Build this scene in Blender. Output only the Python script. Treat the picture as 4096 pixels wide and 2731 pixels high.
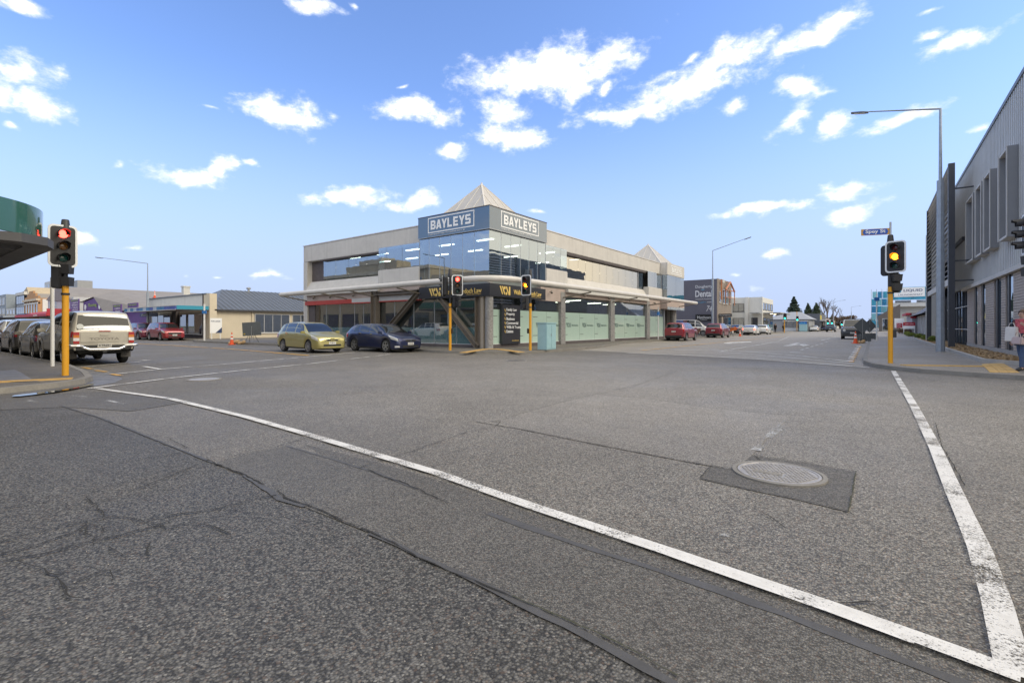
import bpy, bmesh, math, random
from mathutils import Vector, Matrix
random.seed(7)
R = math.radians
sc = bpy.context.scene
for o in list(bpy.data.objects): bpy.data.objects.remove(o)
COL = sc.collection

# ------------------------------------------------------------------ camera
CAMH = 1.32; FPX = 1952.0; CX = 2048.0; HY = 1304.0; YAW = R(36.6)
cd = bpy.data.cameras.new('camera'); cam = bpy.data.objects.new('camera', cd); COL.objects.link(cam)
cam.location = (0, 0, CAMH); cam.rotation_euler = (R(90), 0, YAW)
cd.sensor_width = 36; cd.lens = 36 * FPX / 4096; cd.shift_y = -(1365.5 - HY) / 4096
cd.clip_start = 0.05; cd.clip_end = 6000
sc.camera = cam
sc.view_settings.view_transform = 'Standard'; sc.view_settings.look = 'None'
sc.view_settings.exposure = 0.80; sc.view_settings.gamma = 1
SUN_AZ = 66.0      # degrees clockwise from +Y
SUN_EL = 40.0
SUN_STR = 0.85; SUN_ANGLE = 22.0
SKY_STR = 0.132

RV = (math.cos(YAW), math.sin(YAW)); FV = (-math.sin(YAW), math.cos(YAW))
def ray(px, py):
    a = (px - CX) / FPX
    return (a * RV[0] + FV[0], a * RV[1] + FV[1], (HY - py) / FPX)
def g(px, py, z=0.0):
    d = ray(px, py); t = (z - CAMH) / d[2]; return (d[0] * t, d[1] * t)
def onX(px, py, X):
    d = ray(px, py); t = X / d[0]; return (X, d[1] * t, CAMH + d[2] * t)
def onY(px, py, Y):
    d = ray(px, py); t = Y / d[1]; return (d[0] * t, Y, CAMH + d[2] * t)
DS = 4096 / 2352.0

# ------------------------------------------------------------------ sun
sd = bpy.data.lights.new('sun', 'SUN'); sd.energy = SUN_STR; sd.angle = R(SUN_ANGLE); sd.color = (1.0, 0.93, 0.82)
so = bpy.data.objects.new('sun', sd); COL.objects.link(so)
sv = Vector((math.sin(R(SUN_AZ)) * math.cos(R(SUN_EL)), math.cos(R(SUN_AZ)) * math.cos(R(SUN_EL)), math.sin(R(SUN_EL))))
so.rotation_euler = sv.to_track_quat('Z', 'Y').to_euler(); so.location = (30, 20, 40)

# ------------------------------------------------------------------ sky
wd = bpy.data.worlds.new('World'); sc.world = wd; wd.use_nodes = True
wd.cycles.sampling_method = 'MANUAL'; wd.cycles.sample_map_resolution = 512
nt = wd.node_tree; nt.nodes.clear()
class NG:
    """tiny node-graph helper"""
    def __init__(s, nt): s.nt = nt
    def n(s, t, **kw):
        x = s.nt.nodes.new(t)
        for k, v in kw.items(): setattr(x, k, v)
        return x
    def put(s, sock, v):
        if hasattr(v, 'is_linked') or hasattr(v, 'links'): s.nt.links.new(v, sock)
        else: sock.default_value = v
    def m(s, op, a, b=0.0, c=0.0, clamp=False):
        x = s.n('ShaderNodeMath', operation=op, use_clamp=clamp)
        s.put(x.inputs[0], a); s.put(x.inputs[1], b)
        if op in ('MULTIPLY_ADD', 'SMOOTH_MIN', 'SMOOTH_MAX'): s.put(x.inputs[2], c)
        return x.outputs[0]
    def vm(s, op, a, b=(0, 0, 0)):
        x = s.n('ShaderNodeVectorMath', operation=op)
        s.put(x.inputs[0], a)
        if op != 'LENGTH': s.put(x.inputs[1], b)
        return x.outputs['Value'] if op in ('LENGTH', 'DOT_PRODUCT') else x.outputs[0]
    def ss(s, v, a, b, lo=0.0, hi=1.0):
        x = s.n('ShaderNodeMapRange', interpolation_type='SMOOTHSTEP')
        s.put(x.inputs[0], v); x.inputs[1].default_value = a; x.inputs[2].default_value = b
        x.inputs[3].default_value = lo; x.inputs[4].default_value = hi
        return x.outputs[0]
    def noise(s, vec, scale, detail=4, rough=.55, dist=0.0, lac=2.0):
        x = s.n('ShaderNodeTexNoise'); s.put(x.inputs['Vector'], vec)
        x.inputs['Scale'].default_value = scale; x.inputs['Detail'].default_value = detail
        x.inputs['Roughness'].default_value = rough; x.inputs['Distortion'].default_value = dist
        return x.outputs['Fac']
    def mix(s, f, a, b, blend='MIX'):
        x = s.n('ShaderNodeMix', data_type='RGBA', blend_type=blend)
        s.put(x.inputs[0], f); s.put(x.inputs[6], a); s.put(x.inputs[7], b)
        return x.outputs[2]
N = NG(nt)
sky = N.n('ShaderNodeTexSky', sky_type='NISHITA'); sky.sun_disc = False
sky.sun_elevation = R(SUN_EL); sky.sun_rotation = R(SUN_AZ)
sky.air_density = 1.0; sky.dust_density = 0.6; sky.ozone_density = 2.5
tc = N.n('ShaderNodeTexCoord').outputs['Generated']
dirv = N.vm('NORMALIZE', tc)
sep = N.n('ShaderNodeSeparateXYZ'); nt.links.new(dirv, sep.inputs[0])
az = N.m('ARCTAN2', sep.outputs[0], sep.outputs[1]); el = N.m('ARCSINE', sep.outputs[2])
cmb = N.n('ShaderNodeCombineXYZ'); nt.links.new(az, cmb.inputs[0]); nt.links.new(el, cmb.inputs[1])
ae = cmb.outputs[0]
# warped coordinates so that cloud edges break up
wn = N.n('ShaderNodeTexNoise'); nt.links.new(dirv, wn.inputs['Vector']); wn.inputs['Scale'].default_value = 14; wn.inputs['Detail'].default_value = 2
warp = N.vm('SCALE', N.vm('SUBTRACT', wn.outputs['Color'], (.5, .5, .5))); warp.node.inputs[3].default_value = 0.055
aew = N.vm('ADD', ae, warp)
CL = [(1265,160,215,70,8),(1180,185,120,42,0),(1580,205,250,46,24),(1440,262,150,22,14),(1650,150,130,42,20),(1880,75,175,34,24),(1845,205,85,34,-20),(1820,275,60,28,40),
 (1690,245,42,30,30),(1905,295,66,26,22),(2070,275,105,26,12),(2205,95,120,30,10),(2120,78,34,16,0),(640,258,112,44,-3),(940,262,105,32,4),
 (1155,255,62,34,-12),(1185,322,90,40,-6),(1040,345,42,24,5),(48,170,90,38,0),(75,240,90,36,0),(10,215,60,50,0),(15,290,24,12,0),(45,10,75,20,5),
 (705,6,70,18,5),(430,402,95,26,6),(505,385,35,20,20),(572,376,26,9,10),(800,455,115,28,14),(955,464,78,19,17),(1940,430,95,29,4),(1755,487,125,17,2),
 (1955,488,78,27,8),(200,560,38,18,0),(305,565,32,10,12),(625,631,76,11,0),(1775,587,25,13,0),(1685,640,24,8,5),(1732,667,32,9,8),(422,630,16,7,10),
 (1240,485,28,7,4),(2258,283,28,10,5),(515,632,20,6,0),(270,385,25,7,20),(1590,130,40,14,20),(1330,215,40,24,30),(1395,205,26,16,20),(930,212,20,5,0),(485,248,26,6,0),(770,275,20,14,0),(2130,20,40,9,0),(810,5,14,10,0)]
dens = None
for (cx_, cy_, rx, ry, rot) in CL:
    def ang(x, y):
        d = ray(x * DS, y * DS); return math.atan2(d[0], d[1]), math.asin(d[2] / math.sqrt(d[0]**2 + d[1]**2 + d[2]**2))
    a0, e0 = ang(cx_, cy_); a1, _ = ang(cx_ + rx, cy_); _, e1 = ang(cx_, cy_ - ry)
    sx = max(abs(a1 - a0), .004); sy = max(abs(e1 - e0), .003)
    mp = N.n('ShaderNodeMapping', vector_type='TEXTURE'); nt.links.new(aew, mp.inputs[0])
    mp.inputs['Location'].default_value = (a0, e0, 0); mp.inputs['Scale'].default_value = (sx * 1.7, sy * 1.7, 1)
    mp.inputs['Rotation'].default_value = (0, 0, R(rot) * min(1, sy / sx * 2.2))
    gr = N.n('ShaderNodeTexGradient', gradient_type='SPHERICAL'); nt.links.new(mp.outputs[0], gr.inputs[0])
    gv = gr.outputs[1] if ry > 16 else N.m('MULTIPLY', gr.outputs[1], .80 if ry > 11 else .72)
    dens = gv if dens is None else N.m('MAXIMUM', dens, gv)
dens = N.m('MULTIPLY_ADD', dens, 1.7, -.7)
nv = N.vm('MULTIPLY', dirv, (1, 1, 1.7))
n1 = N.noise(nv, 12, 6, .60, .3)
n2 = N.noise(nv, 45, 4, .65, .0)
nn = N.m('ADD', N.m('MULTIPLY', N.m('SUBTRACT', n1, .5), 2.1), N.m('MULTIPLY', N.m('SUBTRACT', n2, .5), 1.25))
dn = N.m('ADD', dens, nn)
a_in = N.ss(dn, -0.15, .85)
# unseen cloud, thickened overhead and towards the sun to warm the light
fwd = N.vm('DOT_PRODUCT', dirv, (FV[0] * .93, FV[1] * .93, .17))
out_mask = N.ss(fwd, .60, .40)
pl = N.n('ShaderNodeVectorMath', operation='DIVIDE'); nt.links.new(dirv, pl.inputs[0])
zz = N.m('MAXIMUM', N.m('ADD', sep.outputs[2], .12), .05); cz = N.n('ShaderNodeCombineXYZ')
for k in range(3): nt.links.new(zz, cz.inputs[k])
nt.links.new(cz.outputs[0], pl.inputs[1])
n3 = N.noise(pl.outputs[0], 1.25, 4, .6, .3)
sund = N.vm('DOT_PRODUCT', dirv, tuple(sv))
n3b = N.m('ADD', N.m('MULTIPLY_ADD', sep.outputs[2], .20, n3), N.m('MULTIPLY_ADD', sund, .20, -.02))
a_out = N.m('MULTIPLY', N.ss(n3b, .42, .58), out_mask)
alpha = N.m('MAXIMUM', a_in, a_out)
alpha = N.m('MULTIPLY', alpha, N.ss(sep.outputs[2], .0, .05))
# cloud shade: thick cores white, thin veils bluish
shade = N.ss(N.m('ADD', dn, N.m('MULTIPLY', N.m('SUBTRACT', n2, .5), .8)), .1, 1.0)
ccol = N.mix(shade, (.62, .67, .76, 1), (.90, .86, .80, 1))
ccol = N.mix(N.m('MULTIPLY', N.ss(sund, .0, .9), out_mask), ccol, (1.05, .94, .74, 1))
skt = N.vm('MULTIPLY', sky.outputs[0], (SKY_STR * .94, SKY_STR * 1.02, SKY_STR * 1.26))
hz = N.ss(sep.outputs[2], .02, .44)
skt = N.mix(N.m('MULTIPLY', N.m('SUBTRACT', 1.0, hz), .97), skt, (.32, .39, .555, 1))
fin = N.mix(alpha, skt, ccol)
bg = N.n('ShaderNodeBackground'); nt.links.new(fin, bg.inputs[0]); bg.inputs[1].default_value = 1.0
wo = N.n('ShaderNodeOutputWorld'); nt.links.new(bg.outputs[0], wo.inputs[0])

# ------------------------------------------------------------------ helpers
MATS = {}
def mat(name, col, rough=.6, metal=0.0, var=0.0, vs=2.0, bump=0.0, bs=40.0, coat=0.0, spec=.5, streak=0.0, emit=None, es=0.0):
    """procedural Principled material: colour broken up by noise, optional vertical weather streaks and relief"""
    if name in MATS: return MATS[name]
    m = bpy.data.materials.new(name); m.use_nodes = True; G = NG(m.node_tree); nt = m.node_tree
    b = nt.nodes['Principled BSDF']; c = (*col, 1)
    b.inputs['Roughness'].default_value = rough; b.inputs['Metallic'].default_value = metal
    b.inputs['Coat Weight'].default_value = coat; b.inputs['Specular IOR Level'].default_value = spec
    b.inputs['Coat Roughness'].default_value = .04
    out = c
    if var or streak or bump:
        pos = G.n('ShaderNodeNewGeometry').outputs['Position']
    if var:
        f = G.noise(pos, vs, 5, .6)
        f2 = G.noise(pos, vs * 9, 3, .6)
        k = G.m('ADD', G.m('MULTIPLY', G.m('SUBTRACT', f, .5), 3.2 * var), G.m('MULTIPLY', G.m('SUBTRACT', f2, .5), 1.6 * var))
        out = G.mix(1.0, c, G.n('ShaderNodeCombineColor').outputs[0], 'MULTIPLY')
        cc = out.node.inputs[7].links[0].from_node
        kk = G.m('ADD', k, 1.0)
        for i in range(3): nt.links.new(kk, cc.inputs[i])
        nt.links.new(G.m('ADD', G.m('MULTIPLY', k, -.35), rough, clamp=True), b.inputs['Roughness'])
    if streak:
        sp = G.vm('MULTIPLY', pos, (5, 5, .22))
        s_ = G.ss(G.noise(sp, 1.0, 4, .65), .5, .75)
        dk = tuple(x * .55 for x in col) + (1,)
        out = G.mix(G.m('MULTIPLY', s_, streak), out, dk)
    if hasattr(out, 'is_linked'): nt.links.new(out, b.inputs['Base Color'])
    else: b.inputs['Base Color'].default_value = c
    if bump:
        bn = G.n('ShaderNodeBump'); bn.inputs['Strength'].default_value = bump; bn.inputs['Distance'].default_value = .01
        nt.links.new(G.noise(pos, bs, 4, .6), bn.inputs['Height']); nt.links.new(bn.outputs[0], b.inputs['Normal'])
    if emit:
        b.inputs['Emission Color'].default_value = (*emit, 1); b.inputs['Emission Strength'].default_value = es
    MATS[name] = m; return m

def glass(name, tint, refl, see, rough=.0, wav=0.0, rtint=(1, 1, 1)):
    """window glass: part mirror, part see-through, part tinted body; faint waviness"""
    if name in MATS: return MATS[name]
    m = bpy.data.materials.new(name); m.use_nodes = True; nt = m.node_tree; G = NG(nt); nt.nodes.clear()
    gl = G.n('ShaderNodeBsdfGlossy'); gl.inputs['Roughness'].default_value = rough; gl.inputs['Color'].default_value = (*rtint, 1)
    tr = G.n('ShaderNodeBsdfTransparent'); tr.inputs['Color'].default_value = (*[x ** .5 for x in tint], 1)
    df = G.n('ShaderNodeBsdfDiffuse'); df.inputs['Color'].default_value = (*[x * .35 for x in tint], 1)
    fr = G.n('ShaderNodeFresnel'); fr.inputs[0].default_value = 1.5
    if wav:
        bn = G.n('ShaderNodeBump'); bn.inputs['Strength'].default_value = wav; bn.inputs['Distance'].default_value = .02
        pos = G.n('ShaderNodeNewGeometry').outputs['Position']
        nt.links.new(G.noise(pos, .9, 2, .5), bn.inputs['Height'])
        nt.links.new(bn.outputs[0], gl.inputs['Normal'])
    a = G.n('ShaderNodeMixShader'); nt.links.new(df.outputs[0], a.inputs[1]); nt.links.new(tr.outputs[0], a.inputs[2]); a.inputs[0].default_value = see
    b = G.n('ShaderNodeMixShader'); nt.links.new(a.outputs[0], b.inputs[1]); nt.links.new(gl.outputs[0], b.inputs[2])
    bf = G.m('SUBTRACT', 1.0, G.n('ShaderNodeNewGeometry').outputs['Backfacing'])      # the inner face of a pane adds nothing
    nt.links.new(G.m('MULTIPLY', G.m('ADD', G.m('MULTIPLY', fr.outputs[0], 1 - refl), refl, clamp=True), bf), b.inputs[0])
    nt.links.new(G.m('MAXIMUM', see, G.m('SUBTRACT', 1.0, bf)), a.inputs[0])
    o = G.n('ShaderNodeOutputMaterial'); nt.links.new(b.outputs[0], o.inputs[0])
    MATS[name] = m; return m

def tag(o, label=None, cat=None, group=None, kind=None):
    if label: o['label'] = label
    if cat: o['category'] = cat
    if group: o['group'] = group
    if kind: o['kind'] = kind
    return o
def thing(name, label, cat, loc=(0, 0, 0), rz=0.0, group=None):
    o = bpy.data.objects.new(name, None); COL.objects.link(o); o.empty_display_size = .2
    o.location = loc; o.rotation_euler = (0, 0, rz)
    return tag(o, label, cat, group)
def wloc(o):
    v = Vector((0, 0, 0))
    while o is not None: v += Vector(o.location); o = o.parent
    return v
def link(name, me, m=None, parent=None, loc=(0, 0, 0)):
    o = bpy.data.objects.new(name, me); COL.objects.link(o); o.location = loc
    if m is not None:
        me.materials.clear(); me.materials.append(m)
    if parent is not None: o.parent = parent
    return o
def copy_tree(o, parent=None):
    c = o.copy(); COL.objects.link(c); c.parent = parent
    for ch in list(o.children): copy_tree(ch, c)
    return c

class MB:
    """mesh collector"""
    def __init__(s): s.v = []; s.f = []
    def poly(s, pts):
        k = len(s.v); s.v += [tuple(p) for p in pts]; s.f.append(tuple(range(k, k + len(pts)))); return s
    def box(s, x0, x1, y0, y1, z0, z1):
        x0, x1 = min(x0, x1), max(x0, x1); y0, y1 = min(y0, y1), max(y0, y1); z0, z1 = min(z0, z1), max(z0, z1)
        k = len(s.v)
        s.v += [(x0, y0, z0), (x1, y0, z0), (x1, y1, z0), (x0, y1, z0), (x0, y0, z1), (x1, y0, z1), (x1, y1, z1), (x0, y1, z1)]
        s.f += [tuple(k + i for i in q) for q in ((0, 3, 2, 1), (4, 5, 6, 7), (0, 1, 5, 4), (1, 2, 6, 5), (2, 3, 7, 6), (3, 0, 4, 7))]
        return s
    def obox(s, c, ax, ay, az, hx, hy, hz):
        """oriented box: centre, unit axes, half sizes"""
        c, ax, ay, az = Vector(c), Vector(ax), Vector(ay), Vector(az); k = len(s.v)
        for sz in (-1, 1):
            for sx, sy in ((-1, -1), (1, -1), (1, 1), (-1, 1)):
                s.v.append(tuple(c + ax * sx * hx + ay * sy * hy + az * sz * hz))
        s.f += [tuple(k + i for i in q) for q in ((0, 3, 2, 1), (4, 5, 6, 7), (0, 1, 5, 4), (1, 2, 6, 5), (2, 3, 7, 6), (3, 0, 4, 7))]
        return s
    def bar(s, p, q, w, h, up=(0, 0, 1)):
        p, q = Vector(p), Vector(q); d = q - p; L = d.length; d.normalize(); u = Vector(up)
        if abs(d.dot(u)) > .99: u = Vector((1, 0, 0))
        sd = d.cross(u).normalized(); u = sd.cross(d)
        return s.obox((p + q) / 2, d, sd, u, L / 2, w / 2, h / 2)
    def tube(s, pts, r, n=10, cap=True):
        pts = [Vector(p) for p in pts]; rs = r if isinstance(r, (list, tuple)) else [r] * len(pts); k0 = len(s.v)
        prev = None
        for i, p in enumerate(pts):
            d = (pts[min(i + 1, len(pts) - 1)] - pts[max(i - 1, 0)]).normalized()
            if prev is None:
                u = Vector((0, 0, 1)) if abs(d.z) < .9 else Vector((1, 0, 0)); a = d.cross(u).normalized()
            else:
                a = (prev - d * prev.dot(d)).normalized()
            b = d.cross(a); prev = a
            for j in range(n):
                t = 2 * math.pi * j / n; s.v.append(tuple(p + (a * math.cos(t) + b * math.sin(t)) * rs[i]))
        for i in range(len(pts) - 1):
            for j in range(n):
                A = k0 + i * n + j; B = k0 + i * n + (j + 1) % n; s.f.append((A, B, B + n, A + n))
        if cap:
            s.f.append(tuple(k0 + j for j in range(n))[::-1]); e = k0 + (len(pts) - 1) * n; s.f.append(tuple(e + j for j in range(n)))
        return s
    def lathe(s, prof, c=(0, 0, 0), ax=(0, 0, 1), n=16, cap=True):
        """prof: (radius, height along ax)"""
        c = Vector(c); ax = Vector(ax).normalized(); u = Vector((0, 0, 1)) if abs(ax.z) < .9 else Vector((1, 0, 0)); a = ax.cross(u).normalized(); b = ax.cross(a); k0 = len(s.v)
        for (r, h) in prof:
            for j in range(n):
                t = 2 * math.pi * j / n; s.v.append(tuple(c + ax * h + (a * math.cos(t) + b * math.sin(t)) * r))
        for i in range(len(prof) - 1):
            for j in range(n):
                A = k0 + i * n + j; B = k0 + i * n + (j + 1) % n; s.f.append((A, B, B + n, A + n))
        if cap:
            s.f.append(tuple(k0 + j for j in range(n))[::-1]); e = k0 + (len(prof) - 1) * n; s.f.append(tuple(e + j for j in range(n)))
        return s
    def prism(s, poly, d):
        """extrude a 3-D polygon along vector d"""
        d = Vector(d); k = len(s.v); n = len(poly)
        s.v += [tuple(p) for p in poly] + [tuple(Vector(p) + d) for p in poly]
        s.f.append(tuple(k + i for i in range(n))[::-1]); s.f.append(tuple(k + n + i for i in range(n)))
        for i in range(n): j = (i + 1) % n; s.f.append((k + i, k + j, k + n + j, k + n + i))
        return s
    def build(s, name, m, parent=None, smooth=None, bevel=0.0, local=False, fix=True):
        off = wloc(parent) if (parent is not None and not local) else Vector((0, 0, 0))
        me = bpy.data.meshes.new(name); me.from_pydata([tuple(Vector(v) - off) for v in s.v], [], s.f)
        if fix:
            bm = bmesh.new(); bm.from_mesh(me)
            bmesh.ops.recalc_face_normals(bm, faces=bm.faces)
            if bevel: bmesh.ops.bevel(bm, geom=[e for e in bm.edges if len(e.link_faces) == 2 and e.calc_face_angle(0) > .5], offset=bevel, segments=2, affect='EDGES', clamp_overlap=True)
            bm.to_mesh(me); bm.free()
        me.update()
        if smooth is not None:
            me.shade_smooth(); me.set_sharp_from_angle(angle=R(smooth))
        return link(name, me, m, parent)

TXT = {}
def txt_mesh(s, bold=0.0, extrude=.02, shear=0.0, space=1.0):
    k = (s, bold, extrude, shear, space)
    if k not in TXT:
        cu = bpy.data.curves.new('t', 'FONT'); cu.body = s; cu.size = 1; cu.offset = bold; cu.extrude = extrude; cu.shear = shear; cu.space_character = space
        cu.resolution_u = 3; cu.align_x = 'LEFT'
        o = bpy.data.objects.new('t', cu); COL.objects.link(o)
        me = bpy.data.meshes.new_from_object(o.evaluated_get(bpy.context.evaluated_depsgraph_get()))
        bpy.data.objects.remove(o); bpy.data.curves.remove(cu)
        TXT[k] = me
    return TXT[k]
def text(s, m, parent, org, xd, w=None, h=None, up=(0, 0, 1), bold=0.0, shear=0.0, name='lettering', depth=.012, local=False, space=1.0, align='L'):
    """flat raised lettering: org = lower left corner, xd = reading direction; fitted to width w and height h"""
    src = txt_mesh(s, bold, .02, shear, space)
    xs = [v.co.x for v in src.vertices]; ys = [v.co.y for v in src.vertices]
    x0, x1, y0, y1 = min(xs), max(xs), min(ys), max(ys)
    if h is None: sy = w / (x1 - x0)
    else: sy = h / (y1 - y0)
    sx = sy if w is None else w / (x1 - x0)
    xd = Vector(xd).normalized(); up = Vector(up).normalized(); nd = xd.cross(up)
    off = wloc(parent) if (parent is not None and not local) else Vector((0, 0, 0)); org = Vector(org) - off
    if align == 'C': org = org - xd * (x1 - x0) * sx / 2
    me = src.copy()
    for v in me.vertices:
        c = v.co; v.co = org + xd * ((c.x - x0) * sx) + up * ((c.y - y0) * sy) + nd * (c.z / .02 * depth / 2)
    me.update(); o = link(name, me, m, parent)
    if len(s) > 14: o['kind'] = 'stuff'      # a long line of small print
    return o
def small(o):
    o['kind'] = 'stuff'; return o
def interp(keys, x):
    """smooth monotone interpolation through (x, y) keys sorted by x"""
    if x <= keys[0][0]: return keys[0][1]
    if x >= keys[-1][0]: return keys[-1][1]
    n = len(keys)
    for i in range(n - 1):
        if keys[i][0] <= x <= keys[i + 1][0]: break
    def slope(j):
        if j <= 0 or j >= n - 1: return None
        a = (keys[j][1] - keys[j - 1][1]) / (keys[j][0] - keys[j - 1][0]); b = (keys[j + 1][1] - keys[j][1]) / (keys[j + 1][0] - keys[j][0])
        return 0 if a * b <= 0 else 2 * a * b / (a + b)
    h = keys[i + 1][0] - keys[i][0]; d = (keys[i + 1][1] - keys[i][1]) / h
    m0 = slope(i); m1 = slope(i + 1)
    m0 = d if m0 is None else m0; m1 = d if m1 is None else m1
    t = (x - keys[i][0]) / h; t2 = t * t; t3 = t2 * t
    return (2*t3 - 3*t2 + 1) * keys[i][1] + (t3 - 2*t2 + t) * h * m0 + (-2*t3 + 3*t2) * keys[i + 1][1] + (t3 - t2) * h * m1

# ------------------------------------------------------------------ ground, roads, footpaths
def asphalt(name, col, chip=.5, wet=.25, rough=.78, scale=95.0, sheen_wear=0.0):
    if name in MATS: return MATS[name]
    m = bpy.data.materials.new(name); m.use_nodes = True; nt = m.node_tree; G = NG(nt); b = nt.nodes['Principled BSDF']
    pos = G.n('ShaderNodeNewGeometry').outputs['Position']
    vo = G.n('ShaderNodeTexVoronoi', feature='F1'); nt.links.new(pos, vo.inputs['Vector']); vo.inputs['Scale'].default_value = scale
    sp = G.n('ShaderNodeSeparateColor'); nt.links.new(vo.outputs['Color'], sp.inputs[0])
    stone = G.ss(sp.outputs[0], .0, 1.0, 1 - chip, 1 + chip)
    pit = G.ss(vo.outputs['Distance'], .25, .75, 1.0, 1 - chip * .9)  # gaps between chips darkened, their shade put into the colour
    hi = G.ss(sp.outputs[1], .955, .97, 0.0, 1.4 * chip)
    big = G.noise(pos, .35, 5, .6); mid = G.noise(pos, 2.6, 5, .65)
    k = G.m('MULTIPLY', G.m('ADD', G.m('MULTIPLY', stone, pit), hi), G.m('ADD', .52, G.m('ADD', G.m('MULTIPLY', big, .62), G.m('MULTIPLY', mid, .38))))
    pits = G.ss(G.noise(pos, 38, 3, .7), .69, .76, 1.0, .45)      # holes where chips came out
    pm = G.ss(G.noise(pos, .8, 3, .6), .48, .62)
    k = G.m('MULTIPLY', k, G.m('ADD', G.m('MULTIPLY', pits, pm), G.m('SUBTRACT', 1.0, pm)))
    if sheen_wear:      # middle of the crossing paler: sky sheen painted into the colour, plus traffic wear
        q = G.vm('MULTIPLY', G.vm('SUBTRACT', pos, (-4.0, 12.0, 0)), (1 / 12.0, 1 / 9.5, 0))
        wl = G.m('ADD', G.vm('LENGTH', q), G.m('MULTIPLY', G.m('SUBTRACT', G.noise(pos, .5, 4, .6), .5), .7))
        k = G.m('MULTIPLY', k, G.ss(wl, 1.2, .25, 1.0, 1.0 + sheen_wear))
    cc = G.n('ShaderNodeCombineColor')
    for i in range(3): nt.links.new(G.m('MULTIPLY', k, col[i]), cc.inputs[i])
    tint = G.mix(G.ss(sp.outputs[2], .9, .95, 0, .35), cc.outputs[0], (col[0] * 1.3, col[1] * .9, col[2] * .7, 1))
    nt.links.new(tint, b.inputs['Base Color'])
    wn = G.ss(G.noise(pos, .22, 4, .6, .5), .42, .62)
    nt.links.new(G.m('SUBTRACT', rough, G.m('MULTIPLY', wn, wet)), b.inputs['Roughness'])
    b.inputs['Specular IOR Level'].default_value = .36
    bn = G.n('ShaderNodeBump'); bn.inputs['Strength'].default_value = .7; bn.inputs['Distance'].default_value = .006
    h = G.m('SUBTRACT', G.m('MULTIPLY', sp.outputs[0], .5), vo.outputs['Distance'])
    nt.links.new(h, bn.inputs['Height']); nt.links.new(bn.outputs[0], b.inputs['Normal'])
    MATS[name] = m; return m
def worn(name, col, wear=.5, rough=.6):
    """road paint worn through to the chips"""
    if name in MATS: return MATS[name]
    m = bpy.data.materials.new(name); m.use_nodes = True; nt = m.node_tree; G = NG(nt); b = nt.nodes['Principled BSDF']
    pos = G.n('ShaderNodeNewGeometry').outputs['Position']
    f = G.noise(pos, 60, 4, .75); big = G.noise(pos, 1.6, 4, .6)
    dirt = G.m('MULTIPLY', G.ss(G.noise(pos, 9, 5, .7), .4, .7), .28)
    c = G.mix(dirt, (*col, 1), (col[0] * .45, col[1] * .43, col[2] * .4, 1)); nt.links.new(c, b.inputs['Base Color'])
    b.inputs['Roughness'].default_value = rough
    a = G.ss(G.m('ADD', f, G.m('MULTIPLY', G.m('SUBTRACT', big, .5), 1.1)), .62 - .22 * wear, .80 - .22 * wear)
    tr = G.n('ShaderNodeBsdfTransparent'); mx = G.n('ShaderNodeMixShader'); nt.links.new(a, mx.inputs[0])
    nt.links.new(b.outputs[0], mx.inputs[1]); nt.links.new(tr.outputs[0], mx.inputs[2])
    bn = G.n('ShaderNodeBump'); bn.inputs['Strength'].default_value = .5; bn.inputs['Distance'].default_value = .004
    nt.links.new(G.noise(pos, 110, 3, .6), bn.inputs['Height']); nt.links.new(bn.outputs[0], b.inputs['Normal'])
    nt.links.new(mx.outputs[0], nt.nodes['Material Output'].inputs[0])
    MATS[name] = m; return m

M_road = asphalt('asphalt_road', (.172, .161, .143), .52, .12, .70, 92, .62)
M_patch = asphalt('asphalt_patch', (.126, .119, .107), .46, .12, .70, 110)
M_patch2 = asphalt('asphalt_pale_patch', (.190, .177, .157), .48, .12, .68, 100, .55)
M_foot = asphalt('asphalt_footpath', (.165, .153, .134), .35, .14, .78, 130)
M_footR = asphalt('asphalt_damp_footpath', (.285, .262, .228), .30, .14, .72, 130)
M_conc = mat('kerb_concrete', (.21, .198, .178), .8, var=.22, vs=3, bump=.4, bs=60)
M_gut = mat('gutter_concrete', (.125, .12, .112), .45, var=.3, vs=2.2, bump=.3, bs=60)
M_white = worn('white_road_paint', (.66, .645, .615), .62)
M_whiteold = worn('thin_white_road_paint', (.70, .685, .655), .62)
M_orange = worn('yellow_road_paint', (.72, .40, .06), .55)
M_seal = mat('tar_seal', (.074, .070, .065), .6, var=.25, vs=5, bump=.25, bs=120)
M_crack = worn('crack_dark', (.024, .023, .021), .12, .95)
M_moss = worn('crack_moss', (.05, .052, .032), .2, .95)
M_smear = worn('smeared_paint', (.42, .42, .41), 1.05)

gm = MB(); S = 3000
gm.poly([(-S, -S, -.25), (S, -S, -.25), (S, S, -.25), (-S, S, -.25)])
tag(gm.build('ground', mat('far_ground', (.10, .11, .07), .9, var=.3, vs=.05)), kind='structure', label='flat ground running out to the horizon under the town')
PZ = [0.0]
def sheet(pts, z, name, m, parent=None, div=None):
    PZ[0] += .0004; z += PZ[0]; b = MB(); b.poly([(p[0], p[1], z) for p in pts]); return b.build(name, m, parent)
rd = MB()
rd.poly([(-16.4, -90, 0), (.6, -90, 0), (.6, 700, 0), (-16.4, 700, 0)])
rd.poly([(.6, -4, 0), (120, -4, 0), (120, 19.5, 0), (.6, 19.5, 0)])
rd.poly([(-420, 2.2, 0), (-16.4, 2.2, 0), (-16.4, 21.5, 0), (-420, 21.5, 0)])
rd.poly([(-120, 113, 0), (-16.4, 113, 0), (-16.4, 134, 0), (-120, 134, 0)])
rd.poly([(.6, 113, 0), (120, 113, 0), (120, 134, 0), (.6, 134, 0)])
road = rd.build('road', M_road); M_far = asphalt('asphalt_sheen_pale', (.285, .265, .232), .30, .10, .70, 90)  # sky sheen on the right-hand street painted as paler asphalt
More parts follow.
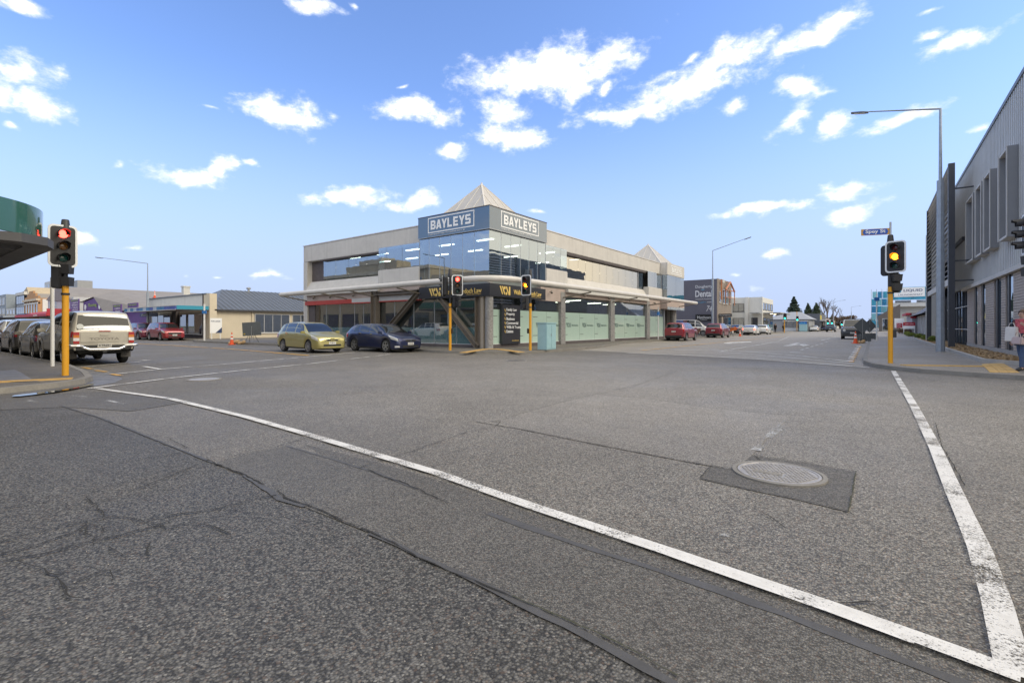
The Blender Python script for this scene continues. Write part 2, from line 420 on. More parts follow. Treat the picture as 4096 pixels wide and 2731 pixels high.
b_ = MB(); b_.poly([(-15.4, 24.6, .0025), (-13.6, 24.0, .0025), (-8.6, 22.6, .0025), (-4, 21.2, .0025), (-.3, 19.3, .0025), (-.5, 700, .0025), (-15.4, 700, .0025)]); b_.build('sheen_sheet', M_far, road)
tag(road, 'grey chip-sealed road crossing with worn white lines', kind='structure')

def offset(pts, d):
    """offset an open 2-D polyline to its left by d"""
    out = []
    for i, p in enumerate(pts):
        a = Vector(pts[max(i - 1, 0)]); b = Vector(pts[min(i + 1, len(pts) - 1)]); t = (b - a).normalized(); n = Vector((-t.y, t.x)); out.append(tuple(Vector(p) + n * d))
    return out
def ribbon(a, b, z0, z1):
    m = MB(); k = len(m.v)
    for p, q in zip(a, b): m.v += [(p[0], p[1], z0), (q[0], q[1], z1)]
    for i in range(len(a) - 1): m.f.append((2 * i, 2 * i + 1, 2 * i + 3, 2 * i + 2))
    return m
def arc(cx, cy, r, a0, a1, n=10):
    return [(cx + r * math.cos(R(a0 + (a1 - a0) * i / n)), cy + r * math.sin(R(a0 + (a1 - a0) * i / n))) for i in range(n + 1)]
FZ = .11
def footpath(label, line, back, m, gw=.32):
    """line: kerb polyline with the footpath on its LEFT; back: closing points"""
    inner = offset(line, .16)
    top = MB(); top.poly([(p[0], p[1], FZ) for p in inner] + [(p[0], p[1], FZ) for p in back])
    o = top.build('footpath', m); tag(o, label, kind='structure')
    k = MB(); outer = line; n = len(line)
    a = offset(line, .02)
    k.v = [(p[0], p[1], -.02) for p in outer] + [(p[0], p[1], FZ + .006) for p in a] + [(p[0], p[1], FZ + .008) for p in inner] + [(p[0], p[1], -.02) for p in inner]
    for i in range(n - 1):
        for r in range(3): k.f.append((r * n + i, r * n + i + 1, (r + 1) * n + i + 1, (r + 1) * n + i))
    k.build('kerb', M_conc, o)
    ribbon(line, offset(line, -gw), .006, .004).build('gutter', M_gut, o)
    return o
fp_far = footpath('footpath and corner in front of the corner office block',
    [(-15.6, 420), (-15.6, 128), (-15.4, 112), (-15.3, 60), (-15.2, 34), (-14.2, 30), (-13.4, 26.5), (-13.3, 24)] + arc(-17.6, 21.6, 4.3, 0, -78, 10)[1:] + [(-17.6, 17.35), (-19, 17.75), (-21, 17.9), (-24, 17.75), (-31, 17.0), (-45, 16.95), (-46.5, 17.3), (-47.5, 18.2), (-80, 18.2), (-400, 18.4)],
    [(-400, 60), (-60, 420)], M_foot)
fp_r = footpath('damp dark footpath corner beside the grey clad building',
    [(120, 17.0), (12, 16.9), (5, 16.95), (2.95, 17.1), (2.1, 17.45), (1.14, 17.95), (.55, 18.6), (.1, 19.6), (-.15, 21.1), (-.2, 24), (-.25, 60), (-.25, 420)], [(120, 420)], M_footR)
fp_l = footpath('footpath corner with yellow tactile strip by the green awning',
    [(-400, 4.4), (-60, 4.25), (-20.8, 4.1), (-17.0, 3.75), (-15.2, 3.45), (-14.5, 3.15), (-14.0, 2.6), (-13.65, 1.8), (-13.4, .5), (-13.3, -5), (-13.25, -90)][::-1],
    [(-400, -90)][::1], M_foot, .55)
fp_n = footpath('footpath corner behind the photographer', [(2.4, -90), (2.4, -3), (2.8, -1), (3.8, 0), (5.5, .6), (120, .6)][::-1], [(2.5 + 120, -90)], M_foot)
def pts(l, k=DS, ox=0, oy=0): return [g(ox + x * k, oy + y * k) for x, y in l]
def refine(P, step, jit=0.0):
    out = []
    for (a, b) in zip(P[:-1], P[1:]):
        L = math.dist(a, b); n = max(1, int(L / step))
        for i in range(n):
            t = i / n; out.append((a[0] + (b[0] - a[0]) * t + random.gauss(0, jit), a[1] + (b[1] - a[1]) * t + random.gauss(0, jit)))
    out.append(P[-1]); return out
def stripe(P, w, z, name, m, parent, step=.6, jit=0.0, wj=0.0):
    P = refine(P, step, jit); hw = [w / 2 * (1 + random.uniform(-wj, wj)) for _ in P]
    a = []; b = []
    for i, p in enumerate(P):
        q0 = Vector(P[max(i - 1, 0)]); q1 = Vector(P[min(i + 1, len(P) - 1)]); t = (q1 - q0).normalized(); n = Vector((-t.y, t.x))
        a.append(tuple(Vector(p) + n * hw[i])); b.append(tuple(Vector(p) - n * hw[i]))
    return ribbon(a, b, z, z).build(name, m, parent)
K1 = 1 / 1.1484
def p1(l): return [g(x * K1, 1480 + y * K1) for x, y in l]
def p2(l): return [g(2048 + x * K1, 1380 + y * K1) for x, y in l]
def d5(l): return [g(2600 + x / 2.613, 960 + y / 2.613) for x, y in l]
Z1, Z2, Z3, Z4 = .004, .008, .012, .016
# patches of other asphalt
sheet(p2([(862,615),(1060,660),(1300,710),(1545,768),(1562,690),(1580,585),(1400,550),(1110,508),(915,560)]), Z1, 'asphalt_patch', M_patch, road)
sheet(p2([(-180,350),(0,330),(190,275),(385,228),(640,250),(900,290),(1280,328),(1180,420),(1110,500),(1020,575),(820,540),(500,480),(200,420),(0,380)]), Z1, 'asphalt_patch', M_patch2, road)
sheet(pts([(660,1025),(760,1055),(860,1085),(960,1125),(1120,1180),(1320,1250),(1600,1340),(1800,1412),(2000,1490),(2230,1580),(2300,1640),(1600,1640),(1480,1535),(1300,1440),(1200,1390),(1050,1315),(950,1270),(850,1225),(700,1165),(642,1148),(560,1093),(490,1064),(580,1040)]), Z1, 'asphalt_patch', M_patch, road)
sheet(pts([(0,905),(120,905),(260,898),(330,905),(420,925),(300,945),(150,935),(0,942)]), Z1, 'asphalt_patch', M_patch, road)
M_dimold = asphalt('asphalt_dimmed_old_seal', (.106, .101, .092), .58, .12, .72, 84)  # older near seal, darkened further to paint the sheen fading towards the camera
PZ[0] = -.0035
sheet(pts([(-400,1010),(0,940),(140,933),(230,960),(300,987),(400,1028),(490,1064),(560,1093),(642,1148),(700,1165),(850,1225),(950,1270),(1050,1315),(1200,1390),(1300,1440),(1480,1535),(1600,1600),(1500,1640),(0,1640),(-500,1300)]), Z1, 'dimmed_old_seal', M_dimold, road)
sheet(pts([(700,1020),(860,1060),(1000,1100),(1220,1178),(1560,1293),(1900,1410),(2100,1482),(2345,1575),(2300,1640),(2150,1640),(2000,1494),(1800,1416),(1600,1344),(1320,1254),(1120,1184),(960,1128),(760,1058)]), Z1, 'dimmed_old_seal', M_patch, road)  # near strip darkened likewise, sheen falloff put into the asphalt tone
PZ[0] = .002
# tar seals and cracks
SEALS = [([(140,932),(230,960),(300,987),(400,1028),(490,1064)], .030), ([(560,1093),(620,1130),(642,1148),(700,1165)], .04),
 ([(850,1225),(950,1270),(1050,1315),(1120,1350),(1200,1390),(1300,1440),(1380,1480),(1480,1535),(1560,1580)], .042),
 ([(660,1025),(760,1055),(860,1085),(960,1125)], .03), ([(1120,1180),(1200,1208),(1320,1250),(1450,1292),(1600,1340),(1800,1412),(2000,1490),(2230,1580)], .055)]
for l, w in SEALS: stripe(pts(l), w, Z2, 'tar_seal', M_seal, road, .12, .003, .35)
CR1 = [[(0,795),(250,732),(400,700),(500,680),(560,678),(650,697),(800,668),(900,655),(1000,640),(1150,600),(1270,578)], [(0,887),(120,862),(180,855),(300,822),(430,790),(560,762),(700,728),(800,690)],
 [(480,680),(470,650),(430,612),(395,590)], [(545,435),(640,415),(700,405),(830,385)], [(1060,402),(1230,365),(1330,338),(1440,302)], [(0,855),(200,800),(350,745),(400,712)],
 [(430,800),(430,775),(400,755),(395,730),(420,715),(465,725),(475,745)], [(80,880),(130,905),(190,920),(260,955),(300,935)], [(640,690),(760,730),(870,710),(930,715),(1000,730),(1060,765)], [(260,960),(300,1010),(420,950),(500,930),(520,965)],
 [(690,800),(680,850),(560,860),(500,820)], [(955,415),(1010,440),(1110,480),(1215,530)], [(1270,555),(1330,600),(1420,625),(1560,690),(1700,750),(1750,772)], [(1750,772),(1900,850),(2060,930),(2170,970),(2352,1050)],
 [(1650,455),(1760,415),(1850,390),(2050,320),(2150,285),(2270,262)], [(2270,262),(2300,240),(2250,240),(2352,222)], [(2270,258),(2352,268)], [(1690,460),(1760,495),(1850,520),(1960,570),(2060,615)],
 [(0,640),(120,620),(240,605)], [(600,560),(760,500),(900,440)], [(200,990),(280,970),(330,1050),(420,1060)], [(860,360),(820,340),(760,310),(690,300)]]
for i, l in enumerate(CR1): stripe(refine(p1(l), .06, .006), .0075 if i not in (0, 1, 5, 11, 12) else .0115, Z3 + i * 3e-5, 'crack', M_crack, road, 9, 0, .6)
CR2 = [[(0,330),(190,275),(385,228)], [(385,228),(640,250),(900,290),(1280,328)], [(0,380),(200,420),(500,480),(820,540),(1020,575)], [(915,560),(862,615)], [(862,615),(1060,660),(1300,710),(1545,768)],
 [(1545,768),(1562,690),(1580,585)], [(1580,585),(1400,550),(1110,508),(1155,540)], [(1545,768),(1575,790)], [(385,228),(560,190),(760,120)], [(0,1160),(120,1215),(270,1280),(430,1350),(600,1440),(760,1530)],
 [(1490,1192),(1560,1195),(1680,1185)], [(1110,760),(1180,790),(1260,850)], [(1945,360),(1975,470),(2030,560),(2080,650)]]
for i, l in enumerate(CR2): stripe(refine(p2(l), .05, .003), .0075, Z3 + i * 3e-5 + .001, 'crack', M_moss if i in (0, 5, 9) else M_crack, road, 9, 0, .6)
# painted markings
def mark(P, w, m=None, step=.5, name='painted_line'):
    PZ[0] += .00006; return stripe(P, w, Z4 + PZ[0], name, m or M_white, road, step, 0.0, .02)
mark(pts([(213,892),(390,917),(560,958),(700,998),(860,1046),(1000,1088),(1220,1166),(1560,1280),(1900,1397),(2100,1469),(2345,1560)]), .108)
mark(pts([(2052,853),(2100,935),(2150,1035),(2190,1130),(2250,1265),(2290,1390),(2332,1560)]), .112)
mark(pts([(1020,1094),(1120,1128),(1240,1172),(1560,1290),(1900,1410),(2100,1485)]), .02, M_whiteold)
for l, w in (([(354,1556),(700,1512),(998,1480),(1240,1456),(1560,1418)], .1), ([(467,1497),(644,1478),(862,1461),(1240,1427),(1420,1411)], .1), ([(300,1472),(430,1460),(563,1448)], .1), ([(563,1443),(598,1443)], .3), ([(420,1377),(470,1366)], .0)):
    if w: mark([g(*p) for p in l], w, M_whiteold if w < .2 else M_white)
mark([g(575,1467), g(640,1478)], .12, M_whiteold)
for p in ((348,1474),(404,1486),(466,1501)): mark([g(p[0] - 20, p[1] - 3), g(p[0] + 20, p[1] + 3)], .12, M_orange)
mark([g(*p) for p in ((430,1368),(540,1374),(700,1383),(950,1399),(1235,1423))], .16, M_orange)
mark([g(675,1378), g(730,1381), g(810,1384)], .14, M_whiteold); 
mark(d5([(-90,1155),(100,1138),(700,1075),(1400,1008)]), .14, M_orange)
mark(d5([(730,1168),(1000,1120),(1350,1060)]), .12)
for a in range(5): mark(d5([(1360 + a * 20, 1050 - a * 9), (1372 + a * 20, 1045 - a * 9)]), .12, M_whiteold)
mark(d5([(-200,1140),(0,1150),(500,1150),(1000,1168),(1600,1218),(2080,1272)]), .16); mark(d5([(730,1172),(1170,1205),(1600,1245),(2140,1296)]), .10, M_whiteold)
mark(d5([(-250,1182),(0,1193),(500,1212),(1170,1250),(1800,1300),(2290,1337)]), .13, M_whiteold)
for a in range(6): mark(d5([(1580 + a * 50, 1152 - a * 16), (1605 + a * 50, 1144 - a * 16)]), .12)
mark(d5([(1505,1178), (1535,1176)]), .5)
for a in range(3): mark(d5([(1790 + a * 55, 1052 - a * 14), (1830 + a * 55, 1041 - a * 14)]), .12, M_whiteold)
for a in range(8):
    mark(d5([(2105 + a * 12, 1278 - a * 22), (2112 + a * 12, 1268 - a * 22)]), .16, M_orange); mark(d5([(2080 + a * 13, 1272 - a * 22), (2092 + a * 13, 1262 - a * 22)]), .2, M_whiteold)
def arrow(P, name='painted_arrow'):
    b = MB(); b.poly([(x, y, Z4) for x, y in P]); return b.build(name, M_white, road)
arrow(d5([(1390,1108),(1480,1110),(1560,1095),(1600,1112),(1670,1100),(1610,1087),(1560,1090),(1500,1098),(1570,1078),(1530,1076),(1430,1100)]))
arrow(d5([(770,1082),(830,1086),(920,1076),(1060,1072),(1060,1063),(920,1066),(850,1066),(790,1070)]))
b_ = stripe(p2([(1275,340),(1200,405),(1120,485)]), .10, Z2, 'paint_smear', M_smear, road, .1, 0, .3)
stripe(p2([(960,872),(1000,880)]), .05, Z2, 'paint_smear', M_smear, road, .03, 0, .5)
for l in ([(490,140),(540,150),(600,160)], [(1110,95),(1240,100)], [(130,140),(170,148)], [(330,118),(395,124)]): stripe(p1(l), .06, Z2, 'paint_smear', M_smear, road, .2, 0, .4)
# puddle in the gutter on the left corner
pm = mat('puddle_water', (.03, .032, .034), .02, spec=.9)
pd = sheet([g(*p) for p in ((46,1592),(60,1585),(130,1577),(210,1566),(290,1552),(352,1541),(372,1540),(378,1543),(350,1549),(300,1560),(220,1574),(150,1583),(80,1591))], Z4 + .012, 'puddle', pm)
tag(pd, 'shallow rain puddle lying in the gutter of the left corner', kind='structure')
# loose chips lying on the near road
ch = MB()
for i in range(900):
    d = random.uniform(1.9, 7.5); a = random.uniform(-1.0, 1.0) * .98; x = a * d * RV[0] + d * FV[0]; y = a * d * RV[1] + d * FV[1]; s = random.uniform(.002, .0045); k = len(ch.v)
    for j in range(4):
        t = j * 1.57 + random.random(); ch.v.append((x + s * math.cos(t), y + s * math.sin(t), .002))
    ch.v.append((x, y, .002 + s)); ch.f += [(k + j, k + (j + 1) % 4, k + 4) for j in range(4)]
tag(ch.build('loose_chips', mat('loose_chip', (.33, .30, .27), .8, var=.6, vs=60), fix=False), 'small loose stone chips scattered over the near asphalt', kind='stuff')
# tactile strips
M_tac = mat('tactile_yellow', (.52, .34, .12), .75, var=.2, vs=6, bump=.2)
def tactile(parent, A, B, w, n, z=FZ):
    A = Vector((*A, z)); B = Vector((*B, z)); d = (B - A).normalized(); s = Vector((-d.y, d.x, 0)); L = (B - A).length / n
    for i in range(n):
        c = A + d * L * (i + .5) + Vector((0, 0, .008)); m = MB(); m.obox(c, d, s, (0, 0, 1), L / 2 * .97, w / 2, .008)
        for j in range(4): m.obox(c + d * L * ((j + .5) / 4 - .5) + Vector((0, 0, .010)), d, s, (0, 0, 1), L * .07, w / 2 * .92, .005)
        m.build('tactile_paver', M_tac, parent)
tactile(fp_l, g(-30, 1541, .05), g(290, 1525, .05), .3, 14)
tactile(fp_far, g(1852, 1411, FZ), g(1942, 1396.5, FZ), .35, 5); tactile(fp_far, g(1946, 1396, FZ), g(1990, 1397, FZ), .35, 3); tactile(fp_far, g(1994, 1397, FZ), g(2085, 1409, FZ), .35, 5)
tactile(fp_r, g(3610, 1461, FZ), g(3960, 1466, FZ), .3, 9)
q0, q1, q2, q3 = [Vector((*g(*p, .02), FZ)) for p in ((3925, 1468), (4010, 1463), (4080, 1505), (3958, 1503))]
for i in range(3):
    for j in range(4):
        c = lambda u, v: q0 * (1 - u) * (1 - v) + q1 * u * (1 - v) + q2 * u * v + q3 * (1 - u) * v
        m = MB(); P = [c((i + .03) / 3, (j + .03) / 4), c((i + .97) / 3, (j + .03) / 4), c((i + .97) / 3, (j + .97) / 4), c((i + .03) / 3, (j + .97) / 4)]
        m.prism(P, (0, 0, .014)); m.build('tactile_paver', M_tac, fp_r)
# paler concrete slab set in the left footpath
sheet([g(*p, FZ) for p in ((-60,1488),(60,1480),(84,1491),(132,1520),(160,1526),(-60,1531))], FZ + .004, 'concrete_slab', mat('pale_slab', (.17, .16, .145), .6, var=.2, vs=4), fp_l)
# manhole cover
mhc = Vector((-.69, 4.92, 0)); mh = thing('manhole_cover', 'round iron manhole cover with hexagon studs in the near road', 'manhole cover', (mhc.x, mhc.y, 0))
M_iron = mat('worn_iron', (.34, .32, .30), .5, .25, var=.3, vs=14, bump=.3, bs=90)
m = MB(); m.lathe([(.375, -.01), (.375, .017), (.34, .019), (.338, .010), (.0, .010)], n=48, c=mhc, cap=False); m.build('frame', M_conc, mh, smooth=40)
m = MB(); m.lathe([(.33, .004), (.33, .018), (.31, .019), (.305, .013), (.0, .013)], n=48, c=mhc, cap=False); m.build('cover', M_iron, mh, smooth=40)
m = MB()
for i in range(-11, 12):
    for j in range(-9, 10):
        x = i * .036 + (j % 2) * .018; y = j * .036
        if x * x + y * y > .288**2 or (abs(x + y * .2 + .08) < .13 and abs(y + .08) < .045): continue
        m.lathe([(.0155, .010), (.0135, .021)], c=mhc + Vector((x, y, 0)), n=6)
o = m.build('stud_pattern', M_iron, mh); o['kind'] = 'stuff'
m = MB(); m.obox(mhc + Vector((-.08, -.08, .014)), (1, 0, 0), (0, 1, 0), (0, 0, 1), .12, .032, .005); m.build('name_plate', M_conc, mh)
for k, (p, q, r) in enumerate((((756, 1518), (878, 1518), (817, 1513)), ((2022, 1443), (2110, 1443), (2066, 1446)))):
    a, b, c = g(*p), g(*q), g(*r); cc = Vector(((a[0] + b[0]) / 2, (a[1] + b[1]) / 2, 0)); rr = min(.40, math.dist(a, b) / 2)
    t = thing('manhole_cover', ('pale manhole cover in the wet road left of the crossing', 'dark manhole cover in the road before the corner office block')[k], 'manhole cover', cc)
    m = MB(); m.lathe([(rr, -.01), (rr, .014), (rr * .9, .016), (rr * .89, .010), (0, .010)], n=28, c=cc, cap=False); m.build('frame', M_conc if k == 0 else M_iron, t)
    m = MB(); m.lathe([(rr * .86, .004), (rr * .86, .016), (0, .017)], n=28, c=cc, cap=False); m.build('cover', M_iron if k == 0 else M_seal, t)

# ------------------------------------------------------------------ corner office block
FX = -16.8; FY = 20.5
M_wallL = mat('painted_concrete', (.56, .54, .51), .75, var=.10, vs=1.2, bump=.15, bs=30, streak=.30)
M_pink = mat('pinkish_render', (.46, .375, .335), .8, var=.12, vs=1.5, bump=.2, bs=40)
M_pier = mat('rough_pier', (.33, .32, .31), .6, .35, var=.4, vs=9, bump=.4, bs=25)
M_steel = mat('brown_steel', (.175, .150, .125), .5, var=.15, vs=3)
M_alu = mat('aluminium', (.42, .43, .44), .4, .6, var=.1)
M_plinth = mat('dark_plinth', (.10, .085, .085), .7, var=.2, vs=4)
M_signbox = mat('slate_blue_panel', (.040, .088, .150), .10, spec=1.0, coat=1.0, var=.05)
M_char = mat('charcoal_panel', (.033, .034, .042), .3, spec=.5)
M_gold = mat('gold_print', (.78, .56, .17), .5)
M_wh = mat('white_print', (.85, .86, .87), .5)
M_red = mat('red_band', (.48, .06, .045), .5, var=.1)
M_lgrey = mat('light_grey_band', (.55, .55, .56), .6)
M_tube = mat('canopy_tube', (.60, .575, .535), .45, var=.1, vs=2, streak=.1)
M_roofm = mat('roof_membrane', (.25, .25, .25), .8)
M_pyr = mat('pyramid_cladding', (.47, .45, .42), .55, var=.1, vs=2, streak=.25)
M_pyrrib = mat('pyramid_batten', (.60, .58, .55), .5)
M_int = mat('interior_paint', (.45, .44, .41), .9); M_intd = mat('interior_dark', (.10, .09, .085), .9)
M_carpet = mat('carpet', (.06, .065, .07), .95)
M_strip = mat('strip_light', (.9, .9, .85), .5, emit=(1, .92, .72), es=4.5)
G_up = glass('upper_glass', (.50, .66, .74), .42, .90, .0, .10, (.70, .78, .86))
G_low = glass('shop_glass', (.50, .62, .62), .20, .88, .0, .05)
G_filmL = glass('teal_film', (.42, .72, .78), .16, .30, .0, .04)
G_filmR = mat('frosted_film', (.40, .56, .47), .32, spec=.5, var=.06)
G_film2 = mat('frosted_green', (.47, .62, .54), .22, coat=.6, var=.03)
G_mir = glass('mirror_glass', (.30, .33, .34), .50, .80, .0, .22, (.84, .79, .70))

ob = thing('corner_office_building', 'two-storey corner office block with blue sign box, glass corner and pyramid skylight', 'building', (FX, FY, FZ))
def fb(side, u0, u1, z0, z1, o0, o1, mb=None):
    m = mb or MB()
    return m.box(u0, u1, FY - o0, FY - o1, z0, z1) if side == 'L' else m.box(FX + o0, FX + o1, u0, u1, z0, z1)
def part(side, u0, u1, z0, z1, o0, o1, name, m, parent=None, bevel=0.0):
    return fb(side, u0, u1, z0, z1, o0, o1).build(name, m, parent or ob, bevel=bevel)
def panes(side, edges, z0, z1, o, m, parent=None, name='window_pane', gap=.012, th=.012):
    out = []
    for a, b in zip(edges[:-1], edges[1:]): out.append(part(side, a + gap, b - gap, z0, z1, o - th, o, name, m, parent))
    return out
# body behind the facades

m = MB(); m.box(-35.1, -34.75, 21.0, 40, FZ, 7.35); m.build('side_wall', M_wallL, ob)
m = MB(); m.box(-35.1, -17.1, 52.0, 52.4, FZ, 7.35); m.build('side_wall', M_wallL, ob)
m = MB(); m.box(-34.9, -17.15, 20.85, 52.2, 7.0, 7.15); m.build('roof', M_roofm, ob)
m = MB(); m.box(-34.8, -17.25, 21.05, 52.0, 3.72, 4.08); m.build('floor_slab', M_int, ob)
m = MB(); m.box(-34.8, -17.25, 21.05, 52.0, 6.52, 6.6); m.build('ceiling', M_int, ob)
m = MB(); m.box(-34.8, -17.25, 21.05, 52.0, 3.30, 3.36); m.build('ceiling', M_int, ob)
m = MB(); m.box(-34.8, -17.25, 21.05, 52.0, .12, .18); m.build('shop_floor', M_carpet, ob)
for (x0, x1, y0, y1, z0, z1, mm) in ((-33, -24.5, 27, 27.2, 4.1, 6.5, M_intd), (-24.5, -24.3, 27, 44, 4.1, 6.5, M_intd), (-33, -23.2, 25, 25.15, .2, 3.3, M_int), (-22, -21.85, 25.2, 44, .2, 3.3, M_intd), (-28.2, -28.0, 21.2, 25, .2, 3.3, M_intd), (-20.6, -20.4, 21.2, 24.4, .2, 2.2, M_int)):
    m = MB(); m.box(x0, x1, y0, y1, z0, z1); m.build('partition', mm, ob)
for (cx, cy, L, ax) in [(x, y, 1.2, 0) for x in (-31.6, -28.4, -25.2, -22.0, -18.8) for y in (22.6, 25.4)] + [(x, y, 1.2, 0) for x in (-18.6, -21.8) for y in (29.2, 33.5)]:
    m = MB(); m.box(cx - L / 2, cx + L / 2, cy - .09, cy + .09, 6.47, 6.517); m.build('ceiling_light', M_strip, ob)
for (cx, cy) in ((-18.6, 30), (-18.6, 33), (-19.4, 38), (-19.4, 41), (-18.7, 26), (-20.5, 34.5)):
    m = MB(); m.box(cx - .6, cx + .6, cy - .09, cy + .09, 3.25, 3.298); m.build('ceiling_light', M_strip, ob)
# desk and cabinets upstairs by the corner
m = MB(); m.box(-18.6, -17.4, 21.2, 22.3, 4.08, 4.85); m.box(-18.7, -17.3, 21.1, 22.4, 4.85, 4.9); m.build('filing_cabinet', M_intd, ob)
# left facade, upper storey
part('L', -35.14, -22.0, 6.2, 7.4, -.4, .0, 'parapet', M_wallL, bevel=.03)
part('L', -35.18, -22.0, 7.4, 7.46, -.45, .03, 'parapet_cap', M_tube)
part('L', -35.14, -34.6, FZ, 6.2, -.5, 0.002, 'end_pier', M_wallL, bevel=.02)
part('L', -34.6, -33.0, 4.6, 6.2, -.55, -.40, 'wall_panel', M_plinth)
m = MB(); m.prism([(-34.6, FY + .45, 3.6), (-34.6, FY + .45, 4.66), (-34.6, FY + .25, 4.66), (-34.6, FY - .28, 3.75), (-34.6, FY - .28, 3.6)], (8.7, 0, 0)); m.build('sloped_spandrel', M_wallL, ob)
part('L', -25.95, -22.03, 4.0, 4.93, -.3, .22, 'spandrel_box', M_wallL, bevel=.04)
part('L', -33.0, -25.95, 6.12, 6.2, -.5, -.02, 'window_head', M_plinth)
panes('L', [-32.98, -31.42, -29.9, -29.03, -27.8, -26.63, -25.97], 4.66, 6.13, -.34, G_up)
panes('L', [-25.93, -25.13, -23.63, -22.08], 4.93, 6.36, .16, G_up)
part('L', -25.95, -22.03, 6.2, 6.40, -.2, .12, 'window_head', M_alu)
# glass corner tower
TE = [-22.05, -21.24, -20.36, -19.46, -18.55, -17.7, FX + .16]; TR = [FY - .16, 21.39, 22.3, 23.23, 24.12, 25.05, 25.95]
panes('L', TE, 4.12, 6.58, .16, G_up); panes('R', TR, 4.12, 6.58, .16, G_up)
for u in TE[1:-1]: part('L', u - .012, u + .012, 4.12, 6.58, .06, .165, 'mullion', M_alu)
for u in TR[1:-1]: part('R', u - .012, u + .012, 4.12, 6.58, .06, .165, 'mullion', M_alu)
part('L', -22.07, -22.03, 4.1, 6.58, -.2, .17, 'corner_trim', M_alu); part('R', 25.93, 25.97, 4.1, 6.58, -.2, .17, 'corner_trim', M_alu)
m = MB(); m.box(-22.03, FX + .30, FY - .30, FY - .20, 6.56, 7.76); m.box(-22.03, -21.95, FY - .2, FY + .5, 6.56, 7.76); m.box(FX + .20, FX + .30, FY - .20, 25.88, 6.56, 7.76); m.box(FX - .5, FX + .2, 25.8, 25.88, 6.56, 7.76); m.box(-21.95, FX + .2, FY - .2, FY - .15, 6.56, 6.62)
sgn = m.build('sign_box', M_signbox, ob)
m = MB(); m.box(-22.05, FX + .32, FY - .32, FY + .3, 7.76, 7.80); m.box(FX - .3, FX + .32, FY + .3, 25.9, 7.76, 7.80); m.build('sign_cap', M_plinth, sgn)
m = MB(); m.box(-22.05, FX + .31, FY - .31, FY - .1, 6.53, 6.56); m.box(FX + .1, FX + .31, FY - .1, 25.9, 6.53, 6.56); m.build('sign_sill', M_alu, sgn)
def frame(side, u0, u1, z0, z1, o, t, name, mm, parent):
    m = MB(); fb(side, u0, u1, z0, z0 + t, o, o + .012, m); fb(side, u0, u1, z1 - t, z1, o, o + .012, m); fb(side, u0, u0 + t, z0 + t, z1 - t, o, o + .012, m); fb(side, u1 - t, u1, z0 + t, z1 - t, o, o + .012, m)
    return m.build(name, mm, parent)
def ft(side, s, u0, z0, w, h, o, mm, parent, **kw):
    if side == 'L': return text(s, mm, parent, (u0, FY - o - .008, z0), (1, 0, 0), w, h, **kw)
    return text(s, mm, parent, (FX + o + .008, u0, z0), (0, 1, 0), w, h, **kw)
LET = {'B': [(0, 0, .3, 1), (.3, .78, .8, 1), (.3, .40, .8, .60), (.3, 0, .8, .22), (.72, .56, 1, .92), (.76, .08, 1.04, .46)], 'L': [(0, 0, .3, 1), (.3, 0, .9, .22)], 'E': [(0, 0, .3, 1), (.3, .78, .92, 1), (.3, .40, .86, .60), (.3, 0, .92, .22)],
 'S': [(.08, .78, .98, 1), (0, .46, .3, .94), (.08, .39, .95, .61), (.74, .06, 1.04, .52), (0, 0, .95, .22)]}
def block_word(side, w, u0, z0, W, Hh, o, mm, parent):
    """heavy sans capitals, one part per letter"""
    adv = W / (len(w) - .06); lw = adv * .86
    P = lambda a, b, k: (k + a * lw, FY - o - .004, z0 + b * Hh) if side == 'L' else (FX + o + .004, k + a * lw, z0 + b * Hh)
    dv = (0, -.012, 0) if side == 'L' else (.012, 0, 0)
    for i, c in enumerate(w):
        k = u0 + i * adv; m = MB()
        if c == 'A': Q = [[(0, 0), (.30, 0), (.66, 1), (.36, 1)], [(.78, 0), (1.08, 0), (.72, 1), (.42, 1)], [(.25, .18), (.84, .18), (.78, .36), (.32, .36)]]
        elif c == 'Y': Q = [[(-.06, 1), (.28, 1), (.64, .42), (.34, .42)], [(.72, 1), (1.06, 1), (.66, .42), (.36, .42)], [(.35, 0), (.65, 0), (.65, .45), (.35, .45)]]
        else: Q = [[(a, b), (c_, b), (c_, d), (a, d)] for a, b, c_, d in LET[c]]
        for q, poly in enumerate(Q): m.prism([Vector(P(a, b, k)) + Vector(dv) * (.01 * q) for a, b in poly], dv)
        m.build('letter', mm, parent)
frame('L', -21.18, -17.57, 6.78, 7.68, .30, .055, 'sign_frame', M_wh, sgn); block_word('L', 'BAYLEYS', -20.95, 6.965, 3.15, .53, .30, M_wh, sgn)
frame('R', 21.2, 24.95, 6.78, 7.68, .30, .055, 'sign_frame', M_wh, sgn); block_word('R', 'BAYLEYS', 21.45, 6.965, 3.25, .53, .30, M_wh, sgn)
small(ft('L', 'SOUTHERN WIDE REAL ESTATE LIMITED, BAYLEYS, LICENSED UNDER THE REA ACT 2008', -21.16, 6.655, 2.9, .045, .305, M_wh, sgn, bold=.01))
small(ft('R', 'SOUTHERN WIDE REAL ESTATE LIMITED, BAYLEYS, LICENSED UNDER THE REA ACT 2008', 21.2, 6.655, 2.9, .045, .305, M_wh, sgn, bold=.01))
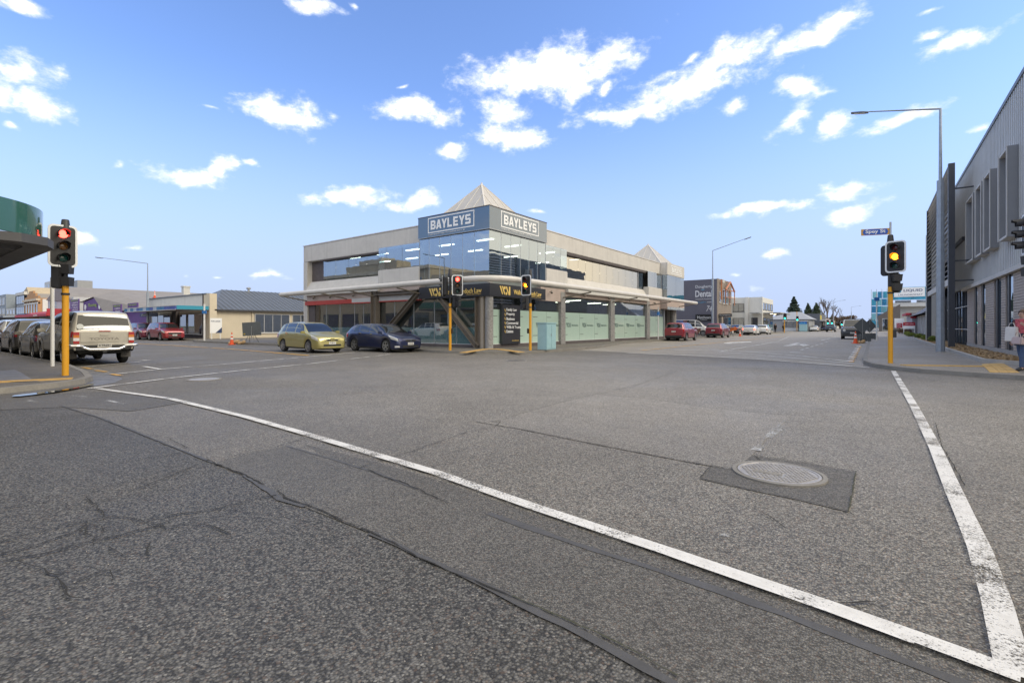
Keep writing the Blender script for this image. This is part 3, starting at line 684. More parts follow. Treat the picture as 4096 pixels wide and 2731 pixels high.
# right facade, upper storey
part('R', 25.9, 46.95, 6.35, 7.42, -.4, .0, 'parapet', M_wallL, bevel=.03); part('R', 25.9, 46.95, 7.42, 7.48, -.45, .03, 'parapet_cap', M_tube)
part('R', 25.97, 28.62, 4.0, 4.98, -.3, .22, 'spandrel_box', M_wallL, bevel=.04)
panes('R', [25.97, 26.84, 27.78, 28.6], 4.98, 6.42, .16, G_up)
part('R', 25.95, 28.62, 6.35, 6.46, -.2, .13, 'window_head', M_alu)
m = MB(); m.prism([(FX - .45, 28.62, 3.6), (FX - .45, 28.62, 4.66), (FX - .25, 28.62, 4.66), (FX + .28, 28.62, 3.75), (FX + .28, 28.62, 3.6)], (0, 14.7, 0)); m.build('sloped_spandrel', M_wallL, ob)
panes('R', [28.62, 29.74, 31.07, 32.2, 33.28, 34.5, 35.72, 36.9, 38.0, 39.4, 40.87, 42.11], 4.66, 6.2, -.34, G_mir)
part('R', 42.05, 42.17, 4.6, 6.35, -.5, -.3, 'mullion', M_alu)
panes('R', [42.15, 43.28], 4.66, 6.2, -.34, G_up); part('R', 28.62, 43.28, 6.2, 6.35, -.5, -.05, 'window_head', M_plinth)
part('R', 43.28, 46.95, 4.0, 4.94, -.3, .22, 'spandrel_box', M_wallL, bevel=.04); panes('R', [43.3, 45.06, 46.75], 4.94, 6.36, .14, G_mir)
part('R', 46.75, 46.9, 4.9, 6.36, -.2, .16, 'mullion', M_alu)

# second, smaller tower at the far end
m = MB(); m.box(-17.2, -16.12, 46.95, 52.25, 6.3, 7.5); t2 = m.build('tower_top', M_wallL, ob, bevel=.03)
frame('R', 48.0, 51.4, 6.5, 7.3, .68, .06, 'sign_frame', M_wh, t2); block_word('R', 'BAYLEYS', 48.3, 6.66, 2.85, .48, .68, M_wh, t2)
panes('R', [47.0, 49.6, 52.2], 4.05, 6.3, .64, G_mir); m = MB(); m.box(-16.8, -16.17, 46.98, 46.99, 4.05, 6.3); m.build('window_pane', G_up, ob)
part('R', 47.0, 52.2, 4.05, 6.3, -.3, .3, 'dark_lining', M_intd)
part('R', 46.95, 52.25, 3.0, 4.05, -.4, .68, 'tower_fascia', M_pink, bevel=.02)
ts = part('R', 47.0, 52.2, 2.93, 3.2, .68, .70, 'sign_strip', mat('faded_blue_strip', (.30, .37, .45), .5, var=.4, vs=3)); ft('R', 'For property and rural sales', 47.3, 2.98, 4.4, .16, .70, M_wh, ts)
m = MB(); m.lathe([(.30, FZ), (.30, 3.0)], c=(-16.75, 50.6, 0), n=20); m.build('round_column', M_pier, ob, smooth=40)
# pyramids
def pyramid(cx, cy, hs, z0, z1, nrib):
    root = MB(); A = (cx, cy, z1); C = [(cx - hs, cy - hs, z0), (cx + hs, cy - hs, z0), (cx + hs, cy + hs, z0), (cx - hs, cy + hs, z0)]
    for i in range(4): root.poly([C[i], C[(i + 1) % 4], A])
    p = root.build('pyramid_roof', M_pyr, ob)
    for i in range(4):
        a = Vector(C[i]); b = Vector(C[(i + 1) % 4]); ap = Vector(A)
        m = MB(); m.bar(a, ap, .09, .07); m.build('hip_batten', M_pyrrib, p)
        for k in range(1, nrib):
            q = a.lerp(b, k / nrib); f = 1 - abs(2 * k / nrib - 1); mid = a.lerp(b, .5)
            top = q + (ap - mid) * f
            m = MB(); m.bar(q, q + (top - q) * .97, .05, .06); m.build('batten', M_pyrrib, p)
    m = MB(); m.lathe([(.09, z1 - .08), (.05, z1 + .1)], c=(cx, cy, 0), n=8); m.build('finial', M_pyrrib, p)
    m = MB(); m.box(cx - hs, cx + hs, cy - hs, cy + hs, 7.1, z0); m.build('upstand', M_pyr, p)
pyramid(-20.0, 23.7, 2.2, 7.75, 10.3, 6); pyramid(-19.6, 51.0, 2.2, 7.75, 10.1, 6)
# canopy
pth = [(-34.34, FY - 2.2, 3.58), (-20, FY - 2.2, 3.66)] + [(x, y, 3.67) for x, y in arc(FX + 2.2 - 1.6, FY - 2.2 + 1.6, 1.6, -90, 0, 8)] + [(FX + 2.2, 24, 3.67), (FX + 2.2, 51.2, 3.66)]
m = MB(); m.tube(pth, .155, 16); cano = m.build('canopy_tube', M_tube, ob, smooth=50)
m = MB(); m.v = [(-34.2, FY - 2.2, 3.72), (-34.2, FY - .2, 3.86), (FX + .2, FY - .2, 3.88), (FX + 2.0, FY - 2.0, 3.80), (FX + 2.2, 51.1, 3.8), (FX + .2, 51.1, 3.88)]
m.f = [(0, 1, 2, 3), (3, 2, 5, 4)]; m.build('canopy_sheet', glass('canopy_glass', (.82, .84, .84), .05, .95), ob)
for u in (-34.6, -29.6, -26.3, -21.9):
    m = MB(); m.tube([(u, FY - .02, 3.22), (u + .1, FY - 2.1, 3.50)], .045, 8); m.tube([(u + .1, FY - 2.1, 3.50), (u + .1, FY - 2.2, 3.6)], .04, 8); m.build('canopy_bracket', M_steel, cano)
for u in (28.3, 36.0, 43.7, 50.5):
    m = MB(); m.tube([(FX + .02, u, 3.22), (FX + 2.1, u, 3.50)], .045, 8); m.tube([(FX + 2.1, u, 3.5), (FX + 2.2, u, 3.6)], .04, 8); m.build('canopy_bracket', M_steel, cano)
# band under the canopy
part('L', -34.6, -22.2, 2.90, 3.78, -.4, .03, 'shop_header', M_pink); part('R', 25.6, 46.95, 3.33, 3.78, -.4, .03, 'shop_header', M_pink); part('R', 25.6, 28.63, 2.93, 3.33, -.4, .028, 'shop_header', M_pink); part('R', 44.1, 46.95, 2.9, 3.33, -.4, .028, 'shop_header', M_pink)
part('L', -34.8, -28.94, 2.88, 3.18, .03, .07, 'red_sign_band', M_red); part('L', -28.94, -26.7, 2.93, 3.2, .03, .07, 'pale_sign_band', M_lgrey); part('L', -28.94, -26.7, 2.86, 2.93, .03, .068, 'red_trim', M_red); part('L', -26.0, -22.0, 2.95, 3.25, .03, .06, 'pale_sign_band', M_lgrey); part('L', -26.0, -22.0, 2.88, 2.95, .03, .058, 'red_trim', M_red)
for u in (-33.4, -31.3, -28.6):
    m = MB(); m.tube([(u, FY - .03, 3.42), (u, FY - .22, 3.46)], .02, 6); m.lathe([(.05, 0), (.08, .16)], c=(u, FY - .22, 3.48), ax=(.5, -.3, -.6), n=10); m.build('spot_lamp', M_steel, ob)
for u in (26.6, 31.0, 35.0, 39.0, 44.9):
    m = MB(); m.tube([(FX + .03, u, 3.5), (FX + .2, u, 3.54)], .02, 6); m.lathe([(.05, 0), (.08, .16)], c=(FX + .2, u, 3.55), ax=(.3, -.4, -.6), n=10); m.build('spot_lamp', M_steel, ob)
# law-firm fascia
m = MB(); m.box(-21.9, FX + .35, FY - .35, FY - .22, 2.93, 3.62); m.box(FX + .22, FX + .35, FY - .22, 25.66, 2.93, 3.62); m.box(-21.9, FX + .22, FY - .22, FY, 2.95, 3.0); m.box(FX, FX + .22, FY, 25.66, 2.95, 3.0)
fas = m.build('fascia_sign', M_char, ob)
def wm(side, u, z, s, o, mm, parent):
    """interlocking W M mark: slanted bars and two dots"""
    P = lambda a, b: (u + a * s, FY - o - .006, z + b * s) if side == 'L' else (FX + o + .006, u + a * s, z + b * s)
    dv = (0, -.01, 0) if side == 'L' else (.01, 0, 0); m = MB()
    for a in (0.0, .42): m.prism([P(a, 1), P(a + .26, 1), P(a + .62, .12), P(a + .5, 0)], dv)
    m.prism([P(1.16, 1), P(1.42, 1), P(1.78, .1), P(1.66, 0)], dv); m.prism([P(1.80, 1), P(2.06, 1), P(2.06, 0), P(1.80, 0)], dv); m.prism([P(1.80, 0), P(1.80, .55), P(1.62, .15)], dv)
    for cx_, cz_ in ((.98, .82), (1.28, .16)): m.prism([P(cx_ + .15 * math.cos(t), cz_ + .19 * math.sin(t)) for t in [i * math.pi / 8 for i in range(16)]], dv)
    return m.build('logo', mm, parent)
wm('L', -21.05, 3.05, .47, .35, M_gold, fas); ft('L', 'Walker Murdoch Law', -19.85, 3.12, 2.85, .27, .355, M_gold, fas, bold=.012); ft('L', 'where you matter', -18.1, 3.02, 1.05, .07, .355, M_gold, fas)
wm('R', 21.0, 3.05, .47, .35, M_gold, fas); ft('R', 'Walker Murdoch Law', 22.3, 3.12, 2.85, .27, .355, M_gold, fas, bold=.012); ft('R', 'where you matter', 24.1, 3.02, 1.05, .07, .355, M_gold, fas)
# ground floor, left
part('L', -34.6, -17.55, FZ, .28, -.35, -.05, 'plinth', M_plinth)
LE1 = [-33.7, -32.3, -30.6, -28.9, -27.9, -26.65]; LE2 = [-26.05, -24.7, -22.9, -21.1, -19.3, -17.56]
part('L', -34.6, -33.72, .28, 2.9, -.4, -.1, 'wall_panel', M_plinth)
for E_ in (LE1, LE2):
    panes('L', E_, 1.24, 2.9, -.14, G_low); panes('L', E_, .28, 1.236, -.14, G_filmL)
    for u in E_[1:-1]: part('L', u - .02, u + .02, .28, 2.9, -.2, -.12, 'mullion', M_alu)
    part('L', E_[0], E_[-1], .26, .31, -.22, -.10, 'window_sill', M_lgrey)
def ibeam(p, q, w=.30, h=.26):
    m = MB(); p, q = Vector(p), Vector(q); d = (q - p).normalized(); s = Vector((0, 1, 0)); n = d.cross(s).normalized()
    m.obox((p + q) / 2 + n * (h / 2 - .012), d, s, n, (q - p).length / 2, w / 2, .012); m.obox((p + q) / 2 - n * (h / 2 - .012), d, s, n, (q - p).length / 2, w / 2, .012); m.obox((p + q) / 2, d, s, n, (q - p).length / 2, .012, h / 2 - .024)
    return m.build('steel_brace', M_steel, ob)
ibeam((-22.0, FY - .18, 3.45), (-26.15, FY - .18, .18)); ibeam((-20.75, FY - .18, 3.4), (-17.42, FY - .18, .18)); ibeam((-26.35, FY - .18, 3.42), (-21.9, FY - .18, 3.42), .3, .2)
for u0, u1 in ((-26.62, -26.1), (-17.56, -17.18)):
    m = MB(); fb('L', u0, u0 + .03, FZ, 3.6, -.1, .28, m); fb('L', u1 - .03, u1, FZ, 3.6, -.1, .28, m); fb('L', u0 + .03, u1 - .03, FZ, 3.6, .07, .10, m); m.build('steel_column', M_steel, ob)
part('L', -17.18, -16.98, FZ, 3.6, -.2, .25, 'beige_column', mat('beige_steel', (.34, .30, .25), .6, var=.1))
m = MB(); m.lathe([(.22, FZ), (.22, 3.7)], c=(FX + .08, FY - .05, 0), n=24); m.build('round_column', M_pier, ob, smooth=40)
# ground floor, right
part('R', 20.8, 48.1, FZ, .30, -.35, -.03, 'plinth', M_plinth)
bays = [([20.85, 21.6, 23.34, 24.9, 26.5, 28.0], 2.93), ([28.63, 30.9, 33.2, 35.62], 3.33), ([36.43, 38.7, 41.0, 43.28], 3.33), ([44.09, 46.0, 48.03], 2.93)]
for k, (E_, zt) in enumerate(bays):
    if zt > 3.31: zt = 3.28
    panes('R', E_, 2.25, zt, -.12, G_low); panes('R', E_, .32, 2.246, -.12, G_film2)
    part('R', E_[0], E_[-1], .28, .33, -.2, -.08, 'window_sill', M_lgrey)
    for zz in (.72, 1.87):
        for u in E_[:-1]: part('R', u + .03, u + .55, zz, zz + .03, -.12, -.115, 'film_line', M_plinth)
    if k in (0, 1, 2):
        for u in E_[(3 if k == 0 else 0):-1]:
            wm('R', u + .35, 1.25, .30, -.116, mat('film_grey', (.22, .30, .28), .6), ob); ft('R', 'Walker Murdoch Law', u + 1.1, 1.32, .95, .12, -.118, mat('film_grey', (.22, .30, .28), .6), ob)
for u0, u1 in ((28.02, 28.61), (35.64, 36.41), (43.3, 44.07)): part('R', u0, u1, FZ, 3.6, -.2, .06, 'pier', M_pier, bevel=.015)
bd = part('R', 21.61, 23.33, .30, 2.53, -.10, .08, 'notice_board', M_char)
for i, s in enumerate(('Family Law', 'Property', 'Business', 'Commercial', 'Wills & Trusts', 'Estates')):
    z = 2.13 - i * .238
    text(s, M_wh, bd, (FX + .09, 21.98, z), (0, 1, 0), None, .165 if s not in ('Family Law', 'Property') else .205, bold=.01)
    m = MB(); P = lambda a, b: (FX + .086, 21.80 + a, z + b); m.prism([P(0, .15), P(.05, .15), P(.10, .0), P(.05, .0)], (.006, 0, 0)); m.build('bullet', M_gold, bd)
text('www.wmlaw.co.nz', M_gold, bd, (FX + .09, 22.5, .46), (0, 1, 0), .68, .06)
part('R', 48.05, 48.2, FZ, 3.0, -.4, .0, 'door_frame', M_alu); part('R', 48.2, 52.2, FZ, 3.0, -1.2, -1.1, 'entrance_recess', M_intd)

# ------------------------------------------------------------------ vehicles
M_tyre = mat('tyre_rubber', (.022, .022, .023), .85); M_rim = mat('alloy_rim', (.36, .36, .37), .38, .75, var=.15, vs=9)
M_trim = mat('black_trim', (.025, .026, .028), .55); M_under = mat('underbody', (.012, .012, .012), .9)
M_cglass = mat('car_glass', (.012, .015, .018), .03, spec=.9, coat=.3)
M_chrome = mat('chrome', (.72, .72, .72), .12, 1.0); M_lampg = mat('lamp_lens', (.62, .62, .60), .08, .25, coat=1.0, var=.3, vs=18)
M_tail = mat('tail_lens', (.36, .015, .015), .15, coat=1.0); M_tailon = mat('lit_tail_lens', (.5, .02, .02), .2, emit=(1, .06, .03), es=5)
M_amber = mat('amber_lens', (.55, .17, .02), .2, coat=1.0); M_plate = mat('number_plate', (.78, .78, .76), .5); M_ink = mat('plate_ink', (.03, .03, .03), .6)
M_clear = mat('clear_lens', (.7, .7, .7), .1, coat=1.0)
def paint(name, col, metal=.35, rough=.38): return mat('paint_' + name, col, rough, metal, coat=1.0, var=.04, vs=3)
WHEELS = {}
def wheel_meshes(r, n, w=.20):
    k = (r, n)
    if k not in WHEELS:
        m = MB(); rr = r * .70; m.lathe([(rr, -w / 2), (r * .93, -w / 2), (r, -w / 2 + .03), (r, w / 2 - .03), (r * .93, w / 2), (rr, w / 2)], ax=(0, 1, 0), n=28, cap=False)
        m.lathe([(0.01, -w / 2 + .02), (rr, -w / 2 + .02)], ax=(0, 1, 0), n=28, cap=False)
        t = m.build('wheel', M_tyre, smooth=40); tm = t.data; bpy.data.objects.remove(t)
        m = MB(); o = w / 2 - .02
        m.lathe([(rr + .004, o + .022), (rr - .018, o + .022), (rr - .03, o - .03), (rr - .03, -.02)], ax=(0, 1, 0), n=28, cap=False)
        m.lathe([(.062, o - .03), (.062, o + .012), (.0, o + .016)], ax=(0, 1, 0), n=14, cap=False)
        for i in range(n):
            a = 2 * math.pi * i / n; d = Vector((math.cos(a), 0, math.sin(a))); s = Vector((-math.sin(a), 0, math.cos(a)))
            p = d * .04 + Vector((0, o, 0)); q = d * (rr - .015) + Vector((0, o, 0)); c = (p + q) / 2
            m.obox(c, d, s, (0, 1, 0), (q - p).length / 2, rr * (.55 if n < 7 else .36) / n + .008, .014)
        t = m.build('rim', M_rim); rm = t.data; bpy.data.objects.remove(t)
        m = MB(); m.lathe([(.005, -.01), (rr - .02, -.01)], ax=(0, 1, 0), n=24, cap=False); t = m.build('brake', M_under); bk = t.data; bpy.data.objects.remove(t)
        WHEELS[k] = (tm, rm, bk)
    return WHEELS[k]

class Car:
    def __init__(s, name, label, cat, sp, pm, loc, rz, group=None):
        s.sp = sp; s.pm = pm; s.root = thing(name, label, cat, (0, 0, 0), 0, group)
        s.L = sp['L']; s.W = sp['W']; s.x0 = -s.L / 2; s.x1 = s.L / 2; s.ax = sp['ax']; s.wr = sp['wr']
        s.body(); s.detail()
        s.root.location = (loc[0], loc[1], loc[2] if len(loc) > 2 else 0.0); s.root.rotation_euler = (0, 0, R(rz))
    def top(s, x): return interp(s.sp['top'], x)
    def belt(s, x): return min(interp(s.sp['belt'], x), s.top(x) - .05)
    def half(s, x):
        W2 = s.W / 2; f = s.sp.get('nose', .70); r = s.sp.get('tail', .80)
        return W2 * min(interp([(s.x0, r), (s.x0 + .05, r + (1 - r) * .45), (s.x0 + .18, r + (1 - r) * .8), (s.x0 + .6, 1.0), (s.x0 + .7, 1.0)], x), interp([(s.x1 - .9, 1.0), (s.x1 - .55, .985), (s.x1 - .2, f + (1 - f) * .72), (s.x1 - .06, f + (1 - f) * .38), (s.x1, f)], x))
    def bot(s, x):
        z = interp([(s.x0, s.sp['gc'] + .10), (s.x0 + .3, s.sp['gc'] + .02), (s.x0 + .8, s.sp['gc']), (s.x1 - .8, s.sp['gc']), (s.x1 - .25, s.sp['gc'] - .01), (s.x1, s.sp['gc'] + .04)], x)
        for a in s.ax:
            ra = s.wr * 1.16; dx = abs(x - a)
            if dx < ra: z = max(z, s.wr + math.sqrt(ra * ra - dx * dx) * .98)
        return z
    def P(s, x, v, sd=1):
        zt, zb, zl, hw = s.top(x), s.belt(x), s.bot(x), s.half(x); tb = s.sp.get('tumble', .30); wt = max(.12, hw - .085 - (zt - zb) * tb)
        zl = min(zl, zb - .04)
        pr = [(hw - .05, zl), (hw - .012, zl + (zb - zl) * .16), (hw, zl + (zb - zl) * .55), (hw - .018, zb - (zb - zl) * .07), (hw - .035, zb)]
        a = Vector((hw - .035, zb)); b = Vector((wt, zt - .035))
        for f in (.07, .5, .90): q = a.lerp(b, f); pr.append((q.x + math.sin(f * math.pi) * .02 * min(1, (zt - zb) * 2), q.y))
        pr += [(wt, zt - .035), (wt * .86, zt - .012), (wt * .45, zt), (0, zt + .006)]
        i = min(int(v), 10); f = v - i; p = pr[i]; q = pr[i + 1]
        return Vector((x, (p[0] + (q[0] - p[0]) * f) * sd, p[1] + (q[1] - p[1]) * f))
    def stations(s):
        xs = set([s.x0, s.x0 + .02, s.x0 + .05, s.x0 + .1, s.x0 + .18, s.x1 - .02, s.x1 - .05, s.x1 - .1, s.x1 - .16]); n = 44
        for i in range(n + 1): xs.add(s.x0 + .05 + (s.L - .1) * i / n)
        for a in s.ax:
            ra = s.wr * 1.16
            for k in range(-6, 7): xs.add(a + ra * math.sin(k / 6 * math.pi / 2))
            xs.add(a - ra - .004); xs.add(a + ra + .004)
        for k in s.sp['top']: xs.add(k[0])
        xs = sorted(x for x in xs if s.x0 <= x <= s.x1); out = [xs[0]]
        for x in xs[1:]:
            if x - out[-1] > .003: out.append(x)
        return out
    def body(s):
        xs = s.stations(); m = MB(); ring = [(v, 1) for v in range(12)] + [(v, -1) for v in range(10, -1, -1)]; n = len(ring)
        for x in xs:
            for v, sd in ring: m.v.append(tuple(s.P(x, v, sd)))
        for i in range(len(xs) - 1):
            for j in range(n - 1): m.f.append((i * n + j, i * n + j + 1, (i + 1) * n + j + 1, (i + 1) * n + j))
        m.f.append(tuple(range(n))); e = (len(xs) - 1) * n; m.f.append(tuple(e + j for j in range(n))[::-1])
        s.bod = m.build('body', s.pm, s.root, smooth=38, local=True)
        m = MB(); W2 = s.W / 2; m.box(s.x0 + .12, s.x1 - .12, -W2 + .24, W2 - .24, s.sp['gc'] - .02, min(.62, s.sp['belt'][1][1] - .3) if s.sp['gc'] < .4 else .85)
        m.box(s.x0 + .25, s.x1 - .3, -W2 + .10, W2 - .10, s.sp['gc'] + .0, s.sp['gc'] + .05) if False else None
        m.build('underbody', M_under, s.root, local=True)
        tm, rm, bk = wheel_meshes(s.wr, s.sp.get('spokes', 5))
        for a in s.ax:
            for sd in (1, -1):
                w = link('wheel', tm, None, s.root, (a, sd * (W2 - .125), s.wr)); w.rotation_euler = (0, R(random.uniform(0, 60)), 0 if sd > 0 else math.pi)
                link('rim', rm, None, w); link('brake', bk, None, w)
    def patch(s, xa, xb, va, vb, name, m, sd=1, off=.006, nx=8, nv=4, xat=None, xbt=None, parent=None):
        """piece of the body surface between stations xa..xb and rows va..vb (top edge may be shifted)"""
        xat = xa if xat is None else xat; xbt = xb if xbt is None else xbt; b = MB(); e = .004
        for j in range(nv + 1):
            fv = j / nv; v = va + (vb - va) * fv
            for i in range(nx + 1):
                fx = i / nx; x = (xa + (xat - xa) * fv) * (1 - fx) + (xb + (xbt - xb) * fv) * fx
                p = s.P(x, v, sd); du = s.P(min(x + e, s.x1), v, sd) - s.P(max(x - e, s.x0), v, sd); dv = s.P(x, min(v + .05, 11), sd) - s.P(x, max(v - .05, 0), sd)
                nn = du.cross(dv); 
                if nn.length < 1e-9: nn = Vector((0, sd, 0))
                nn.normalize()
                if nn.dot(Vector((0, p.y, p.z - .6))) < 0: nn = -nn
                b.v.append(tuple(p + nn * off))
        for j in range(nv):
            for i in range(nx): k = j * (nx + 1) + i; b.f.append((k, k + 1, k + nx + 2, k + nx + 1))
        return b.build(name, m, parent or s.root, smooth=60, local=True)
    def screen(s, xa, xb, name, m, t0=.93, t1=.93, off=.006, nx=8):
        """glass over the top strip between xa and xb, full width"""
        b = MB(); nt_ = 10
        for i in range(nx + 1):
            f = i / nx; x = xa + (xb - xa) * f; t_ = t0 + (t1 - t0) * f
            for j in range(nt_ + 1):
                t = (j / nt_ * 2 - 1) * t_; v = 11 - abs(t) * 3.0; p = s.P(x, v, 1 if t >= 0 else -1)
                dz = (s.top(x + .01) - s.top(x - .01)) / .02; nn = Vector((-dz, 0, 1)).normalized(); b.v.append(tuple(p + nn * off))
        for i in range(nx):
            for j in range(nt_): k = i * (nt_ + 1) + j; b.f.append((k, k + 1, k + nt_ + 2, k + nt_ + 1))
        return b.build(name, m, s.root, smooth=60, local=True)
    def cap(s, poly, name, m, front=True, d=.02, off=0.0, parent=None):
        """plate on the flat nose or tail: poly of (y, z)"""
        x = (s.x1 + off) if front else (s.x0 - off); b = MB(); b.prism([(x, y, z) for y, z in poly], (d if front else -d, 0, 0)); return b.build(name, m, parent or s.root, local=True)
    def rect(s, y0, y1, z0, z1): return [(y0, z0), (y1, z0), (y1, z1), (y0, z1)]
    def detail(s):
        sp = s.sp; W2 = s.W / 2; ws = sp['ws']
        s.screen(ws[0] - .03, ws[1] + .02, 'windscreen', M_cglass, .95, .90)
        if 'rw' in sp: s.screen(sp['rw'][0], sp['rw'][1], 'rear_window', M_cglass, .90, .93)
        for sd in (1, -1):
            for (a, at, b, bt) in sp['win']: s.patch(a, b, 5, 7.75, 'side_window', sp.get('wm', M_cglass), sd, .004, xat=at, xbt=bt)
            for (a, b) in sp['doors']:
                d = s.patch(a, b, .9, 3.95, 'door', s.pm, sd, .003, nx=10, nv=8)
                p = s.P(b + .16 if b < a else b - .16, 3.0, sd); hx = (b + .17) if b < a else (b - .17); p = s.P(hx, 3.25, sd)
                m = MB(); m.box(p.x - .09, p.x + .09, p.y - .012, p.y + .03 * sd, p.z - .018, p.z + .018); m.build('door_handle', sp.get('hm', s.pm), d, local=True)
            s.patch(s.x1 - .06, s.x1 - sp.get('hl', .50), 2.55, 3.9, 'headlight', M_lampg, sd, .007, xat=s.x1 - .12, xbt=s.x1 - sp.get('hl', .5) - .12)
            lm = sp.get('tm', M_tail); tl = s.patch(s.x0 + .02, s.x0 + sp.get('tl', .32), 2.4, 4.3, 'tail_light', lm, sd, .008, nv=6)
            mx = ws[0] - .22; p = s.P(mx, 4.6, sd)
            m = MB(); m.obox((p.x + .02, p.y + sd * .13, p.z + .06), (1, .0, 0), (0, 1, 0), (0, 0, 1), .055, .105, .065); m.obox((p.x + .03, p.y + sd * .03, p.z - .0), (1, 0, 0), (0, 1, 0), (0, 0, 1), .03, .05, .025)
            mo = m.build('mirror', s.pm if not sp.get('blackmirror') else M_trim, s.root, bevel=.02, local=True, smooth=40)
            s.patch(s.ax[1] + s.wr * 1.2, s.ax[0] - s.wr * 1.2, 0, .55, 'sill', M_trim, sd, .008, nv=2)
            if sp.get('arch'):
                for a in s.ax:
                    b = MB(); ra = s.wr * 1.16
                    for k in range(13):
                        an = math.pi * k / 12
                        for rr, yo in ((ra - .01, .0), (ra + .055, .0)):
                            x = a + rr * math.cos(an); z = s.wr + rr * math.sin(an) * .98; hw = s.half(x); b.v.append((x, sd * (hw + .012), max(z, s.sp['gc'])))
                    for k in range(12): b.f.append((2 * k, 2 * k + 1, 2 * k + 3, 2 * k + 2))
                    b.build('wheel_arch', M_trim, s.root, local=True)
        hw = s.half(s.x1); zt = s.top(s.x1); zb = s.bot(s.x1)
        if 'grille' in sp:
            for (y0, y1, z0, z1) in sp['grille']: s.cap(s.rect(y0, y1, z0, z1), 'grille', M_trim, True, .012)
        if 'fplate' in sp:
            p = s.cap(s.rect(-.18, .18, sp['fplate'], sp['fplate'] + .12), 'number_plate', M_plate, True, .025)
            text(sp.get('reg', 'DQM157'), M_ink, p, (s.x1 + .028, -.15, sp['fplate'] + .025), (0, 1, 0), .30, .07, local=True, depth=.004, bold=.02)
        if 'rplate' in sp:
            p = s.cap(s.rect(-.18, .18, sp['rplate'], sp['rplate'] + .12), 'number_plate', M_plate, False, .025)
            text(sp.get('reg', 'KTR291'), M_ink, p, (s.x0 - .028, .15, sp['rplate'] + .025), (0, -1, 0), .30, .07, local=True, depth=.004, bold=.02)
        s.patch(s.x0 + .02, s.x0 + .5, .0, .8, 'bumper_trim', M_trim, 1, .006, nv=2); s.patch(s.x0 + .02, s.x0 + .5, .0, .8, 'bumper_trim', M_trim, -1, .006, nv=2)
        hr = s.half(s.x0); zr = s.bot(s.x0); s.cap(s.rect(-hr * .92, hr * .92, zr, zr + .16), 'rear_valance', M_trim, False, .012)
SP = {}
SP['hatch'] = dict(L=4.25, W=1.70, wr=.315, gc=.20, ax=(1.28, -1.32), top=[(-2.125, .80), (-2.11, .90), (-2.04, 1.02), (-1.95, 1.10), (-1.62, 1.38), (-1.42, 1.46), (-1.0, 1.51), (-.4, 1.535), (.1, 1.515), (.45, 1.45), (1.2, 1.03), (1.32, 1.0), (1.7, .91), (1.95, .82), (2.07, .74), (2.125, .60)],
    belt=[(-2.1, .90), (-1.2, 1.0), (.9, .95), (1.3, .93)], ws=(1.20, .45), rw=(-1.55, -1.93), win=[(1.0, .50, .02, .0), (-.08, -.08, -.98, -1.02), (-1.05, -1.09, -1.42, -1.36)], doors=[(.98, .0), (-.03, -1.0)], grille=[(-.30, -.10, .62, .67), (.10, .30, .62, .67), (-.46, .46, .34, .43)], fplate=.43, rplate=.55, spokes=9, nose=.74)
SP['sleek'] = dict(L=4.42, W=1.76, wr=.325, gc=.18, ax=(1.30, -1.36), top=[(-2.21, .82), (-2.19, .92), (-2.08, 1.06), (-1.62, 1.36), (-1.45, 1.405), (-1.0, 1.45), (-.4, 1.465), (.05, 1.44), (.35, 1.385), (1.2, .985), (1.35, .96), (1.8, .86), (2.05, .78), (2.16, .70), (2.21, .58)],
    belt=[(-2.2, .94), (-1.3, 1.0), (.9, .92), (1.3, .90)], ws=(1.20, .36), rw=(-1.60, -2.06), win=[(.98, .42, .0, -.02), (-.10, -.10, -.86, -.92), (-.98, -1.02, -1.42, -1.30)], doors=[(.96, -.02), (-.06, -.98)], grille=[(-.32, .32, .55, .63), (-.5, .5, .25, .36)], fplate=.38, rplate=.50, spokes=5, nose=.74, hl=.62)
SP['suv'] = dict(L=4.42, W=1.80, wr=.345, gc=.24, ax=(1.34, -1.33), top=[(-2.21, 1.02), (-2.20, 1.08), (-2.12, 1.18), (-1.92, 1.54), (-1.80, 1.60), (-1.2, 1.645), (-.4, 1.66), (.05, 1.64), (.38, 1.56), (1.12, 1.12), (1.25, 1.09), (1.8, 1.0), (2.06, .92), (2.17, .82), (2.21, .66)],
    belt=[(-2.2, 1.06), (-1.3, 1.09), (.9, 1.02), (1.3, 1.0)], ws=(1.12, .40), rw=(-1.95, -2.14), win=[(.92, .42, -.02, -.02), (-.10, -.10, -.92, -.95), (-1.0, -1.03, -1.55, -1.42)], doors=[(.92, -.04), (-.08, -1.0)], grille=[(-.5, .5, .56, .74), (-.5, .5, .32, .44)], fplate=.46, rplate=.78, spokes=10, nose=.78, tail=.86, arch=True, tl=.26)
SP['wagon'] = dict(SP['suv'], L=4.62, tail=.88)
SP['wagon']['top'] = [(x * 1.045, z) for x, z in SP['suv']['top']]
SP['small'] = dict(SP['hatch'], L=3.95, W=1.66, ax=(1.18, -1.22)); SP['small']['top'] = [(x * .93, z) for x, z in SP['hatch']['top']]; SP['small'].update(ws=(1.12, .42), rw=(-1.45, -1.80), win=[(.93, .46, .02, .0), (-.08, -.08, -.90, -.94), (-.97, -1.0, -1.30, -1.26)])
SP['sedan'] = dict(SP['sleek'], L=4.55, W=1.78, top=[(-2.275, .80), (-2.25, .95), (-2.1, 1.04), (-1.75, 1.08), (-1.05, 1.38), (-.7, 1.44), (-.3, 1.46), (.05, 1.44), (.35, 1.39), (1.2, .985), (1.35, .96), (1.85, .86), (2.12, .78), (2.23, .70), (2.275, .58)], rw=(-1.12, -1.70), win=[(.98, .42, .0, -.02), (-.10, -.10, -1.1, -.92)])
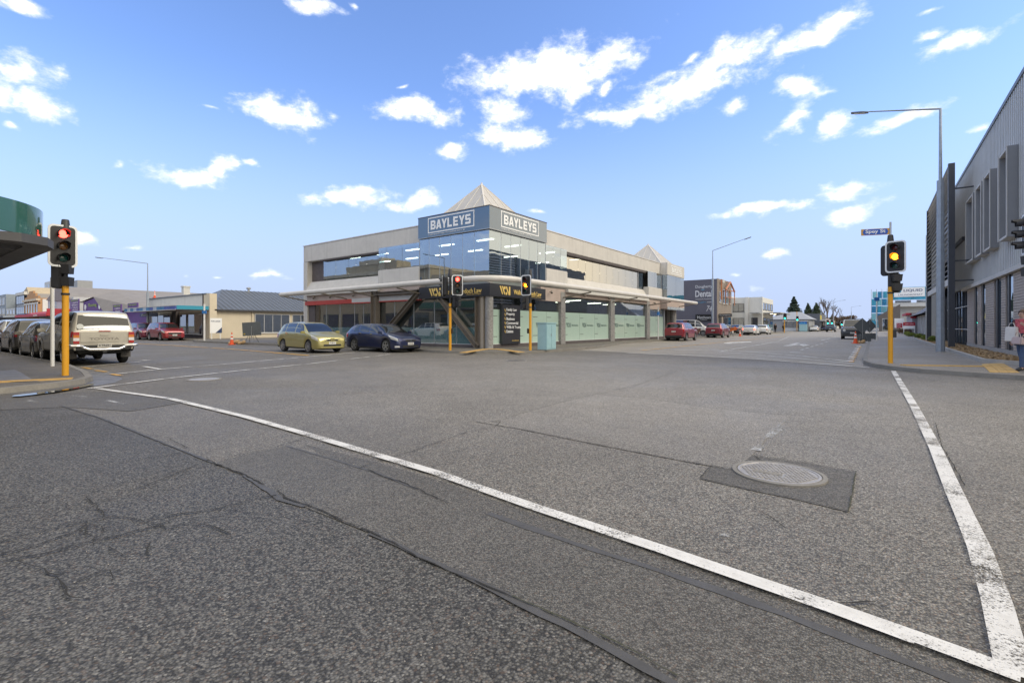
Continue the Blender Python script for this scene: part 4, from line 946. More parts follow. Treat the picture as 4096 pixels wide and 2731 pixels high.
SP['liftback'] = dict(SP['hatch'], L=4.46, W=1.75, top=[(-2.23, .86), (-2.21, 1.0), (-2.16, 1.10), (-2.0, 1.16), (-1.3, 1.38), (-.9, 1.45), (-.2, 1.49), (.15, 1.46), (.5, 1.37), (1.45, .98), (1.6, .94), (1.9, .84), (2.12, .74), (2.23, .56)], belt=[(-2.2, .98), (-1.3, 1.02), (.9, .95), (1.4, .92)], ws=(1.40, .5), rw=(-1.35, -2.0), win=[(1.15, .55, .02, .0), (-.08, -.08, -1.05, -1.0)], ax=(1.33, -1.37), tl=.2)
SP['ute'] = dict(L=5.25, W=1.80, wr=.38, gc=.42, ax=(1.52, -1.56), top=[(-2.625, 1.12), (-2.62, 1.16), (-2.57, 1.28), (-2.44, 1.74), (-2.36, 1.80), (-1.6, 1.84), (-.6, 1.83), (.0, 1.80), (.30, 1.74), (.52, 1.66), (1.08, 1.18), (1.2, 1.15), (2.0, 1.09), (2.42, 1.02), (2.56, .92), (2.625, .74)],
    belt=[(-2.6, 1.13), (-1.0, 1.13), (.9, 1.10), (1.2, 1.08)], ws=(1.08, .54), rw=(-2.46, -2.60), win=[(.92, .56, .12, .10), (.02, .02, -.78, -.78), (-.98, -.94, -2.28, -2.18)], doors=[(.95, .07), (.03, -.86)], fplate=.62, tail=.90, nose=.80, arch=False, spokes=6, tl=.10, tumble=.20, reg='KTR291')
SP['pickup'] = dict(SP['ute'], top=[(-2.625, 1.12), (-2.62, 1.16), (-2.55, 1.17), (-.95, 1.18), (-.80, 1.70), (-.6, 1.76), (.0, 1.80), (.30, 1.74), (.52, 1.66), (1.08, 1.18), (1.2, 1.15), (2.0, 1.09), (2.42, 1.02), (2.56, .92), (2.625, .74)], rw=(-.80, -.93), win=[(.92, .56, .12, .10), (.02, .02, -.72, -.66)], rplate=.62)
SP['boxy'] = dict(L=4.76, W=2.0, wr=.40, gc=.30, ax=(1.50, -1.50), top=[(-2.38, 1.18), (-2.375, 1.22), (-2.33, 1.84), (-2.22, 1.93), (-1.0, 1.97), (.2, 1.97), (.45, 1.92), (.98, 1.30), (1.1, 1.25), (2.0, 1.19), (2.22, 1.15), (2.33, 1.05), (2.38, .9)],
    belt=[(-2.35, 1.18), (-1.0, 1.18), (.9, 1.16), (1.2, 1.14)], ws=(.99, .46), rw=(-2.335, -2.37), win=[(.86, .44, .0, .0), (-.08, -.08, -.95, -.95), (-1.05, -1.05, -2.1, -2.05)], doors=[(.85, -.02), (-.06, -1.0)], grille=[(-.62, .62, .80, .92), (-.7, .7, .42, .66)], fplate=.58, rplate=.6, nose=.93, tail=.92, arch=True, spokes=5, tumble=.14, hl=.22)
SP['van'] = dict(L=4.9, W=1.86, wr=.33, gc=.24, ax=(1.55, -1.35), top=[(-2.45, 1.1), (-2.44, 1.2), (-2.38, 1.88), (-2.25, 1.97), (-1.0, 2.0), (.6, 1.98), (1.0, 1.88), (1.85, 1.18), (2.1, 1.08), (2.36, .92), (2.45, .7)],
    belt=[(-2.4, 1.12), (-1.0, 1.12), (1.5, 1.08), (1.9, 1.05)], ws=(1.84, 1.02), rw=(-2.39, -2.435), win=[(1.55, 1.12, .7, .7), (.6, .6, -.5, -.5)], doors=[(1.5, .66), (.6, -.5)], grille=[(-.5, .5, .5, .62)], fplate=.42, rplate=.6, tail=.93, tumble=.16, spokes=8)

P_gold = paint('olive_gold', (.40, .36, .14), .55, .36); P_navy = paint('navy', (.020, .028, .085), .45, .30); P_champ = mat('paint_champagne', (.46, .435, .375), .42, .3, coat=.7, var=.14, vs=2.5); P_white = paint('white', (.72, .72, .71), .0, .35)
P_graph = paint('graphite', (.09, .085, .08), .5); P_bronze = paint('dark_bronze', (.16, .145, .125), .55); P_redd = paint('deep_red', (.28, .016, .03), .35); P_redw = paint('wine_red', (.22, .014, .026), .45); P_redb = paint('bright_red', (.27, .014, .02), .3)
P_purple = paint('plum', (.20, .035, .07), .45); P_black = paint('black', (.014, .014, .016), .0); P_blueg = paint('blue_grey', (.06, .085, .11), .5); P_slate = paint('slate', (.05, .055, .07), .5)

tiida = Car('hatchback_car', 'olive gold five-door hatchback waiting at the crossing beside the corner office block', 'car', dict(SP['hatch'], reg='DQM157'), P_gold, (-23.5, 14.1), -3)
s = tiida; m = MB(); m.box(2.12, 2.15, -.10, .10, .57, .72); m.build('badge_panel', P_gold, s.root, bevel=.01, local=True); s.cap([(-.045, .635), (0, .66), (.045, .635), (0, .605)], 'badge', M_chrome, True, .03, .012)
for y0, y1 in ((-.52, -.12), (.12, .52)): s.cap(s.rect(y0 * .8, y1 * .8, .675, .69), 'grille_trim', M_chrome, True, .018); s.cap(s.rect(y0 * .8, y1 * .8, .60, .615), 'grille_trim', M_chrome, True, .018)
mazda = Car('hatchback_car', 'dark navy five-door hatchback with roof spoiler stopped beside the steel-braced shop window', 'car', dict(SP['sleek'], reg='KZN726', hm=M_chrome), P_navy, (-20.95, 16.72), -1)
s = mazda; m = MB(); m.v = [(-1.50, -.55, 1.42), (-1.50, .55, 1.42), (-1.78, .50, 1.44), (-1.78, -.50, 1.44), (-1.50, -.55, 1.39), (-1.50, .55, 1.39), (-1.78, .50, 1.40), (-1.78, -.50, 1.40)]; m.f = [(0, 1, 2, 3), (4, 7, 6, 5), (0, 4, 5, 1), (1, 5, 6, 2), (2, 6, 7, 3), (3, 7, 4, 0)]; m.build('spoiler', P_navy, s.root, local=True)
m = MB(); m.lathe([(.05, 2.21), (.05, 2.235), (.036, 2.235)], c=(0, 0, .59), ax=(1, 0, 0), n=16, cap=False); m.build('badge', M_chrome, s.root, local=True)
for sd in (1, -1): s.patch(2.19, 1.98, .9, 1.35, 'fog_light', M_clear, sd, .008)
hilux = Car('utility_truck', 'muddy champagne double-cab ute with canopy, parked nearest behind the yellow signal pole', 'ute', dict(SP['ute'], tm=M_tail), P_champ, (-23.6, 5.05), 180)
s = hilux
for sd in (1, -1):
    for (z0, z1, mm, nm) in ((.83, .93, M_clear, 'reversing_lens'), (.93, 1.02, M_amber, 'indicator_lens'), (1.02, 1.12, M_tail, 'brake_lens')):
        m = MB(); m.box(-2.66, -2.56, sd * .66, sd * .81, z0, z1); m.build(nm, mm, s.root, local=True)
    m = MB(); m.box(-2.66, -2.56, sd * .66, sd * .81, .74, .83); m.build('tail_lens', M_tail, s.root, local=True)
    m = MB(); m.box(-2.06, -2.045, sd * .60, sd * .88, .22, .56); m.build('mud_flap', mat('mud_flap', (.09, .085, .08), .85, var=.2, vs=6), s.root, local=True)
    m = MB(); m.tube([(-2.62, sd * .55, .62), (-2.66, sd * .62, .66), (-2.66, sd * .86, .67), (-2.50, sd * .93, .66)], .05, 10); m.build('bumper_end', M_chrome, s.root, smooth=50, local=True)
    for a in s.ax:
        m = MB(); ra = s.wr * 1.16
        for k in range(13):
            an = math.pi * k / 12
            for rr, yo in ((ra - .01, .03), (ra + .075, .0)): m.v.append((a + rr * math.cos(an), sd * (.90 + yo), max(s.wr + rr * math.sin(an), .42)))
        for k in range(12): m.f.append((2 * k, 2 * k + 1, 2 * k + 3, 2 * k + 2))
        m.build('wheel_arch', P_champ, s.root, local=True)
m = MB(); m.tube([(-2.62, -.58, .62), (-2.66, -.40, .54), (-2.67, 0, .53), (-2.66, .40, .54), (-2.62, .58, .62)], .05, 10); m.build('rear_bumper', M_chrome, s.root, smooth=50, local=True)
m = MB(); m.box(-2.64, -2.61, -.64, .64, .78, 1.12); tg = m.build('tailgate', P_champ, s.root, bevel=.012, local=True)
text('TOYOTA', mat('worn_letter', (.22, .205, .18), .6), tg, (-2.642, .40, .85), (0, -1, 0), .80, .085, local=True, depth=.004, bold=.03)
m = MB(); m.box(-2.665, -2.64, -.11, .11, 1.0, 1.05); m.build('tailgate_handle', P_champ, tg, local=True); m = MB(); m.box(-2.655, -2.64, -.16, .16, 1.135, 1.165); m.build('high_brake_light', M_tail, s.root, local=True)
m = MB(); m.box(-2.655, -2.62, -.19, .19, .60, .73); p = m.build('number_plate', mat('dusty_plate', (.45, .44, .41), .6, var=.2, vs=12), s.root, local=True); text('KTR291', M_ink, p, (-2.657, .15, .63), (0, -1, 0), .30, .07, local=True, depth=.004, bold=.02)
m = MB(); m.box(-2.68, -2.5, -.05, .05, .42, .50); m.box(-2.5, -2.3, -.5, .5, .42, .5); m.build('tow_bar', M_trim, s.root, local=True)
m = MB(); m.lathe([(.095, 0), (.095, .01)], c=(-2.56, .62, 1.30), ax=(-.95, 0, .3), n=20); m.build('round_sticker', mat('sticker', (.5, .52, .5), .6, var=.3, vs=30), s.root, local=True)
m = MB(); m.tube([(-1.9, 0, .38), (1.5, 0, .38)], .12, 8); m.box(-1.62, -1.5, -.7, .7, .33, .45); m.build('driveline', M_under, s.root, local=True)
GP = 'cars parked nose to tail along the left footpath'
Car('hatchback_car', 'dark bronze small hatchback parked directly ahead of the ute', 'car', dict(SP['small']), P_bronze, (-28.15, 5.02), 180, GP)
Car('suv_car', 'dark grey SUV with pale roof rails parked two ahead of the ute', 'car', dict(SP['suv']), P_graph, (-32.7, 5.08), 180, GP)
Car('suv_car', 'white SUV with long red tail lights parked behind the dark grey one on the left', 'car', dict(SP['wagon'], tl=.45), P_white, (-37.5, 5.25), 180, GP)
Car('hatchback_car', 'grey car with lit brake lights at the far left edge', 'car', dict(SP['hatch'], tm=M_tailon), P_graph, (-42.6, 5.9), 180, GP)
GR = 'red cars parked before the blue-awning shop'
Car('suv_car', 'shiny red SUV parked nose-out nearest in front of the blue-awning shop', 'car', dict(SP['suv'], blackmirror=False), P_redb, (-52.7, 17.15), 0, GR)
Car('suv_car', 'plum red SUV parked behind the bright red one by the street lamp', 'car', dict(SP['suv']), P_purple, (-58.4, 17.15), 0, GR)
GA = 'cars parked along the far kerb of the right-hand street'
Car('suv_car', 'bright red SUV with dark rear bumper parked just past the canopy end', 'car', dict(SP['suv'], reg='MWT482'), P_redd, (-14.2, 45.2), 90, GA)
Car('suv_car', 'wine red SUV parked second in line behind the orange roadworks board', 'car', dict(SP['suv'], reg='NDK338'), P_redw, (-14.45, 59.3), 90, GA)
Car('liftback_car', 'silver-white liftback with glowing brake lights parked beyond the traffic cone', 'car', dict(SP['liftback'], tm=M_tailon), P_white, (-14.55, 78.8), 90, GA)
Car('hatchback_car', 'white hatchback just beyond the silver-white liftback', 'car', dict(SP['hatch']), P_white, (-14.1, 86.0), 90, GA)
Car('sedan_car', 'dark slate sedan standing in the yard before the white two-storey building', 'car', dict(SP['sedan']), P_slate, (-18.3, 88.0, FZ), 78)
van = Car('delivery_van', 'van in blue, white and brown livery parked against the grey dental wall', 'van', SP['van'], P_white, (-18.6, 62.6, FZ), 12)
for sd in (1, -1):
    van.patch(-2.30, -.55, .9, 7.7, 'livery_panel', mat('livery_blue', (.03, .07, .22), .4, var=.25, vs=2), sd, .010, nx=8, nv=8); van.patch(-.5, 1.3, .5, 2.6, 'livery_panel', mat('livery_brown', (.20, .09, .07), .5, var=.6, vs=3), sd, .011, nx=8, nv=5); van.patch(-.75, -.3, 1, 7.6, 'livery_stripe', mat('livery_maroon', (.10, .03, .04), .5), sd, .013, nx=3, nv=8)
Car('hatchback_car', 'white and black car partly hidden behind the wine red SUV', 'car', SP['small'], P_white, (-17.6, 73.0, FZ), 60)
Car('suv_car', 'white SUV driving away down the right-hand street', 'car', dict(SP['sleek']), P_white, (-11.6, 138), 90)
Car('pickup_truck', 'dark blue-grey ute driving away beside the white SUV', 'ute', dict(SP['ute'], rplate=.62), P_blueg, (-7.9, 132), 90)
Car('sedan_car', 'dark blue car beyond the white SUV in the far traffic', 'car', SP['sedan'], P_navy, (-11.3, 158), 90)
Car('sedan_car', 'small far car with bright red brake lights left of the black off-roader', 'car', dict(SP['sedan'], tm=M_tailon), P_graph, (-6.2, 215), 90)
df = Car('offroad_car', 'black boxy off-roader with white roof facing us on the right', 'car', SP['boxy'], P_black, (-1.75, 61.3), -90)
df.screen(.42, -2.25, 'white_roof', P_white, .98, .98, .012, 14); df.screen(2.1, 1.15, 'bonnet_panel', P_white, .7, .85, .01)
for sd in (1, -1):
    m = MB(); m.lathe([(.12, 2.36), (.12, 2.41), (.09, 2.42)], c=(0, sd * .66, .90), ax=(1, 0, 0), n=18); m.build('round_headlight', M_lampg, df.root, local=True)
    m = MB(); m.bar((.98, sd * .80, 1.32), (.44, sd * .74, 1.92), .07, .06); m.build('pillar_trim', P_white, df.root, local=True)
m = MB(); m.box(.30, .50, -.74, .74, 1.90, 1.985); m.build('roof_lip', P_white, df.root, bevel=.02, local=True)
m = MB(); m.box(-1.9, .1, -.75, .75, 2.02, 2.05); m.build('roof_rack', M_trim, df.root, local=True)

# ------------------------------------------------------------------ other buildings
G_win = glass('plain_glass', (.40, .46, .48), .22, .55, .0, .05); G_dk = glass('dark_glass', (.16, .19, .20), .28, .5, .0, .05)
M_frame = mat('window_frame', (.55, .55, .54), .5, var=.05); M_dframe = mat('dark_frame', (.05, .05, .055), .5)
M_dark = mat('dark_interior', (.03, .03, .032), .9)
class Bld:
    """a building with walls on axis-aligned planes; faces: 'S' looks to -Y, 'E' to +X, 'W' to -X"""
    def __init__(s, name, label, x0, x1, y0, y1, group=None, cat='building'):
        s.x0, s.x1, s.y0, s.y1 = x0, x1, y0, y1; s.o = thing(name, label, cat, ((x0 + x1) / 2, y0, FZ), 0, group)
    def bx(s, x0, x1, y0, y1, z0, z1, name, m, parent=None, bevel=0.0):
        b = MB(); b.box(x0, x1, y0, y1, z0, z1); return b.build(name, m, parent or s.o, bevel=bevel)
    def f(s, face, u0, u1, z0, z1, o0, o1, name, m, parent=None):
        if face == 'S': return s.bx(u0, u1, s.y0 - o1, s.y0 - o0, z0, z1, name, m, parent)
        if face == 'E': return s.bx(s.x1 + o0, s.x1 + o1, u0, u1, z0, z1, name, m, parent)
        if face == 'N': return s.bx(u0, u1, s.y1 + o0, s.y1 + o1, z0, z1, name, m, parent)
        return s.bx(s.x0 - o1, s.x0 - o0, u0, u1, z0, z1, name, m, parent)
    def win(s, face, u0, u1, z0, z1, n=1, t=.06, fm=None, gm=None, sill=True):
        """framed window standing 3 cm proud with n panes"""
        w = s.f(face, u0, u1, z0, z1, .004, .02, 'window', M_dark); fm = fm or M_frame
        for (a, b, c, d) in ((u0, u1, z0, z0 + t), (u0, u1, z1 - t, z1), (u0, u0 + t, z0 + t, z1 - t), (u1 - t, u1, z0 + t, z1 - t)): s.f(face, a, b, c, d, .02, .07, 'frame', fm, w)
        st = (u1 - u0 - t * 2) / n
        for i in range(n):
            s.f(face, u0 + t + i * st + .012, u0 + t + (i + 1) * st - .012, z0 + t, z1 - t, .03, .04, 'pane', gm or G_win, w)
            if i: s.f(face, u0 + t + i * st - .02, u0 + t + i * st + .02, z0 + t, z1 - t, .02, .065, 'glazing_bar', fm, w)
        if sill: s.f(face, u0 - .05, u1 + .05, z0 - .06, z0, .0, .10, 'sill', fm, w)
        return w
# ---- grey clad building on the right corner
M_clad = mat('ribbed_cladding', (.52, .515, .50), .5, .25, var=.08, vs=.8); M_cladD = mat('dark_cladding', (.13, .135, .145), .45, .3, var=.08)
M_ledge = mat('pale_ledge', (.50, .48, .45), .6, var=.1); M_brick = mat('taupe_block', (.42, .365, .325), .85, var=.18, vs=5, bump=.5, bs=40); M_mort = mat('mortar', (.16, .15, .14), .95)
M_char2 = mat('charcoal_steel', (.055, .058, .068), .45, .3, var=.08); M_boxg = mat('hood_panel', (.27, .27, .275), .4, .3, var=.06); M_mulch = mat('wood_mulch', (.36, .245, .125), .95, var=.5, vs=14, bump=.8, bs=30)
WX = 4.4
rb = Bld('clad_building', 'tall grey ribbed-metal building with window hoods, louvre screen and block base', WX, 24, 19.2, 58)
rb.bx(WX + .05, 24, 19.2, 45.2, 3.6, 10.45, 'upper_wall', M_cladD); rb.bx(WX + .45, 24, 19.2, 58, .11, 3.6, 'lower_wall', M_mort); rb.bx(WX + .3, 24, 45.2, 73, 3.6, 10.3, 'upper_wall', M_cladD); rb.bx(WX + .45, 24, 58, 73, .11, 3.6, 'lower_wall', M_mort)
rb.bx(WX - .1, 24, 19.1, 45.3, 10.45, 10.62, 'roof_edge', M_cladD)
for k in range(9):     # ribbed sheets, each a real folded profile
    a = 19.2 + k * 2.89; b = a + 2.875; m = MB(); n = int((b - a) / .29); top = 10.45; bt = 3.62; P = []
    for i in range(n):
        y = a + (b - a) * i / n; w = (b - a) / n
        P += [(WX + .04, y), (WX + .04, y + w * .58), (WX - .07, y + w * .62), (WX - .07, y + w * .96), (WX + .04, y + w)]
    for i, (x, y) in enumerate(P): m.v += [(x, y, bt), (x, y, top)]
    for i in range(len(P) - 1): m.f.append((2 * i, 2 * i + 1, 2 * i + 3, 2 * i + 2))
    m.build('cladding_panel', M_clad, rb.o)
def r3(x, y): return (3650 + x / 2.0897, 250 + y / 2.0907)
def r4(x, y): return (3650 + x / 2.751, 950 + y / 2.751)
HX = 4.05
for (xl, xr) in ((722, 793), (597, 651), (528, 576), (447, 505)):
    ya = onX(*r3(xr, 1000), HX)[1]; yb = onX(*r3(xl, 1000), HX)[1]; z0, z1 = 4.72, 8.15; t = .09
    h = rb.bx(HX, WX + .02, ya, ya + t, z0, z1, 'window_hood', M_boxg); rb.bx(HX, WX + .02, yb - t, yb, z0, z1, 'hood_side', M_boxg, h); rb.bx(HX - .004, WX + .02, ya + t, yb - t, z1 - t, z1, 'hood_top', M_ledge, h); rb.bx(HX - .004, WX + .02, ya + t, yb - t, z0, z0 + t, 'hood_sill', M_ledge, h)
    for y in (ya, yb): rb.bx(HX - .03, HX, y - .06 if y == yb else y - .02, y + .08, z0, z1, 'hood_edge', M_ledge, h)
    rb.bx(WX - .06, WX - .04, ya + t, yb - t, z0 + t, z1 - t, 'window_pane', G_dk, h)
rb.bx(WX - .06, WX - .01, 22.6, 24.6, 4.6, 8.3, 'smooth_panel', mat('blue_grey_panel', (.14, .17, .21), .35, .3))
rb.bx(WX - .16, WX + .03, 19.2, 40.3, 3.42, 3.60, 'ledge', M_ledge)
rb.bx(WX - .02, WX + .4, 19.2, 39.2, .11, .34, 'plinth', mat('plinth_concrete', (.33, .32, .31), .8, var=.15, vs=3))
piers = [(36.65, 39.15), (34.45, 35.6), (31.05, 33.3), (28.65, 29.55), (24.6, 27.25), (21.9, 24.0), (19.2, 21.3)]; nc = 28
bm_cache = {}
for (a, b) in piers:
    for c in range(nc):
        z = .35 + c * (3.06 / nc); key = round(b - a, 3)
        if key not in bm_cache:
            m = MB(); m.box(-.0, .12, 0, b - a, .004, 3.06 / nc - .012); o = m.build('block_course', M_brick); bm_cache[key] = o.data; o.parent = rb.o; o.location = Vector((WX - .004, a, z)) - wloc(rb.o)
        else: link('block_course', bm_cache[key], None, rb.o, Vector((WX - .004 + random.uniform(-.002, .002), a, z)) - wloc(rb.o))
for i in range(len(piers) - 1):
    a, b = piers[i + 1][1], piers[i][0]; rb.bx(WX + .04, WX + .12, a, b, .34, 3.42, 'recess_panel', M_char2); rb.bx(WX + .02, WX + .035, a + .02, a + (b - a) * .45, .5, 3.3, 'window_pane', G_up)
    rb.bx(WX - .01, WX + .05, a + (b - a) * .5, a + (b - a) * .6, .34, 3.42, 'steel_flange', M_char2)
# glazed entrance behind the louvres
rb.bx(WX + .3, WX + .34, 39.3, 57.5, .2, 6.5, 'backing', M_dark)
for i in range(8):
    for (z0, z1) in ((.25, 1.1), (1.15, 2.5), (2.55, 4.2), (4.25, 6.4)): rb.bx(WX + .12, WX + .135, 39.3 + i * 1.3, 40.52 + i * 1.3, z0, z1, 'window_pane', G_up if i < 4 else G_dk)
    rb.bx(WX + .06, WX + .16, 40.53 + i * 1.3, 40.59 + i * 1.3, .2, 6.5, 'mullion', M_char2)
for z in (1.12, 2.52, 4.22): rb.bx(WX + .05, WX + .15, 39.3, 49.7, z - .02, z + .02, 'transom', M_frame)
rb.bx(WX - .2, WX + .2, 39.4, 45, 6.45, 6.65, 'entrance_hood', M_char2)
lv = thing('louvre_screen', 'tall screen of dark horizontal louvres on black columns at the grey clad building', 'louvre screen', (3.45, 36.4, FZ))
for (y0, y1, z1) in ((36.25, 36.55, 10.35), (50.15, 50.42, 10.35), (43.2, 43.35, 10.2)):
    m = MB(); m.box(3.30, 3.58, y0, y1, FZ, z1) if y0 != 43.2 else m.box(3.40, 3.55, y0, y1, 3.7, z1); m.build('column', M_char2, lv)
for i in range(20):
    z = 4.15 + i * .315; m = MB(); m.prism([(3.30, 36.55, z), (3.50, 36.55, z + .20), (3.56, 36.55, z + .20), (3.36, 36.55, z)], (0, 13.6, 0)); m.build('louvre_blade', mat('louvre_metal', (.46, .44, .41), .5, .1, var=.15, vs=2), lv)
m = MB(); m.box(3.34, 3.50, 36.55, 50.15, 3.62, 3.98); m.build('bottom_rail', M_ledge, lv); m = MB(); m.box(3.36, 3.50, 36.55, 50.15, 10.32, 10.42); m.build('top_rail', M_char2, lv)
for z in (8.9, 4.9, 3.8):
    m = MB(); m.box(3.58, 4.38, 36.35, 36.43, z, z + .07); m.build('strut', M_char2, lv)
rb.bx(3.5, 4.9, 54.0, 54.3, .11, 9.0, 'end_fin', M_clad)
for y in (51.5, 52.3, 53.1): rb.bx(4.2, 4.4, y, y + .3, .11, 3.6, 'stone_pier', M_ledge)
# planter with mulch along that building
pl_ = thing('planter_bed', 'kerbed bed of tan wood mulch along the grey clad building', 'planter', (3.6, 30, FZ))
m = MB(); inner = [(3.0, 60), (3.0, 22.6), (3.65, 21.6), (9, 21.0)]; outer = [(2.85, 60), (2.85, 22.5), (3.58, 21.45), (9, 20.85)]
for i in range(3):
    a, b, c, d = outer[i], outer[i + 1], inner[i + 1], inner[i]; m.prism([(p[0], p[1], FZ) for p in (a, b, c, d)], (0, 0, .12))
small(m.build('kerb_edge', mat('planter_kerb', (.36, .345, .32), .8, var=.15, vs=3), pl_))
m = MB(); m.poly([(3.0, 60, .16), (3.0, 22.6, .16), (3.65, 21.6, .16), (9, 21.0, .16), (9, 22, .16), (4.42, 24, .16), (4.42, 60, .16)]); m.build('mulch_bed', M_mulch, pl_)
m = MB()
for i in range(5000):
    y = 21.6 + (random.random() ** 1.6) * 30; x = random.uniform(3.02, 4.38); 
    if x < 3.0 + max(0, (22.6 - y) * .7): continue
    a = random.random() * 6.28; l = random.uniform(.02, .06); w = l * .4; z = .165 + random.random() * .03; c_, s_ = math.cos(a), math.sin(a); k = len(m.v)
    m.v += [(x + c_ * l - s_ * w, y + s_ * l + c_ * w, z), (x - c_ * l - s_ * w, y - s_ * l + c_ * w, z + random.uniform(-.02, .02)), (x - c_ * l + s_ * w, y - s_ * l - c_ * w, z), (x + c_ * l + s_ * w, y + s_ * l - c_ * w, z + random.uniform(-.02, .02))]; m.f.append((k, k + 1, k + 2, k + 3))
small(m.build('mulch_chips', M_mulch, pl_, fix=False))

# ---- left corner: curved green fascia over a canopy
M_green = mat('green_fascia', (.02, .10, .065), .14, spec=.6, coat=.6, var=.05); M_rimg = mat('canopy_rim', (.07, .07, .075), .6, var=.15); M_lin = mat('canopy_lining', (.62, .60, .57), .45, .2, var=.2, vs=4)
_n = M_lin.node_tree; _t = _n.nodes.new('ShaderNodeBsdfTranslucent'); _t.inputs[0].default_value = (.75, .72, .66, 1); _m = _n.nodes.new('ShaderNodeMixShader'); _m.inputs[0].default_value = .5      # sun-faded sheet that lets daylight through
_n.links.new(_n.nodes['Principled BSDF'].outputs[0], _m.inputs[1]); _n.links.new(_t.outputs[0], _m.inputs[2]); _n.links.new(_m.outputs[0], _n.nodes['Material Output'].inputs[0])
M_beige = mat('beige_render', (.42, .35, .25), .8, var=.12, vs=1.5, streak=.25); M_beigeT = mat('beige_trim', (.50, .43, .33), .7, var=.1)
lb = Bld('corner_shop_building', 'corner shop with curved green fascia above a ribbed street canopy at far left', -42, -16.9, -24, .1)
lb.bx(-42, -16.9, -24, .1, FZ, 6.6, 'wall', M_beige); lb.bx(-42.2, -16.7, -24.2, .3, 6.6, 6.95, 'cornice', M_beigeT); lb.bx(-42, -16.9, -24, .1, 6.95, 7.3, 'parapet', M_beige)
for i in range(7): lb.win('N', -40.5 + i * 3.3, -38.6 + i * 3.3, 4.3, 6.0, 2, fm=M_beigeT)
for i in range(6): lb.win('N', -41 + i * 3.9, -37.9 + i * 3.9, .6, 2.7, 3, fm=M_dframe)
for i in range(6): lb.win('E', -22 + i * 3.6, -19.6 + i * 3.6, 4.3, 6.0, 2, fm=M_beigeT)
ac = arc(-16.1, .62, 2.0, 90, 0, 18); fl = [(-42, 2.62), (-20, 2.62)] + ac + [(-14.1, -3), (-14.1, -24)]
m = MB(); fo = offset(fl, .06)
for z0, z1 in ((3.30, 3.98),):
    n = len(fl); m.v = [(p[0], p[1], z0) for p in fl] + [(p[0], p[1], z1) for p in fl] + [(p[0], p[1], z1) for p in fo] + [(p[0], p[1], z0) for p in fo]
    for r in range(3): m.f += [(r * n + i, r * n + i + 1, (r + 1) * n + i + 1, (r + 1) * n + i) for i in range(n - 1)]
m.build('green_fascia', M_green, lb.o, smooth=30)
rim = [(-42, 2.70), (-15.0, 2.70), (-14.42, 2.50), (-14.13, 2.05), (-14.1, -24)]
m = MB(); n = len(rim); ri = offset(rim, -.5)
m.v = [(p[0], p[1], 3.06) for p in rim] + [(p[0], p[1], 3.24) for p in rim] + [(p[0], p[1], 3.30) for p in ri] + [(p[0], p[1], 3.06) for p in ri]
for r in range(3): m.f += [(r * n + i, r * n + i + 1, (r + 1) * n + i + 1, (r + 1) * n + i) for i in range(n - 1)]
m.f += [(3 * n + i, 3 * n + i + 1, i + 1, i) for i in range(n - 1)]
m.build('canopy_rim', M_rimg, lb.o)
m = MB(); m.poly([(-42, 2.6, 3.2), (-15.0, 2.6, 3.2), (-14.3, 2.05, 3.2), (-14.25, -24, 3.2), (-16.9, -24, 3.2), (-16.9, .1, 3.2), (-42, .1, 3.2)]); m.build('canopy_soffit', M_lin, lb.o)
m = MB()
for i in range(110): x = -42 + i * .25; m.box(x, x + .05, .15, 2.35 if x < -14.9 else 1.6, 3.08, 3.19) if x < -14.6 else None
small(m.build('soffit_ribs', M_rimg, lb.o))
m = MB()
for i in range(90): y = .0 - i * .25; m.box(-16.85, -14.5, y, y + .05, 3.08, 3.19)
small(m.build('soffit_ribs', M_rimg, lb.o))
for x in (-15.3, -17.6, -20, -23, -27): lb.bx(x, x + .12, .12, 2.1, 3.0, 3.13, 'canopy_beam', M_rimg)
for y in (-1.5, -4, -7): lb.bx(-16.85, -14.85, y, y + .12, 3.0, 3.13, 'canopy_beam', M_rimg)
# beige two-storey block with stepped parapet behind, seen in the office windows
lc = Bld('stepped_parapet_building', 'brown and cream block with stepped parapet mirrored in the office windows', -66, -42.3, -22, .1)
lc.bx(-66, -42.3, -22, .1, FZ, 8.2, 'wall', M_beige); lc.bx(-66.2, -42.2, -22, .35, 8.2, 8.6, 'cornice', M_beigeT); lc.bx(-60, -48, -2, .2, 8.6, 9.6, 'parapet', M_beige); lc.bx(-57, -51, -2, .25, 9.6, 10.2, 'parapet', M_beigeT)
for i in range(6): lc.win('N', -65 + i * 3.8, -62.4 + i * 3.8, 4.8, 7.2, 2, fm=M_beigeT)
for i in range(5): lc.win('N', -65 + i * 4.6, -61.4 + i * 4.6, .6, 3.0, 3, fm=M_dframe)
ld = Bld('brown_warehouse', 'plain brown warehouse block beyond the stepped parapet building', -110, -66.4, -26, .1)
ld.bx(-110, -66.4, -26, .1, FZ, 7.0, 'wall', mat('brown_render', (.22, .16, .11), .85, var=.15, vs=1)); ld.bx(-110, -66.3, -26, .2, 7.0, 7.4, 'parapet', M_beigeT)
for i in range(8): ld.win('N', -108 + i * 5, -105 + i * 5, 3.6, 5.6, 2, fm=M_beigeT)

